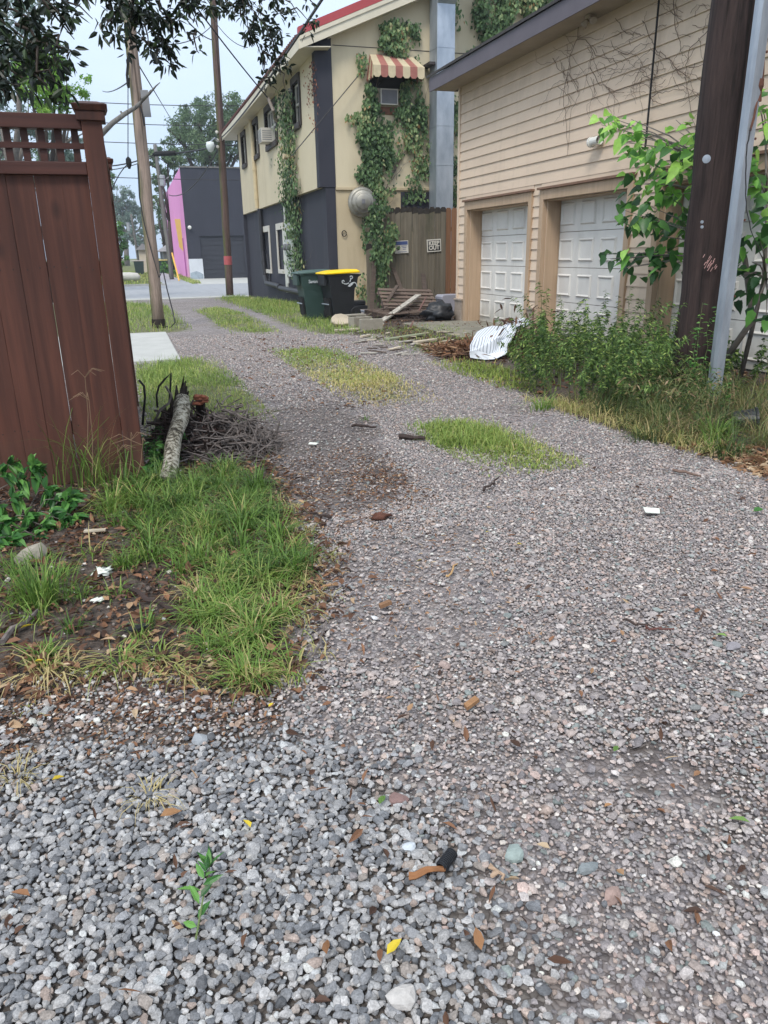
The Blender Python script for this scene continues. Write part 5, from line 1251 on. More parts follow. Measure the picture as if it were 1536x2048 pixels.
# litter
n_ = 2600; P_ = np.vstack([sample_poly(VL, 1500, .06), sample_poly(DIRT2, 900, .08), sample_poly(VR, 700, .1)]); n_ = len(P_); r_ = np.clip(rng.lognormal(math.log(.005), .5, n_), .002, .016)
P_[:, 2] += .004+r_*.3
tag(stones('verge_grit', P_, r_, palette(n_, [(150,148,146),(190,186,180),(118,112,108),(96,88,84),(140,124,112)], [4,3,4,4,2]), tS, mst, (.4, .8)), 'small loose stones and grit in the verge soil', 'grit', kind='stuff')
def scrap(name, label, cat, px, outline, mat, z=.02, rot=0, th=.004):
    c = G(*px); mb = MB(); mb.extrude([rotz(p, rot) for p in outline], 2, 0, th); o = mb.build(name, mat, None, origin=(0, 0, 0))
    o.location = c+np.array([0, 0, z]); o.rotation_euler = (rng.normal(0, .12), rng.normal(0, .12), 0); tag(o, label, cat); return o
m_paper = m_plain('white paper', L(222,226,216), .04, 20, .7, bump=.1)
scrap('paper_packet', 'folded white paper packet lying alone on the gravel at the right', 'paper', (1303, 1031), [(-.06,-.02),(.02,-.035),(.062,.015),(-.03,.035)], m_paper, .026, .1)
scrap('paper_scrap', 'white scrap on the dark litter near the twig heap', 'paper', (626, 893), [(-.035,-.01),(.02,-.02),(.04,.01),(-.02,.02)], m_paper, .02)
V_, F_ = rock_templates(2, 1, 6, 60); V_ = V_[0]*np.array([.062, .04, .045])+G(66, 1122)+np.array([0, 0, .03]); tag(raw('stone_shard', V_, F_.ravel(), np.arange(len(F_))*3, np.full(len(F_), 3), m_cinder), 'large pale grey shard lying under the leafy shrub', 'stone')
scrap('wood_chip', 'flat pale wood chip in the litter below the fence', 'wood chip', (190, 1070), [(-.05,-.012),(.05,-.015),(.055,.012),(-.045,.02)], m_ply, .02, .05, .008)
tag(blob(G(205, 1152)+np.array([0, 0, .02]), (.035, .028, .014), m_paper, 'paper_scrap', 3, .6, 4.5, 8), 'crumpled white scrap in the litter right of the grass tuft', 'paper')
tag(blob(G(197, 1207)+np.array([0, 0, .018]), (.026, .018, .006), m_paper, 'shell_piece', 3, .35, 2.5, 12), 'small white shell piece in the dark litter', 'shell')
scrap('plastic_scrap', 'black plastic scrap in the brown litter beside the verge grass', 'plastic', (275, 1267), [(-.045,-.02),(.0,-.03),(.045,-.008),(.03,.025),(-.035,.02)], m_bk, .02, .1, .008)
scrap('wood_chip', 'orange brown bark chip on the gravel below the verge', 'wood chip', (942, 1421), [(-.03,-.008),(.025,-.012),(.03,.008),(-.02,.012)], m_plain('bark chip', L(150,112,78), .25, 20, .8), .02, .5, .012)
scrap('wood_chip', 'brown bark chip on the gravel beside the verge grass', 'wood chip', (770, 1221), [(-.03,-.01),(.025,-.014),(.03,.01),(-.02,.012)], m_plain('bark chip brown', L(128,96,70), .25, 20, .8), .02, .4, .014)
cp = G(905, 1748)
mb = MB(); d = unit(G(886, 1778)-G(928, 1722)); pr_ = []; k_ = .66
for i in range(10): pr_ += [(i*.0075*k_, .0165*k_), (i*.0075*k_+.0015*k_, .021*k_), (i*.0075*k_+.0045*k_, .021*k_), (i*.0075*k_+.006*k_, .0165*k_)]
mb.lathe(pr_+[(.078*k_, .0165*k_), (.078*k_, .014*k_), (.0, .014*k_)], cp+np.array([.012, .03, .028]), d, 16)
tag(mb.build('corrugated_pipe', m_bk), 'short black corrugated pipe piece half sunk in the gravel', 'pipe')
def stick(px0, px1, r, label, mat, bend=.02, n=6):
    a = G(*px0); b = G(*px1); pts = []
    for i in range(n+1): s = i/n; p = a*(1-s)+b*s+np.array([rng.normal(0, bend*.4), rng.normal(0, bend*.4), .022+rng.uniform(0, .01)]); pts.append(p)
    o = MB().tube(pts, [r*(1-.4*i/n) for i in range(n+1)], 6, jit=.15).build('stick', mat); tag(o, label, 'stick', 'sticks lying on the lane'); return o
stick((799, 879), (849, 884), .022, 'thick dark stick beside the grass tuft in the lane', m_dkstick, .01)
stick((703, 857), (754, 860), .012, 'crooked dark twig behind the thick dark stick', m_dkstick, .02)
stick((1240, 1252), (1325, 1272), .0045, 'reddish twig on the right hand gravel', m_dkstick)
stick((1285, 1268), (1345, 1272), .0045, 'second reddish twig, lying just below the other on the right', m_plain('reddish twig', L(96,62,56), .2, 20, .8))
stick((682, 1128), (725, 1105), .005, 'thin pale twig on the gravel near the verge grass', m_twig)
stick((968, 990), (995, 965), .008, 'short brown twig on the gravel below the grass tuft', m_dkstick)
stick((660, 1045), (600, 1030), .008, 'dark twig on the brown litter by the verge', m_dkstick)
stick((690, 770+290), (745, 1040), .004, 'fine twig beside the bark fragment', m_stick)
stick((890, 1165), (915, 1140), .005, 'curled straw coloured twig in the middle of the gravel', m_plain('straw', L(176,142,98), .15, 20, .8))
stick((985, 1745), (1003, 1775), .006, 'pale brown twig right of the corrugated pipe', m_plain('pale twig', L(164,140,118), .15, 20, .8))
stick((820, 1770), (888, 1755), .009, 'flat brown wood splinter left of the corrugated pipe', m_plain('brown splinter', L(140,96,62), .2, 20, .8), .004)
stick((0, 1295), (75, 1235), .012, 'grey fallen stick at the edge of the dark litter', m_twig, .02)
stick((365, 1240), (235, 1180), .012, 'dark mossy stick in the litter below the fence', m_dkstick, .02)
stick((630, 1325), (655, 1255), .005, 'thin straw stem between the verge and the gravel', m_twig, .01)
stick((1350, 950), (1400, 960), .01, 'brown stick at the edge of the right hand verge', m_stick)
tag(blob(G(760, 1040)+np.array([0, 0, .02]), (.05, .03, .022), m_plain('bark lump', L(88,56,44), .3, 30, .9, bump=.6), 'bark_fragment', 2, .4, 3, 5), 'dark red bark fragment on the gravel beside the brown litter', 'bark')
for i, (px_, r_, colr, lab) in enumerate((((800, 1606), .02, (124,100,96), 'large dull red stone in the near gravel'), ((1027, 1712), .023, (136,148,144), 'large flat greenish stone right of the corrugated pipe'), ((402, 1482), .02, (140,144,148), 'large grey stone at the edge of the dark gritty patch'), ((808, 1880+120), .026, (176,172,168), 'large pale stone low in the near gravel'), ((1175, 1745), .02, (122,128,130), 'large blue grey stone in the worn gravel'), ((1225, 1800), .019, (150,128,120), 'large pinkish stone in the worn gravel'), ((1465, 1300), .02, (132,128,132), 'grey stone standing out at the right of the lane'), ((820, 1700), .014, (176,182,188), 'pale blue stone in the near gravel'))):
    V_, F_ = rock_templates(2, 1, 8, 45); V_ = V_[0]*np.array([r_*1.15, r_*.9, r_*.6]) + G(*px_)+np.array([0, 0, r_*.55])
    o = raw('stone', V_, F_.ravel(), np.arange(len(F_))*3, np.full(len(F_), 3), m_plain('stone %d' % i, L(*colr), .18, 60, .85, bump=.4, bscale=200)); tag(o, lab, 'stone', 'larger stones in the gravel')
c = G(1492, 862); t = thing('bucket', 'black bucket lying in the weeds at the right edge', 'bucket', tuple(c))
MB().lathe([(0, .06), (.012, .07), (.15, .09), (.155, .1), (.17, .1), (.17, .085), (.02, .06)], c+np.array([-.05, .1, .06]), (.8, -.5, .05), 18).build('body', m_bk, t)
# ------------------------------------------------------------------ vegetation materials
GRN = [(0, L(44,66,30)), (.35, L(74,104,44)), (.7, L(104,138,60)), (.86, L(138,152,80)), (.93, L(176,160,104)), (1, L(190,170,120))]
m_grass = m_leaf('grass blade', [(0, L(49,73,34)), (.35, L(83,115,51)), (.7, L(117,149,68)), (.86, L(150,162,90)), (.93, L(184,171,117)), (1, L(194,177,130))], .5, .3)
m_lawn = m_leaf('lawn grass', [(0, L(100,128,58)), (.45, L(142,164,84)), (.75, L(178,184,108)), (1, L(206,190,134))], .55, .3)
m_verge = m_leaf('verge weed', [(0, L(50,68,40)), (.4, L(84,104,58)), (.7, L(122,128,80)), (.85, L(142,124,92)), (1, L(160,138,110))], .55, .25)
m_tuft = m_leaf('tuft grass', [(0, L(106,130,59)), (.4, L(147,165,79)), (.7, L(180,180,99)), (1, L(209,183,119))], .55, .3)
m_bushl = m_leaf('bush leaf', [(0, L(51,75,40)), (.5, L(84,115,59)), (.85, L(126,155,82)), (1, L(173,188,106))], .5, .25)
m_ivy = m_leaf('ivy leaf', [(0, L(48,69,44)), (.4, L(83,112,71)), (.7, L(124,147,99)), (.86, L(166,168,124)), (1, L(152,117,78))], .55, .2)
m_oak = m_leaf('overhanging leaf', [(0, L(18,26,20)), (.6, L(34,46,33)), (1, L(60,78,46))], .35, .18)  # backlit silhouette put into the colour: leaf tones taken near black
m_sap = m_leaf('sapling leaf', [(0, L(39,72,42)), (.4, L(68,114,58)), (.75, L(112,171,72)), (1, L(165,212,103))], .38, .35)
m_shr = m_leaf('shrub leaf', [(0, L(45,83,45)), (.5, L(74,125,63)), (1, L(119,168,87))], .32, .25)
m_far1 = m_leaf('far oak leaf', [(0, L(66,90,64)), (.5, L(100,126,90)), (1, L(138,158,116))], .6, .25)
m_far2 = m_leaf('far grey leaf', [(0, L(82,104,98)), (.5, L(110,132,122)), (1, L(146,160,148))], .6, .25)  # grey leaf; the distant trees' bluish haze is mixed into this colour
m_far3 = m_leaf('bright tree leaf', [(0, L(84,128,44)), (.5, L(124,170,66)), (1, L(170,200,96))], .6, .35)
m_far4 = m_leaf('shrub green leaf', [(0, L(59,101,53)), (.5, L(92,145,73)), (1, L(141,183,97))], .6, .3)
m_brown = m_leaf('dead leaf', [(0, L(65,48,41)), (.35, L(99,71,56)), (.65, L(134,97,73)), (.85, L(162,130,100)), (1, L(184,166,141))], .7, .1)
m_barkd = m_plain('dark bark', L(62,54,48), .3, 14, .9, bump=.5)
m_barkg = m_plain('grey bark', L(106,100,94), .3, 12, .9, bump=.4)
m_stemg = m_plain('green stem', L(96,112,66), .2, 14, .7)

# ------------------------------------------------------------------ grasses
def grass(name, label, P, h, w, bend, mat, tint=None, cat='grass', hj=.35):
    n = len(P); hh = h*np.clip(rng.normal(1, hj, n), .3, 1.9)
    o = blades(name, P, rng.uniform(0, 6.283, n), hh, w*rng.uniform(.7, 1.3, n), np.clip(rng.normal(bend, .35, n), .05, 1.7), mat, tint=tint, segs=3, origin=(0, 0, 0))
    tag(o, label, cat, kind='stuff'); return o
def clumped(poly, n, clumps, spread):
    c = sample_poly(poly, clumps); k = rng.integers(0, clumps, n)
    P = c[k]; P[:, :2] += rng.normal(0, spread, (n, 2)); P[:, 2] = gz(P[:, 1]); return P, k
lush = gpoly([(200,1000),(300,950),(420,940),(510,960),(545,1020),(600,1100),(610,1145),(540,1180),(450,1200),(340,1165),(265,1090)])
def rosettes(name, label, poly, n, clumps, spread, h, w, mat, tint, bend=.95, hv=(.5, 1.5), edge=.05):
    c = sample_poly(poly, clumps, edge); k = rng.integers(0, clumps, n); P = c[k]; o = rng.normal(0, spread, (n, 2)); P[:, :2] += o; P[:, 2] = gz(P[:, 1])
    az = np.arctan2(o[:, 1], o[:, 0])+rng.normal(0, .7, n); hk = rng.uniform(hv[0], hv[1], clumps)[k]; tk = rng.random(clumps)[k]
    a = blades(name, P, az, h*hk*rng.uniform(.45, 1.15, n), w*rng.uniform(.7, 1.35, n), np.clip(rng.normal(bend, .35, n), .05, 1.75), mat, tint=tint(tk, n), origin=(0, 0, 0)); tag(a, label, 'grass', kind='stuff'); return a
rosettes('verge_grass', 'lush green weedy grass on the left verge below the log', lush, 5000, 110, .03, .17, .006, m_grass, lambda tk, n: np.clip(tk*.5+rng.random(n)*.5, 0, 1))
rosettes('verge_grass', 'thin fine grass between the clumps of the left verge', lush, 1800, 300, .05, .09, .004, m_grass, lambda tk, n: np.clip(.25+tk*.5+rng.random(n)*.3, 0, 1), 1.1)
low = gpoly([(380,1180),(540,1160),(600,1130),(590,1200),(570,1250),(570,1340),(500,1370),(430,1330),(400,1260)])
rosettes('verge_grass', 'yellowing grass clumps at the low edge of the left verge', low, 1700, 38, .028, .13, .005, m_grass, lambda tk, n: np.clip(.3+.45*tk+.35*rng.random(n), 0, 1), 1.1)
rosettes('verge_grass', 'scattered green weeds in the brown litter under the fence', gpoly([(0,1130),(200,1090),(300,1180),(380,1250),(330,1330),(100,1330),(0,1290)]), 700, 24, .022, .11, .005, m_grass, lambda tk, n: np.clip(.2+.5*tk+.3*rng.random(n), 0, 1), .9)
edge = gpoly([(560,1000),(650,1100),(650,1170),(600,1270),(600,1350),(470,1400),(300,1360),(100,1380),(0,1420),(0,1370),(300,1330),(560,1330)])
rosettes('dry_grass', 'dry straw grass fringing the left verge', edge, 800, 70, .02, .09, .004, m_grass, lambda tk, n: .84+.16*rng.random(n), 1.25)
def tuft(px, n, r, h, label, tint=(0, 1), bend=.8, w=.005, mat=None):
    c = G(*px); P = np.column_stack([c[0]+rng.normal(0, r, n), c[1]+rng.normal(0, r, n), np.full(n, c[2])])
    out = np.arctan2(P[:, 1]-c[1], P[:, 0]-c[0])+rng.normal(0, .5, n)
    o = blades('grass_tuft', P, out, h*rng.uniform(.5, 1.2, n), w*rng.uniform(.7, 1.3, n), np.clip(rng.normal(bend, .3, n), .05, 1.8), mat or m_grass, tint=rng.uniform(*tint, n), origin=c)
    tag(o, label, 'grass tuft', 'single grass tufts'); return o
tuft((85,1205), 200, .05, .2, 'bright grass tuft right of the pale stone shard', (.2, .8), .6)
tuft((250,1135), 60, .02, .12, 'small spiky grass tuft below the flat wood chip', (.2, .8), .7)
tuft((500,1365), 130, .03, .12, 'low grass tuft holding a yellow leaf at the verge corner', (.3, 1), 1.0)
tuft((240,1335), 60, .03, .14, 'half dry grass tuft flattened on the gravel edge', (.5, 1), 1.2)
tuft((90,1350), 40, .035, .16, 'straw coloured dead tuft flattened at the left edge', (.94, 1), 1.35)
tuft((300,1600), 40, .02, .08, 'small dead straw tuft in the near gravel', (.94, 1), 1.3, .003)
tuft((35,1560), 40, .02, .08, 'small dead straw tuft at the left of the near gravel', (.94, 1), 1.2, .003)
tuft((1430,885), 90, .04, .26, 'spiky green grass tuft in front of the steel guard', (.3, .75), .6, .008)
tuft((1420,905), 40, .03, .16, 'young grass tuft at the gravel edge by the steel guard', (.4, .8), .6, .008)
tuft((730,1430-590), 20, .02, .06, 'tiny weed beside the lane tuft', (.2, .6), .9)
tuft((1080,820), 60, .05, .22, 'pale grass clump at the foot of the dark bush', (.5, .85), .9, .008)
# tall seeding grass against the fence
n = 70; c = G(190, 985); P = np.column_stack([c[0]+rng.normal(0, .1, n), c[1]+.12+rng.normal(0, .04, n), np.zeros(n)])
o = blades('tall_grass', P, rng.uniform(0, 6.28, n), rng.uniform(.2, .62, n), rng.uniform(.004, .009, n), rng.uniform(.15, 1.1, n), m_grass, tint=rng.uniform(.3, .95, n), segs=5, origin=c)
tag(o, 'tall arching grass standing against the fence boards', 'grass')
mb = MB()
for (x0, y0, x1, y1) in ((175,900,170,755), (185,950,178,800), (255,960,262,880), (272,960,285,890), (245,950,235,905)):
    a = onY(x0, y0, 4.5); b = onY(x1, y1, 4.45); mb.tube([a, (a+b)/2+np.array([.01, 0, 0]), b], [.0022, .002, .0015], 4)
    for k in range(4):
        d = np.array([rng.normal(0, .07), -.02, .03+.02*rng.random()]); mb.tube([b, b+d*.6+np.array([0,0,.02]), b+d*1.3-np.array([0,0,.03])], [.0016, .0014, .0008], 4)
tag(mb.build('seed_heads', m_plain('seed head', L(140,116,92), .2, 20, .8)), 'thin brown seed stalks rising in front of the fence boards', 'grass')
# short lawns and lane strips
def strip(poly, n, h, w, label, mat, dry=None, edge=.2, hvar=True, name='lane_grass'):
    P = sample_poly(poly, n, edge)
    v = vnoise(P[:, 0], P[:, 1], 2.5, 31); k = rng.random(len(P)) < np.clip(.75+.5*v, .12, 1); P = P[k]; v = v[k]
    t = np.clip(.42-.22*v+rng.normal(0, .2, len(P)), 0, 1)
    if dry is not None: t = np.clip(t+dry(P), 0, 1)
    return grass(name, label, P, h, w, .8, mat, t)
strip(VL2, 9000, .055, .006, 'short grass behind the log and twigs', m_lawn, name='lawn_grass')
strip(gpoly([(272,740),(345,724),(375,716),(380,740),(330,800),(285,830)]), 1500, .1, .007, 'longer grass behind the fence post', m_lawn, name='lawn_grass')
strip(VP, 5000, .15, .011, 'bright grass around the leaning pale pole', m_lawn, name='lawn_grass')
strip(M1, 4000, .07, .011, 'farthest grass strip between the wheel tracks', m_lawn)
strip(M2, 8500, .05, .008, 'middle grass strip between the wheel tracks, straw coloured at its near end', m_lawn, lambda P: np.clip((9.6-P[:, 1])*.3, 0, .6))
strip(M3, 5200, .035, .006, 'low yellowing part of the nearest lane grass', m_lawn, lambda P: np.clip((P[:, 0]-2.3)*.7, 0, .6))
tl = gpoly([(862,858),(910,848),(965,858),(1050,885),(1060,905),(960,900),(880,890)])
P, k = clumped(tl, 2200, 80, .07); grass('lane_grass', 'tall bright tuft of the nearest lane grass', P, .085, .006, .75, m_lawn, np.clip(rng.normal(.4, .22, len(P)), 0, 1))
strip(VB, 9000, .12, .012, 'bright grass along the foot of the charcoal wall', m_lawn, name='lawn_grass')
strip(gpoly([(700,650),(780,655),(900,650),(960,690),(860,710),(740,680)]), 2600, .06, .008, 'thin grass among the scraps before the pallets', m_lawn, name='lawn_grass', edge=.1)
strip(gpoly([(860,722),(1000,735),(1080,790),(960,765)]), 1800, .07, .008, 'thin yellowing grass below the striped cloth', m_tuft, name='lawn_grass')
far = [(x, y) for x, y in ((-12, 51), (2.1, 51), (2.3, 100), (-12, 100))]
P = sample_poly(far, 9000); grass('far_grass', 'rough grass field across the street', P, .16, .05, .7, m_lawn, np.clip(rng.normal(.5, .2, len(P)), 0, 1))
P = sample_poly([(3.9, 51.5), (4.5, 51.5), (4.6, 75), (3.8, 75)], 1500); grass('far_grass', 'grass strip along the pink wall', P, .2, .04, .7, m_lawn)
# right hand verge: long dry and green grass
rv = gpoly([(1170,835),(1300,885),(1430,915),(1560,940),(1640,880),(1560,800),(1420,770),(1300,780),(1180,790)])
rosettes('long_grass', 'long tangled green and straw grass around the big dark pole', rv, 6500, 120, .05, .26, .006, m_verge, lambda tk, n: np.clip(tk*.75+.35*rng.random(n), 0, 1), .95, (.4, 1.5), .12)
rv2 = gpoly([(1050,800),(1200,850),(1320,890),(1420,915),(1420,880),(1200,815)])
P, k = clumped(rv2, 1500, 90, .04); grass('dry_grass', 'dry brown grass fringing the right hand verge', P, .13, .006, 1.15, m_grass, .86+.14*rng.random(len(P)))
# ------------------------------------------------------------------ dead leaves and chips
def litter(name, label, poly, n, ln, wd, mat=None, edge=.08, lift=.012, tint=None):
    P = sample_poly(poly, n, edge); P[:, 2] += rng.uniform(.004, lift, n)
    D = rdir(n); D[:, 2] *= .25; N = rdir(n, 2.2)
    if tint is None: tint = rng.beta(1.25, 1.45, n)
    o = leaves(name, P, D, N, ln*rng.uniform(.35, 1.25, n), wd*rng.uniform(.4, 1.3, n), mat or m_brown, tmpl=LEAF8, fold=.35, droop=rng.normal(0, .15), origin=(0, 0, 0), tint=tint)
    tag(o, label, 'dead leaves', kind='stuff'); return o
litter('leaf_litter', 'brown dead leaves and bark under the left verge grass', VL, 5200, .055, .022, lift=.02)
litter('leaf_litter', 'small dark bits of bark and leaf over the left verge soil', VL, 9000, .026, .012, lift=.02, tint=rng.beta(1, 3, 9000))
litter('leaf_litter', 'brown chips and leaves trodden into the lane beside the verge', gpoly([(560,930),(640,900),(760,890),(830,960),(790,1010),(660,1050),(590,1080)]), 1100, .034, .01, edge=.22)
litter('leaf_litter', 'heap of brown chips in the middle of the lane litter', gpoly([(720,945),(790,935),(830,965),(790,1000),(735,985)]), 200, .035, .011, edge=.1, lift=.02)
litter('leaf_litter', 'brown dead leaves along the right hand verge', VR, 6500, .075, .03, edge=.12)
litter('leaf_litter', 'pale dead leaves at the edge of the right hand verge', gpoly([(1400,890),(1560,900),(1640,980),(1500,950)]), 700, .09, .03, tint=rng.uniform(.6, 1, 700))
litter('leaf_litter', 'dead leaves scattered along the gravel edge of the left verge', gpoly([(560,930),(690,1100),(680,1200),(620,1300),(620,1380),(480,1420),(300,1380),(0,1430),(0,1350),(560,1300)]), 700, .05, .02, edge=.1, lift=.03)
litter('leaf_litter', 'single brown leaves strewn over the near gravel', gpoly([(-150,1430),(1700,1430),(1900,2200),(-400,2200)]), 130, .04, .014, lift=.04)
litter('leaf_litter', 'single brown leaves strewn over the lane', gpoly([(560,900),(1536,960),(1700,1430),(600,1430)]), 190, .038, .014, lift=.03)
litter('leaf_litter', 'bits of brown leaf across the far lane', gpoly([(440,670),(700,680),(800,820),(520,830),(480,740)]), 420, .06, .025)
litter('leaf_litter', 'brown palm scraps beside the striped cloth', gpoly([(850,700),(945,690),(950,722),(880,720)]), 900, .16, .02, lift=.1)
n = 900; c = onX(1030, 690, 4.6); 
cc_ = G(1015, 712); P = np.column_stack([cc_[0]+.28+rng.normal(0, .3, n), cc_[1]+.35+rng.normal(0, .4, n), np.zeros(n)]); P[:, 2] = np.abs(rng.normal(.0, .14, n))*np.exp(-((P[:, 0]-cc_[0]-.3)**2+(P[:, 1]-cc_[1]-.35)**2)*4)
D = rdir(n, -.2); o = leaves('palm_debris', P, D, rdir(n, 1), rng.uniform(.08, .18, n), .03, m_brown, fold=.3, tint=rng.uniform(.1, .6, n), origin=tuple(cc_)); tag(o, 'heap of dry brown palm debris under the striped cloth', 'leaf heap')
n = 420; c3 = G(1045, 705); P = np.column_stack([c3[0]+rng.normal(0, .2, n), c3[1]+rng.normal(.15, .22, n), np.zeros(n)]); P[:, 2] = np.abs(rng.normal(0, .2, n))+.02
o = leaves('palm_debris', P, rdir(n, -.5), rdir(n, 1), rng.uniform(.1, .22, n), .032, m_brown, fold=.3, tint=rng.uniform(.05, .5, n), origin=tuple(c3)); tag(o, 'dark brown curled fronds piled behind the striped cloth', 'leaf heap')
n = 220; P = np.column_stack([onX(926, 690, 3.9)[0]+rng.normal(0, .12, n)+.1, np.zeros(n), np.zeros(n)]); c2 = G(928, 710); P[:, 0] = c2[0]+rng.normal(0, .1, n); P[:, 1] = c2[1]+.1+rng.normal(0, .12, n); P[:, 2] = rng.uniform(.02, .12, n)
o = leaves('palm_debris', P, np.column_stack([rng.normal(-.4, .4, n), rng.normal(-.3, .4, n), rng.normal(-.1, .3, n)]), rdir(n, 1), rng.uniform(.14, .26, n), .03, m_brown, fold=.3, tint=rng.uniform(.45, .8, n), origin=tuple(c2)); tag(o, 'orange brown spray of dead fronds left of the striped cloth', 'leaf heap')
litter('leaf_litter', 'straw coloured bits drifting from the verge across the lane gravel', gpoly([(580,960),(820,960),(900,1100),(860,1300),(640,1320),(600,1250),(660,1120)]), 900, .03, .006, edge=.3, tint=rng.uniform(.45, 1, 900))
litter('leaf_litter', 'fine brown bits in the gritty soil before the verge', DIRT2, 1100, .024, .009, edge=.12)
# separate leaves one can point at
m_ylf = m_leaf('yellow leaf', [(0, L(196,170,50)), (1, L(228,206,70))], .5, .25)
m_olf = m_leaf('tan leaf', [(0, L(128,88,60)), (1, L(168,128,92))], .55, .15)
m_glf = m_leaf('fresh green leaf', [(0, L(96,130,66)), (1, L(136,166,92))], .45, .25)
def one_leaf(px, ln, az, label, mat, lift=.03):
    ln *= .8
    c = G(*px)+np.array([0, 0, lift]); D = np.array([[math.cos(az), math.sin(az), rng.normal(0, .1)]]); N = np.array([[rng.normal(0, .2), rng.normal(0, .2), 1.]])
    o = leaves('fallen_leaf', c[None]-D*ln/2, D, N, np.array([ln]), np.array([ln*.42]), mat, fold=.3, droop=.1, origin=tuple(c), tint=np.array([rng.random()])); tag(o, label, 'leaf', 'fallen leaves on the gravel')
for a in (((789,1914), .055, .5, 'large bright yellow leaf low in the near gravel', m_ylf), ((495,1666), .05, 1.9, 'yellow leaf among brown ones in the left of the near gravel', m_ylf), ((543,1426), .03, .8, 'yellow leaf just below the left verge corner', m_ylf),
          ((838,1133), .035, 2.8, 'bright yellow leaf in the middle of the lane', m_ylf), ((1040,1100), .045, .1, 'yellow leaf right of the middle of the lane', m_ylf), ((85,1337), .06, .1, 'yellow leaf on the dead straw tuft at the left edge', m_ylf),
          ((57,1266), .06, .2, 'yellow leaf on the dark litter at the left edge', m_ylf), ((500,1350), .06, .3, 'yellow leaf lying on the grass at the verge corner', m_ylf), ((120,1574), .04, .5, 'small greenish yellow leaf in the left of the near gravel', m_ylf), ((975,1075), .03, .2, 'small pale yellow leaf above the lane middle', m_ylf),
          ((956,1897), .06, 1.4, 'tan leaf right of the big yellow leaf', m_olf), ((655,1186), .07, .3, 'orange leaf beside the verge grass', m_olf), ((655,1915), .05, 1.3, 'brown leaf standing in the near gravel left of the big yellow leaf', m_olf), ((345,1645), .07, .4, 'curled brown leaf left of the yellow one', m_olf), ((1215,1630), .035, .2, 'small orange leaf in the right of the near gravel', m_olf), ((45,1808), .06, 2.6, 'orange brown leaf at the left of the near gravel', m_olf), ((405,930+470), .05, .2, 'brown leaf under the verge grass tip', m_olf),
          ((1475,1660), .06, 2.5, 'green leaf lying at the right of the near gravel', m_glf), ((1440,1285), .05, 2.2, 'yellow green leaf by the right hand lane twig', m_glf), ((765,1618), .05, .9, 'olive leaf by the dull red stone', m_glf), ((1515,1030), .09, .1, 'dark green leaf at the right edge of the lane', m_shr), ((1230,1515), .04, .6, 'small grey green leaf in the right of the worn gravel', m_glf)):
    one_leaf(*a)
# ------------------------------------------------------------------ plants: stems with leaves
def leafy(root, stems, per, ll, lw, mat, stem_mat, tmpl=LEAF8, droop=.2, fold=.25, r=.004, tip=.0, ang=.9, tint=None, names=('foliage', 'stem'), start=.25):
    Ps, Ds = [], []; mb = MB()
    for pts in stems:
        pts = np.array(pts); mb.tube(list(pts), [r*(1-.75*i/(len(pts)-1)) for i in range(len(pts))], 5)
        m = per if np.isscalar(per) else rng.integers(*per); s = rng.uniform(start, 1, m)*(len(pts)-1); i = np.minimum(s.astype(int), len(pts)-2); f = (s-i)[:, None]
        p = pts[i]*(1-f)+pts[i+1]*f; d = unit(pts[i+1]-pts[i]); o = rdir(m); o = unit(o-d*np.sum(o*d, 1)[:, None])
        Ps.append(p); Ds.append(unit(d*(1-ang)+o*ang))
    P = np.concatenate(Ps); D = np.concatenate(Ds); n = len(P)
    leaves(names[0], P, D, rdir(n, 1.6), ll*rng.uniform(.55, 1.2, n), lw*rng.uniform(.6, 1.15, n), mat, root, tmpl, fold, droop, None if tint is None else tint(P))
    mb.build(names[1], stem_mat, root)
def arc(base, dirxy, h, lean, n=6, wob=.02):
    b = np.array(base, float); pts = []
    for i in range(n):
        s = i/(n-1); pts.append(b+np.array([dirxy[0]*lean*s**1.6, dirxy[1]*lean*s**1.6, h*s*(1-.18*s)])+rng.normal(0, wob*s, 3))
    return pts
# dark bush right of the cloth
bb = gpoly([(1025,772),(1100,800),(1190,828),(1260,838),(1330,800),(1250,750),(1150,730),(1060,742)])
cbs = G(1150, 800); bush = thing('bush', 'dark green small leaved bush right of the striped cloth', 'bush', tuple(cbs))
B = sample_poly(bb, 180); st_ = []
mx_, my_ = np.mean([p[0] for p in bb]), np.mean([p[1] for p in bb])
for b in B:
    d = unit(np.array([b[0]-mx_, b[1]-my_])+rng.normal(0, .35, 2)); st_.append(arc(b, d, rng.uniform(.38, .98)*(1.25 if rng.random() < .2 else .88), rng.uniform(.08, .4)))
for q_ in ((1240,600,4.9), (1215,590,4.9), (1262,580,5.0), (1285,610,4.9), (1170,635,4.9), (1120,640,4.8), (1300,640,5.0), (1200,640,4.8), (1090,655,4.7), (1330,650,4.9), (1250,640,4.9), (1150,650,4.8)):
    tp = onX(q_[0], q_[1]-10, q_[2]); b = np.array([tp[0]-.1, tp[1]-.1, 0]); st_.append([b*(1-s)+tp*s+np.array([0, 0, .0])+rng.normal(0, .012, 3) for s in np.linspace(0, 1, 7)]); 
leafy(bush, st_, (60, 100), .05, .017, m_bushl, m_stemg, DIAM, .25, .3, .004)
n = 900; P = sample_poly(bb, n); 
mw = thing('weeds', 'loose mound of mixed weeds spilling right of the dark bush past the pole', 'weeds', tuple(G(1330, 830)))
st_ = [arc(b, unit(rng.normal(size=2)), rng.uniform(.2, .5), rng.uniform(.08, .35)) for b in sample_poly(gpoly([(1180,800),(1260,850),(1400,860),(1470,835),(1420,790),(1300,770)]), 95)]
leafy(mw, st_, (24, 46), .055, .015, m_verge, m_stemg, DIAM, .3, .3, .004)
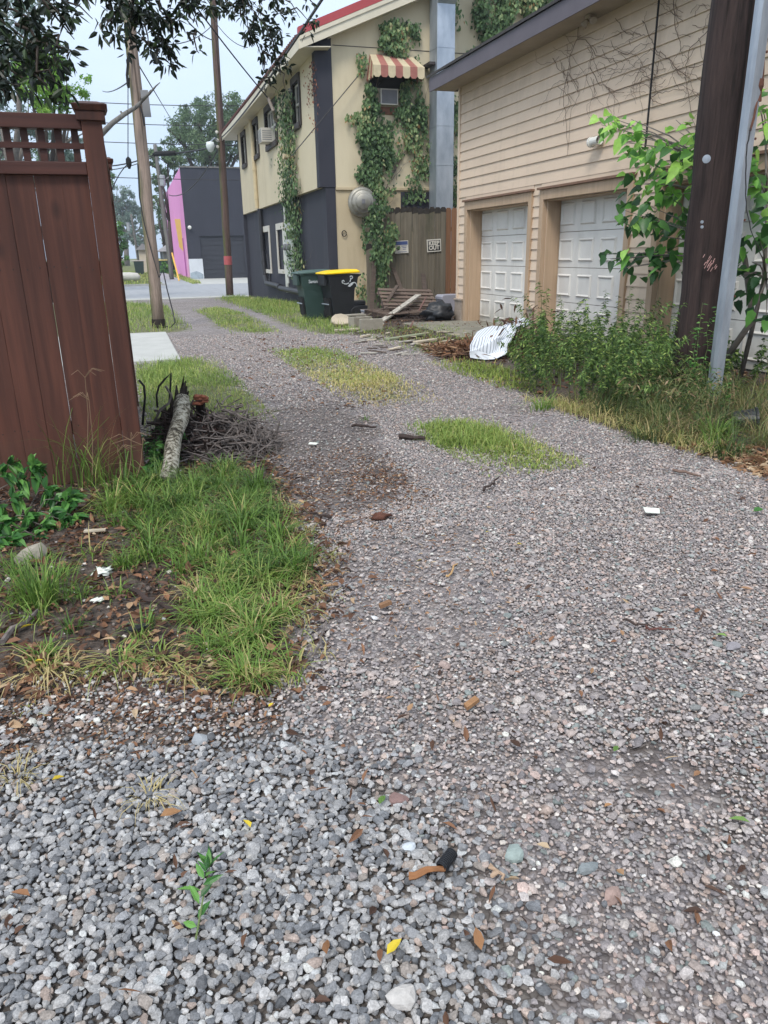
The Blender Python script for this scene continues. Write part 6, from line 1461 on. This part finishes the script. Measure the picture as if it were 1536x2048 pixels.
# low weeds round the pole and along the wall
wd = thing('weeds', 'pale leaved weeds growing up around the foot of the big dark pole', 'weeds', tuple(G(1390, 790)))
st_ = [arc(b, unit(rng.normal(size=2)), rng.uniform(.2, .5), rng.uniform(.02, .2)) for b in sample_poly(gpoly([(1290,760),(1400,820),(1460,830),(1400,760),(1330,735)]), 40)]
for q_ in ((1405,605), (1436,608), (1420,640), (1395,655), (1440,650)):
    tp = onY(*q_, 5.45); st_.append([np.array([tp[0], tp[1], 0])*(1-s)+tp*s+rng.normal(0, .01, 3) for s in np.linspace(0, 1, 7)])
leafy(wd, st_, (22, 40), .05, .02, m_far4, m_stemg, LEAF8, .2, .25, .004)
wd2 = thing('weeds', 'green weeds and grass against the third garage door', 'weeds', tuple(onX(1500, 740, 5.9)))
st_ = [arc(b, unit(rng.normal(size=2)), rng.uniform(.2, .55), rng.uniform(.05, .25)) for b in sample_poly([(5.2, 5.0), (5.95, 5.0), (5.95, 8.2), (5.2, 8.2)], 90)]
leafy(wd2, st_, (25, 45), .06, .025, m_bushl, m_stemg, LEAF8, .25, .25, .004)
# big leaved sapling by the pole
sp = thing('sapling', 'big leaved sapling spreading over the garage doors behind the dark pole', 'sapling', (5.62, 6.35, 0))
cl = [(1215,245,26,20,10),(1250,255,30,25,16),(1285,290,45,30,22),(1370,262,30,30,9),(1330,310,60,36,34),(1300,370,55,50,46),(1375,370,45,70,36),(1270,430,45,35,28),(1335,460,60,45,36),(1225,508,34,16,10),(1285,520,40,36,20),(1345,525,40,28,14),(1395,300,24,40,12),
      (1525,235,26,60,22),(1515,330,30,60,26),(1520,430,34,60,30),(1500,520,34,60,26),(1535,600,36,60,24),(1480,560,20,50,12)]
trunk = [np.array([5.62, 6.35, 0]), onX(1505, 640, 5.65), onX(1490, 520, 5.65), onX(1455, 400, 5.62), onX(1420, 330, 5.6), onX(1400, 270, 5.6)]
mb = MB().tube(trunk, [.035, .03, .026, .02, .014, .006], 8)
mb.tube([np.array([5.75, 6.1, 0]), onX(1528, 560, 5.75), onX(1535, 420, 5.72), onX(1530, 240, 5.7)], [.025, .02, .016, .006], 7)
Ps, Ds = [], []
for (x, y, rx, ry, m) in cl:
    m = int(m*(1.15 if x < 1460 else .7))
    Xc = rng.uniform(5.35, 5.75); c = onX(x, y, Xc); t = trunk[2] if y > 420 else (trunk[3] if y > 330 else trunk[4])
    if x > 1470: t = onX(1533, min(y+60, 560), 5.73)
    for b in range(3):
        e = onX(x+rng.uniform(-rx, rx)*.8, y+rng.uniform(-ry, ry)*.8, Xc+rng.uniform(-.15, .15)); mid = (t+e)/2+np.array([0, 0, .05])
        mb.tube([t, mid, e], [.009, .007, .003], 5)
    a = rng.uniform(0, 6.28, m); q_ = np.sqrt(rng.random(m))
    for i in range(m):
        Ps.append(onX(x+rx*q_[i]*math.cos(a[i]), y+ry*q_[i]*math.sin(a[i]), np.clip(Xc+rng.normal(0, .16), 5.1, 5.98)))
P = np.array(Ps); n = len(P); D = np.column_stack([rng.normal(-.45, .6, n), rng.normal(-.1, .7, n), rng.normal(-.45, .3, n)])
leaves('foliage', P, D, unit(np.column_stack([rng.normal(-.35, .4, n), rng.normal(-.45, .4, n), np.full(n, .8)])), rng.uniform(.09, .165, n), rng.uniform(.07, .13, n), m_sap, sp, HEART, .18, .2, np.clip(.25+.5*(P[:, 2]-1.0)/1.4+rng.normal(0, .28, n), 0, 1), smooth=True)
mb.build('stem', m_barkg, sp, smooth=True)
# broad leaved shrub in the lower left corner
sh_ = thing('shrub', 'glossy broad leaved shrub sprawling at the foot of the fence', 'shrub', tuple(G(40, 1100)))
st_ = []
for (x, y, Y_) in ((35,925,4.42),(70,930,4.4),(15,945,4.35),(50,960,4.35),(-20,930,4.4),(75,950,4.4),(100,985,4.3),(40,1000,4.2),(115,1005,4.15),(140,1010,4.1),(150,1000,4.15),(60,1040,3.95),(20,1050,3.9),(90,1060,3.9),(130,1050,3.95),(35,1080,3.75),(80,1085,3.8),(10,1090,3.75),(150,1040,4.0),(-30,1060,3.8),(-25,1000,4.1),(110,1035,4.0),(5,1020,4.1)):
    e = onY(x, y, Y_); b = np.array([-.95+rng.normal(0, .05), Y_+rng.normal(-.05, .05), 0]) if x < 60 else np.array([e[0]-.12, e[1]+.05, 0])
    st_.append([b, b*.5+e*.5+np.array([0, 0, .05]), e*.85+b*.15+np.array([0, 0, .03]), e])
leafy(sh_, st_, (17, 24), .088, .042, m_shr, m_barkg, LEAF8, .22, .3, .004, start=.62, ang=.75)
# seedling in the near gravel
sd_ = thing('seedling', 'small green seedling leaning in the near gravel', 'plant', tuple(G(400, 1880)))
b = G(392, 1890)+np.array([0, 0, .01]); e = G(425, 1775)+np.array([0, 0, .06]); pts = [b, b*.6+e*.4+np.array([.006, 0, .03]), e]
mb = MB().tube(pts, [.0022, .0018, .001], 5)
Pq, Dq = [], []
for s, sd2 in ((.12,-1),(.2,1),(.34,-1),(.42,1),(.5,-1.3),(.58,1.3),(.68,-.6),(.72,1),(.8,-1),(.84,.5),(.9,-.5),(.95,1),(.97,-.9),(1,.1),(1,-.3)):
    p = b*(1-s)+e*s+np.array([0, 0, .04*s*(1-s)*3]); Pq.append(p); d = unit(e-b); sdv = np.cross(d, (0, 0, 1)); Dq.append(d*.7+sdv*sd2*.8+np.array([0, 0, .25]))
Dq = np.array(Dq)+rng.normal(0, .38, (len(Dq), 3))
leaves('leaf', np.array(Pq), Dq, rdir(len(Pq), 1.2), rng.uniform(.03, .065, len(Pq)), .0135, m_shr, sd_, LEAF8, .2, .15)
mb.build('stem', m_stemg, sd_)
# weedy broad leaves under the log
wl = thing('weeds', 'broad leaved green weeds at the foot of the lichen spotted log', 'weeds', tuple(G(320, 940)))
st_ = [arc(b, unit(rng.normal(size=2)), rng.uniform(.08, .2), rng.uniform(.03, .14), 4) for b in sample_poly(gpoly([(290,960),(330,960),(350,930),(330,880),(300,890)]), 26)]
leafy(wl, st_, (8, 14), .07, .026, m_shr, m_stemg, LEAF8, .25, .3, .003)

# ------------------------------------------------------------------ ivy
def ivy(name, label, polys, plane, nrm, ll, mat=None, thick=.14, patch=-.3, stems=()):
    P = []
    for poly, n in polys:
        n = int(n*1.75)
        a = np.array(poly); lo, hi = a.min(0), a.max(0); k = 0
        while k < n:
            x, y = rng.uniform(lo[0]-3, hi[0]+3), rng.uniform(lo[1]-3, hi[1]+3); jx, jy = rng.normal(0, 3, 2)
            if in_poly(np.array([x+jx]), np.array([y+jy]), poly)[0]: P.append(plane(x, y)); k += 1
    P = np.array(P); pv = vnoise(P[:, 0]+P[:, 1], P[:, 2]*.8, 4.2, 51)+.6*vnoise(P[:, 0]+P[:, 1], P[:, 2]*.5, 11, 52); P = P[(pv > patch) | (rng.random(len(P)) < .12)]
    n = len(P); nr = np.array(nrm, float); P = P + nr*np.abs(rng.normal(0, thick, n))[:, None]*.8 + nr*.02
    D = rdir(n)*.7 + np.array([0, 0, -.8]); D = D - nr*(D@nr)[:, None]*.6; N = nr*1.1+rdir(n)*.7+np.array([0, 0, .5])
    c = P[P[:, 2].argmin()]; t = thing(name, label, 'ivy', (c[0], c[1], max(c[2], 0)))
    tint = np.clip(.42+.3*vnoise(P[:, 0]+P[:, 1], P[:, 2], 2.2, 41)+rng.normal(0, .2, n), 0, 1)
    leaves('foliage', P, D, N, ll*.58*rng.uniform(.6, 1.3, n), ll*.48*rng.uniform(.6, 1.2, n), mat or m_ivy, t, HEART if ll > .2 else DIAM, .2, .2, tint)
    if stems:
        mb = MB()
        for s_ in stems:
            mb.tube([plane(*q_)+nr*.03 for q_ in s_], .014, 5)
            for b_ in range(14):
                q0 = s_[rng.integers(0, len(s_)-1)]; x_, y_ = q0[0]+rng.normal(0, 4), q0[1]+rng.normal(0, 30); pp = [plane(x_, y_)+nr*.02]
                for e_ in range(5): x_ += rng.normal(4*(1 if b_ % 2 else -1), 3); y_ += rng.normal(-8, 6); pp.append(plane(x_, y_)+nr*.02)
                mb.tube(pp, [.008, .007, .006, .005, .004, .002], 4)
        mb.build('stem', m_barkg, t)
    return t
pg = lambda x, y: onY(x, y, BY-.02)
def pgf(x, y): return onY(x, y, WFY-.03) if (y > 410 and x > 738) else onY(x, y, BY-.02)
ivy('ivy', 'thick ivy covering the cream gable below and beside the striped awning', [
    ([(728,195),(760,212),(764,255),(776,288),(792,288),(800,215),(838,205),(842,228),(822,258),(815,300),(790,318),(772,342),(757,372),(748,396),(736,372),(722,360),(716,330),(722,290),(714,262),(722,225)], 2300),
    ([(764,215),(797,215),(797,290),(765,290)], 160), ([(728,165),(745,165),(752,215),(735,215)], 130), ([(800,165),(815,165),(815,215),(800,215)], 90),
    ([(805,110),(832,110),(848,200),(852,262),(856,352),(832,366),(818,332),(818,282),(826,205)], 420), ([(686,232),(720,222),(722,262),(700,250)], 45), ([(704,262),(722,258),(722,282),(708,276)], 30), ([(700,335),(720,335),(724,362),(708,352)], 40), ([(712,108),(728,106),(727,150),(716,150)], 45), ([(780,345),(830,350),(852,400),(800,410),(770,380)], 150)],
    pg, (0, -1, 0), .15, stems=[[(745,600),(748,480),(750,380),(740,280),(745,200),(770,100),(785,50)], [(748,420),(790,340),(830,260),(835,180)]])
ivy('ivy', 'grey green ivy hanging on the gable between the red roof and the awning', [([(761,47),(810,38),(822,62),(816,85),(822,114),(800,112),(772,106),(757,92)], 750), ([(815,45),(835,50),(838,100),(822,100)], 60)], pg, (0, -1, 0), .15)
ivy('ivy', 'ivy trailing down in front of the plank fence beside the round fan', [([(738,372),(766,372),(772,420),(792,468),(772,520),(764,560),(772,612),(748,612),(753,540),(734,505),(738,450),(734,410)], 1000), ([(722,420),(740,400),(740,520),(726,500)], 160), ([(707,545),(735,540),(735,600),(712,600)], 70)], pgf, (0, -1, 0), .14, thick=.2, stems=[[(762,612),(760,540),(765,470),(752,400)]])
ivy('ivy', 'ivy strip growing between the metal duct and the garage', [([(891,182),(916,188),(916,330),(905,372),(892,340)], 420), ([(892,372),(914,372),(914,410),(894,410)], 90)], pg, (0, -1, 0), .15)
ivy('ivy', 'dense ivy mass high on the gable above the mauve eave', [([(944,18),(960,-20),(1045,-20),(1025,40),(965,92),(948,70)], 1100), ([(1040,-20),(1140,-20),(1065,45),(1040,35)], 700), ([(902,130),(962,84),(1000,60),(968,105),(905,152)], 320), ([(908,0),(916,0),(918,58),(910,58)], 25)], pg, (0, -1, 0), .16, thick=.25)
def pw(x, y):
    p = onX(x, y, UX-.03); return p if p[2] > MZ else onX(x, y, LX-.03)
ivy('ivy', 'tall column of ivy climbing the charcoal and cream side wall', [([(564,186),(583,178),(590,240),(594,330),(601,400),(609,520),(607,552),(586,552),(584,500),(577,420),(570,330),(566,240)], 1500), ([(560,250),(567,250),(576,420),(569,420)], 40)], pw, (-1, 0, 0), .17, thick=.13, stems=[[(598,560),(590,420),(580,300),(574,200)]], patch=-1.2)
m_redv = m_leaf('dead ivy', [(0, L(96,54,42)), (1, L(160,104,78))], .7, .1)
ivy('ivy', 'dead brown ivy runners beside the black corner panel', [([(612,140),(616,140),(628,230),(638,262),(632,262),(620,225)], 45), ([(620,120),(632,120),(640,215),(634,240),(627,200)], 90)], pw, (-1, 0, 0), .1, m_redv, .03)

# ------------------------------------------------------------------ trees
def tree(label, base, blobs, Y_, n, ls, mat, bark_m=None, depth=.8, r=.25, limbs=True, name='tree', fill=1.0, tvar=.25):
    base = np.array(base, float); t = thing(name, label, 'tree', tuple(base)); Ps = []; Ts = []; mb = MB()
    tot = sum(q_[2]**2 for q_ in blobs); cs = []
    for (x, y, rp) in blobs:
        c = onY(x, y, Y_+rng.normal(0, .06*Y_*rp/100)); rr = rp*Y_/1500*1.04; cs.append((c, rr))
        m = int(n*rp**2/tot); k = max(6, int(m/70))
        # sub clumps through the volume so that gaps and light and dark masses appear
        d = rdir(k); q_ = rng.random(k)**.45; cc = c+d*(q_*rr)[:, None]*np.array([1, depth, .85]); j = rng.integers(0, k, m)
        cr_ = rr*rng.uniform(.14, .32, k)
        p = cc[j]+rdir(m)*(rng.random(m)**.5*cr_[j])[:, None]*np.array([1.1, 1.1, .7]); Ps.append(p)
        tb = rng.normal(.45, .14, k); Ts.append(np.clip(tb[j]+rng.normal(0, tvar*.6, m), 0, 1))
    P = np.concatenate(Ps); T = np.concatenate(Ts); m = len(P)
    leaves('crown', P, rdir(m, -.3), rdir(m, .8), ls*rng.uniform(.6, 1.3, m), ls*.55*rng.uniform(.6, 1.2, m), mat, t, DIAM, .3, .2, T)
    top = cs[0][0]; f = base+(top-base)*.45; f[0] = base[0]*.6+top[0]*.4
    mb.tube([base-np.array([0, 0, .2]), base*.6+f*.4, f], [r*1.25, r, r*.8], 10, jit=.06)
    for (c, rr) in cs:
        mid = (f+c)/2+np.array([rng.normal(0, .2*rr), rng.normal(0, .2*rr), -.1*rr]); mb.tube([f, mid, c], [r*.6, r*.4, r*.15], 7)
        for b in range(5):
            e = c+rdir(1)[0]*rr*.75; mb.tube([mid*.3+c*.7, e], [r*.2, r*.05], 5)
    mb.build('trunk', bark_m or m_barkd, t, smooth=True); return t
gb0 = lambda x, Y_: np.array([onY(x, 540, Y_)[0], Y_, -.42])
tree('big rounded oak rising behind the pink and dark building', gb0(430, 90), [(415,262,58),(370,285,34),(455,225,38),(395,225,28),(470,290,40),(355,265,20),(420,310,46),(505,250,45)], 90, 24000, .28, m_far1, r=.45)
tree('ragged oak with thin branches left of the pink wall', gb0(345, 80), [(335,305,26),(308,318,18),(350,330,20),(330,345,24),(318,375,16)], 80, 3800, .26, m_far1, r=.3)
tree('dark tree between the thin pole and the pink wall', gb0(330, 96), [(330,420,26),(325,460,26),(338,480,20),(318,400,18)], 96, 2600, .32, m_far1, r=.3)
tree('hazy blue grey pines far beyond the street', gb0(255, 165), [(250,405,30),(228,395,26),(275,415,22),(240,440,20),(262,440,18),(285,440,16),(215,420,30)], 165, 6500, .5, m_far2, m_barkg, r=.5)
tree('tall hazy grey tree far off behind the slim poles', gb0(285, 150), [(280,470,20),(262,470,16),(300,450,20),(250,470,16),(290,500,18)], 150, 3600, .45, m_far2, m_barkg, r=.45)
tree('low bright green tree on the far grass beside the fence post', gb0(240, 82), [(238,470,18),(245,490,16),(228,490,22),(240,515,16),(232,455,14)], 82, 2200, .26, m_far4, r=.2)
tree('small green bush at the foot of the pink wall', gb0(338, 71), [(338,530,11),(330,536,10),(345,540,9)], 71, 900, .22, m_far4, r=.06, name='bush')
tree('round yellow green tree glowing behind the fence', gb0(95, 34), [(110,150,48),(140,180,36),(90,195,44),(120,120,30),(60,160,40)], 34, 6500, .13, m_far3, r=.2)
tree('grey green tree seen through the lattice of the fence', gb0(20, 42), [(30,60,60),(-40,120,70),(60,250,50),(0,290,60),(100,290,45),(150,270,32),(-20,200,60),(140,310,40)], 42, 9000, .17, m_far2, m_barkg, r=.3)
tree('dark green tree behind the fence, low through the lattice', gb0(120, 55), [(40,330,50),(110,340,50),(170,330,40),(200,360,26),(0,360,60)], 55, 4000, .24, m_far1, r=.3)
tree('pale treetop peeping out right of the fence post', gb0(210, 60), [(212,350,14),(216,390,12),(208,320,10)], 60, 500, .22, m_far2, r=.1)
# overhanging boughs of the oak whose trunk stands behind the fence
ov = thing('oak_tree', 'oak with leaves coloured dark as if backlit, its boughs hanging in from the top left', 'tree', (-2.9, 6.2, 0))
sprays = [  # start px, end px, distance, leaf count
    ((-60,-60),(60,40),3.2,70),((-80,20),(70,120),3.1,80),((-80,80),(60,180),3.0,80),((-60,110),(40,205),2.9,70),((-40,-60),(130,60),3.3,70),((20,-60),(150,100),3.3,60),((40,60),(125,150),3.1,60),((20,100),(105,190),3.0,60),((60,-40),(175,55),3.4,50),((-60,60),(20,150),3.2,70),((-90,130),(20,215),2.9,60),((90,80),(135,130),3.1,26),((60,150),(100,205),3.0,26),((100,-50),(180,20),3.5,40),((-40,0),(90,90),3.3,70),((-60,40),(100,150),3.2,70),
    ((170,-60),(250,70),4.0,80),((200,-60),(290,60),4.1,90),((240,-60),(330,70),4.2,90),((280,-60),(350,90),4.2,80),((300,-60),(400,40),4.3,80),((330,-60),(430,30),4.4,80),((260,20),(300,110),4.1,50),((300,60),(350,150),4.2,46),((330,80),(345,165),4.2,40),((290,90),(320,140),4.2,30),((230,40),(215,85),4.0,26),((270,80),(265,120),4.1,24),((385,70),(395,122),4.3,14),((370,20),(390,60),4.3,22),((250,-20),(270,50),4.1,60),((220,-60),(240,30),4.0,60),
    ((380,-60),(470,40),4.8,70),((420,-60),(520,60),5.0,80),((460,-60),(560,40),5.2,80),((500,-60),(600,50),5.3,60),((520,20),(545,110),5.2,60),((500,40),(520,140),5.2,50),((540,60),(560,170),5.2,44),((525,100),(535,190),5.1,36),((560,20),(620,60),5.3,24),((590,-40),(628,40),5.4,22),((480,20),(500,80),5.1,50),((550,120),(570,195),5.2,26),((470,-40),(490,40),5.0,60)]
Ps, Ds = [], []; mb = MB()
def at(px_, d): r_ = ray(*px_); return CC + r_/np.linalg.norm(r_)*d
for (s_, e_, d_, m) in sprays:
    e_ = (e_[0], e_[1]-18); a = at(s_, d_+.15); b = at(e_, d_); c = (a+b)/2+np.array([0, 0, .06]); pts = np.array([a*(1-t)**2+c*2*t*(1-t)+b*t*t for t in np.linspace(0, 1, 7)])+rng.normal(0, .012, (7, 3))
    mb.tube(list(pts), [.007, .006, .005, .0045, .004, .003, .0015], 5)
    m = int(m*(.95 if s_[0] < 165 and e_[0] < 180 else 1.25)); nc = max(4, m//9)
    sc = rng.uniform(.12, 1, nc)**.8*6; i = np.minimum(sc.astype(int), 5); f = (sc-i)[:, None]; cp_ = pts[i]*(1-f)+pts[i+1]*f+rdir(nc)*np.abs(rng.normal(0, .05, nc))[:, None]
    j_ = rng.integers(0, nc, m); o_ = rdir(m, -.15); Ps.append(cp_[j_]+o_*rng.uniform(.004, .028, m)[:, None]); Ds.append(unit(o_+np.array([0, 0, -.22])))
P = np.concatenate(Ps); D = np.concatenate(Ds); qx_, qy_ = proj(P); k = ~((qx_ < 215) & (qy_ > 195)); P, D = P[k], D[k]; n = len(P)
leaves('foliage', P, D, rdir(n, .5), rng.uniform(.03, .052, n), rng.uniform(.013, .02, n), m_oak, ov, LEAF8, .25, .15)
limb = [np.array([-2.9, 6.2, 0]), np.array([-2.85, 6.1, 1.5]), np.array([-2.6, 5.8, 2.8])]
mb2 = MB().tube(limb, [.24, .2, .18], 14, jit=.05)
for (e_, d_, r_) in (((-60,-60),3.4,.03), ((200,-80),4.1,.03), ((330,-90),4.4,.03), ((450,-100),5.0,.028), ((560,-90),5.3,.022), ((-80,60),3.2,.025)):
    e = at(e_, d_); mid = (limb[2]+e)/2+np.array([0, 0, .5]); mb2.tube([limb[2], mid, e], [.1, r_*1.8, r_], 8)
mb2.build('trunk', m_barkd, ov, smooth=True); mb.build('twigs', m_barkd, ov)['kind'] = 'stuff'
# high canopy above the frame that the boughs belong to, seen from the side only
# ------------------------------------------------------------------ humid air
hz = MB().box(-140, 140, -12, 260, -3.0, 26).build('haze', None, origin=(0, 0, 0)); tag(hz, kind='stuff'); tag(hz, 'pale humid air over the whole place', 'haze')
hm = bpy.data.materials.new('haze'); hm.use_nodes = True; ht = hm.node_tree; ht.nodes.clear()
ho_ = ht.nodes.new('ShaderNodeOutputMaterial'); pv_ = ht.nodes.new('ShaderNodeVolumePrincipled'); pv_.inputs['Color'].default_value = (.86, .92, 1, 1); pv_.inputs['Density'].default_value = .0007
ht.links.new(pv_.outputs[0], ho_.inputs['Volume']); hz.data.materials.append(hm); hz.visible_shadow = True
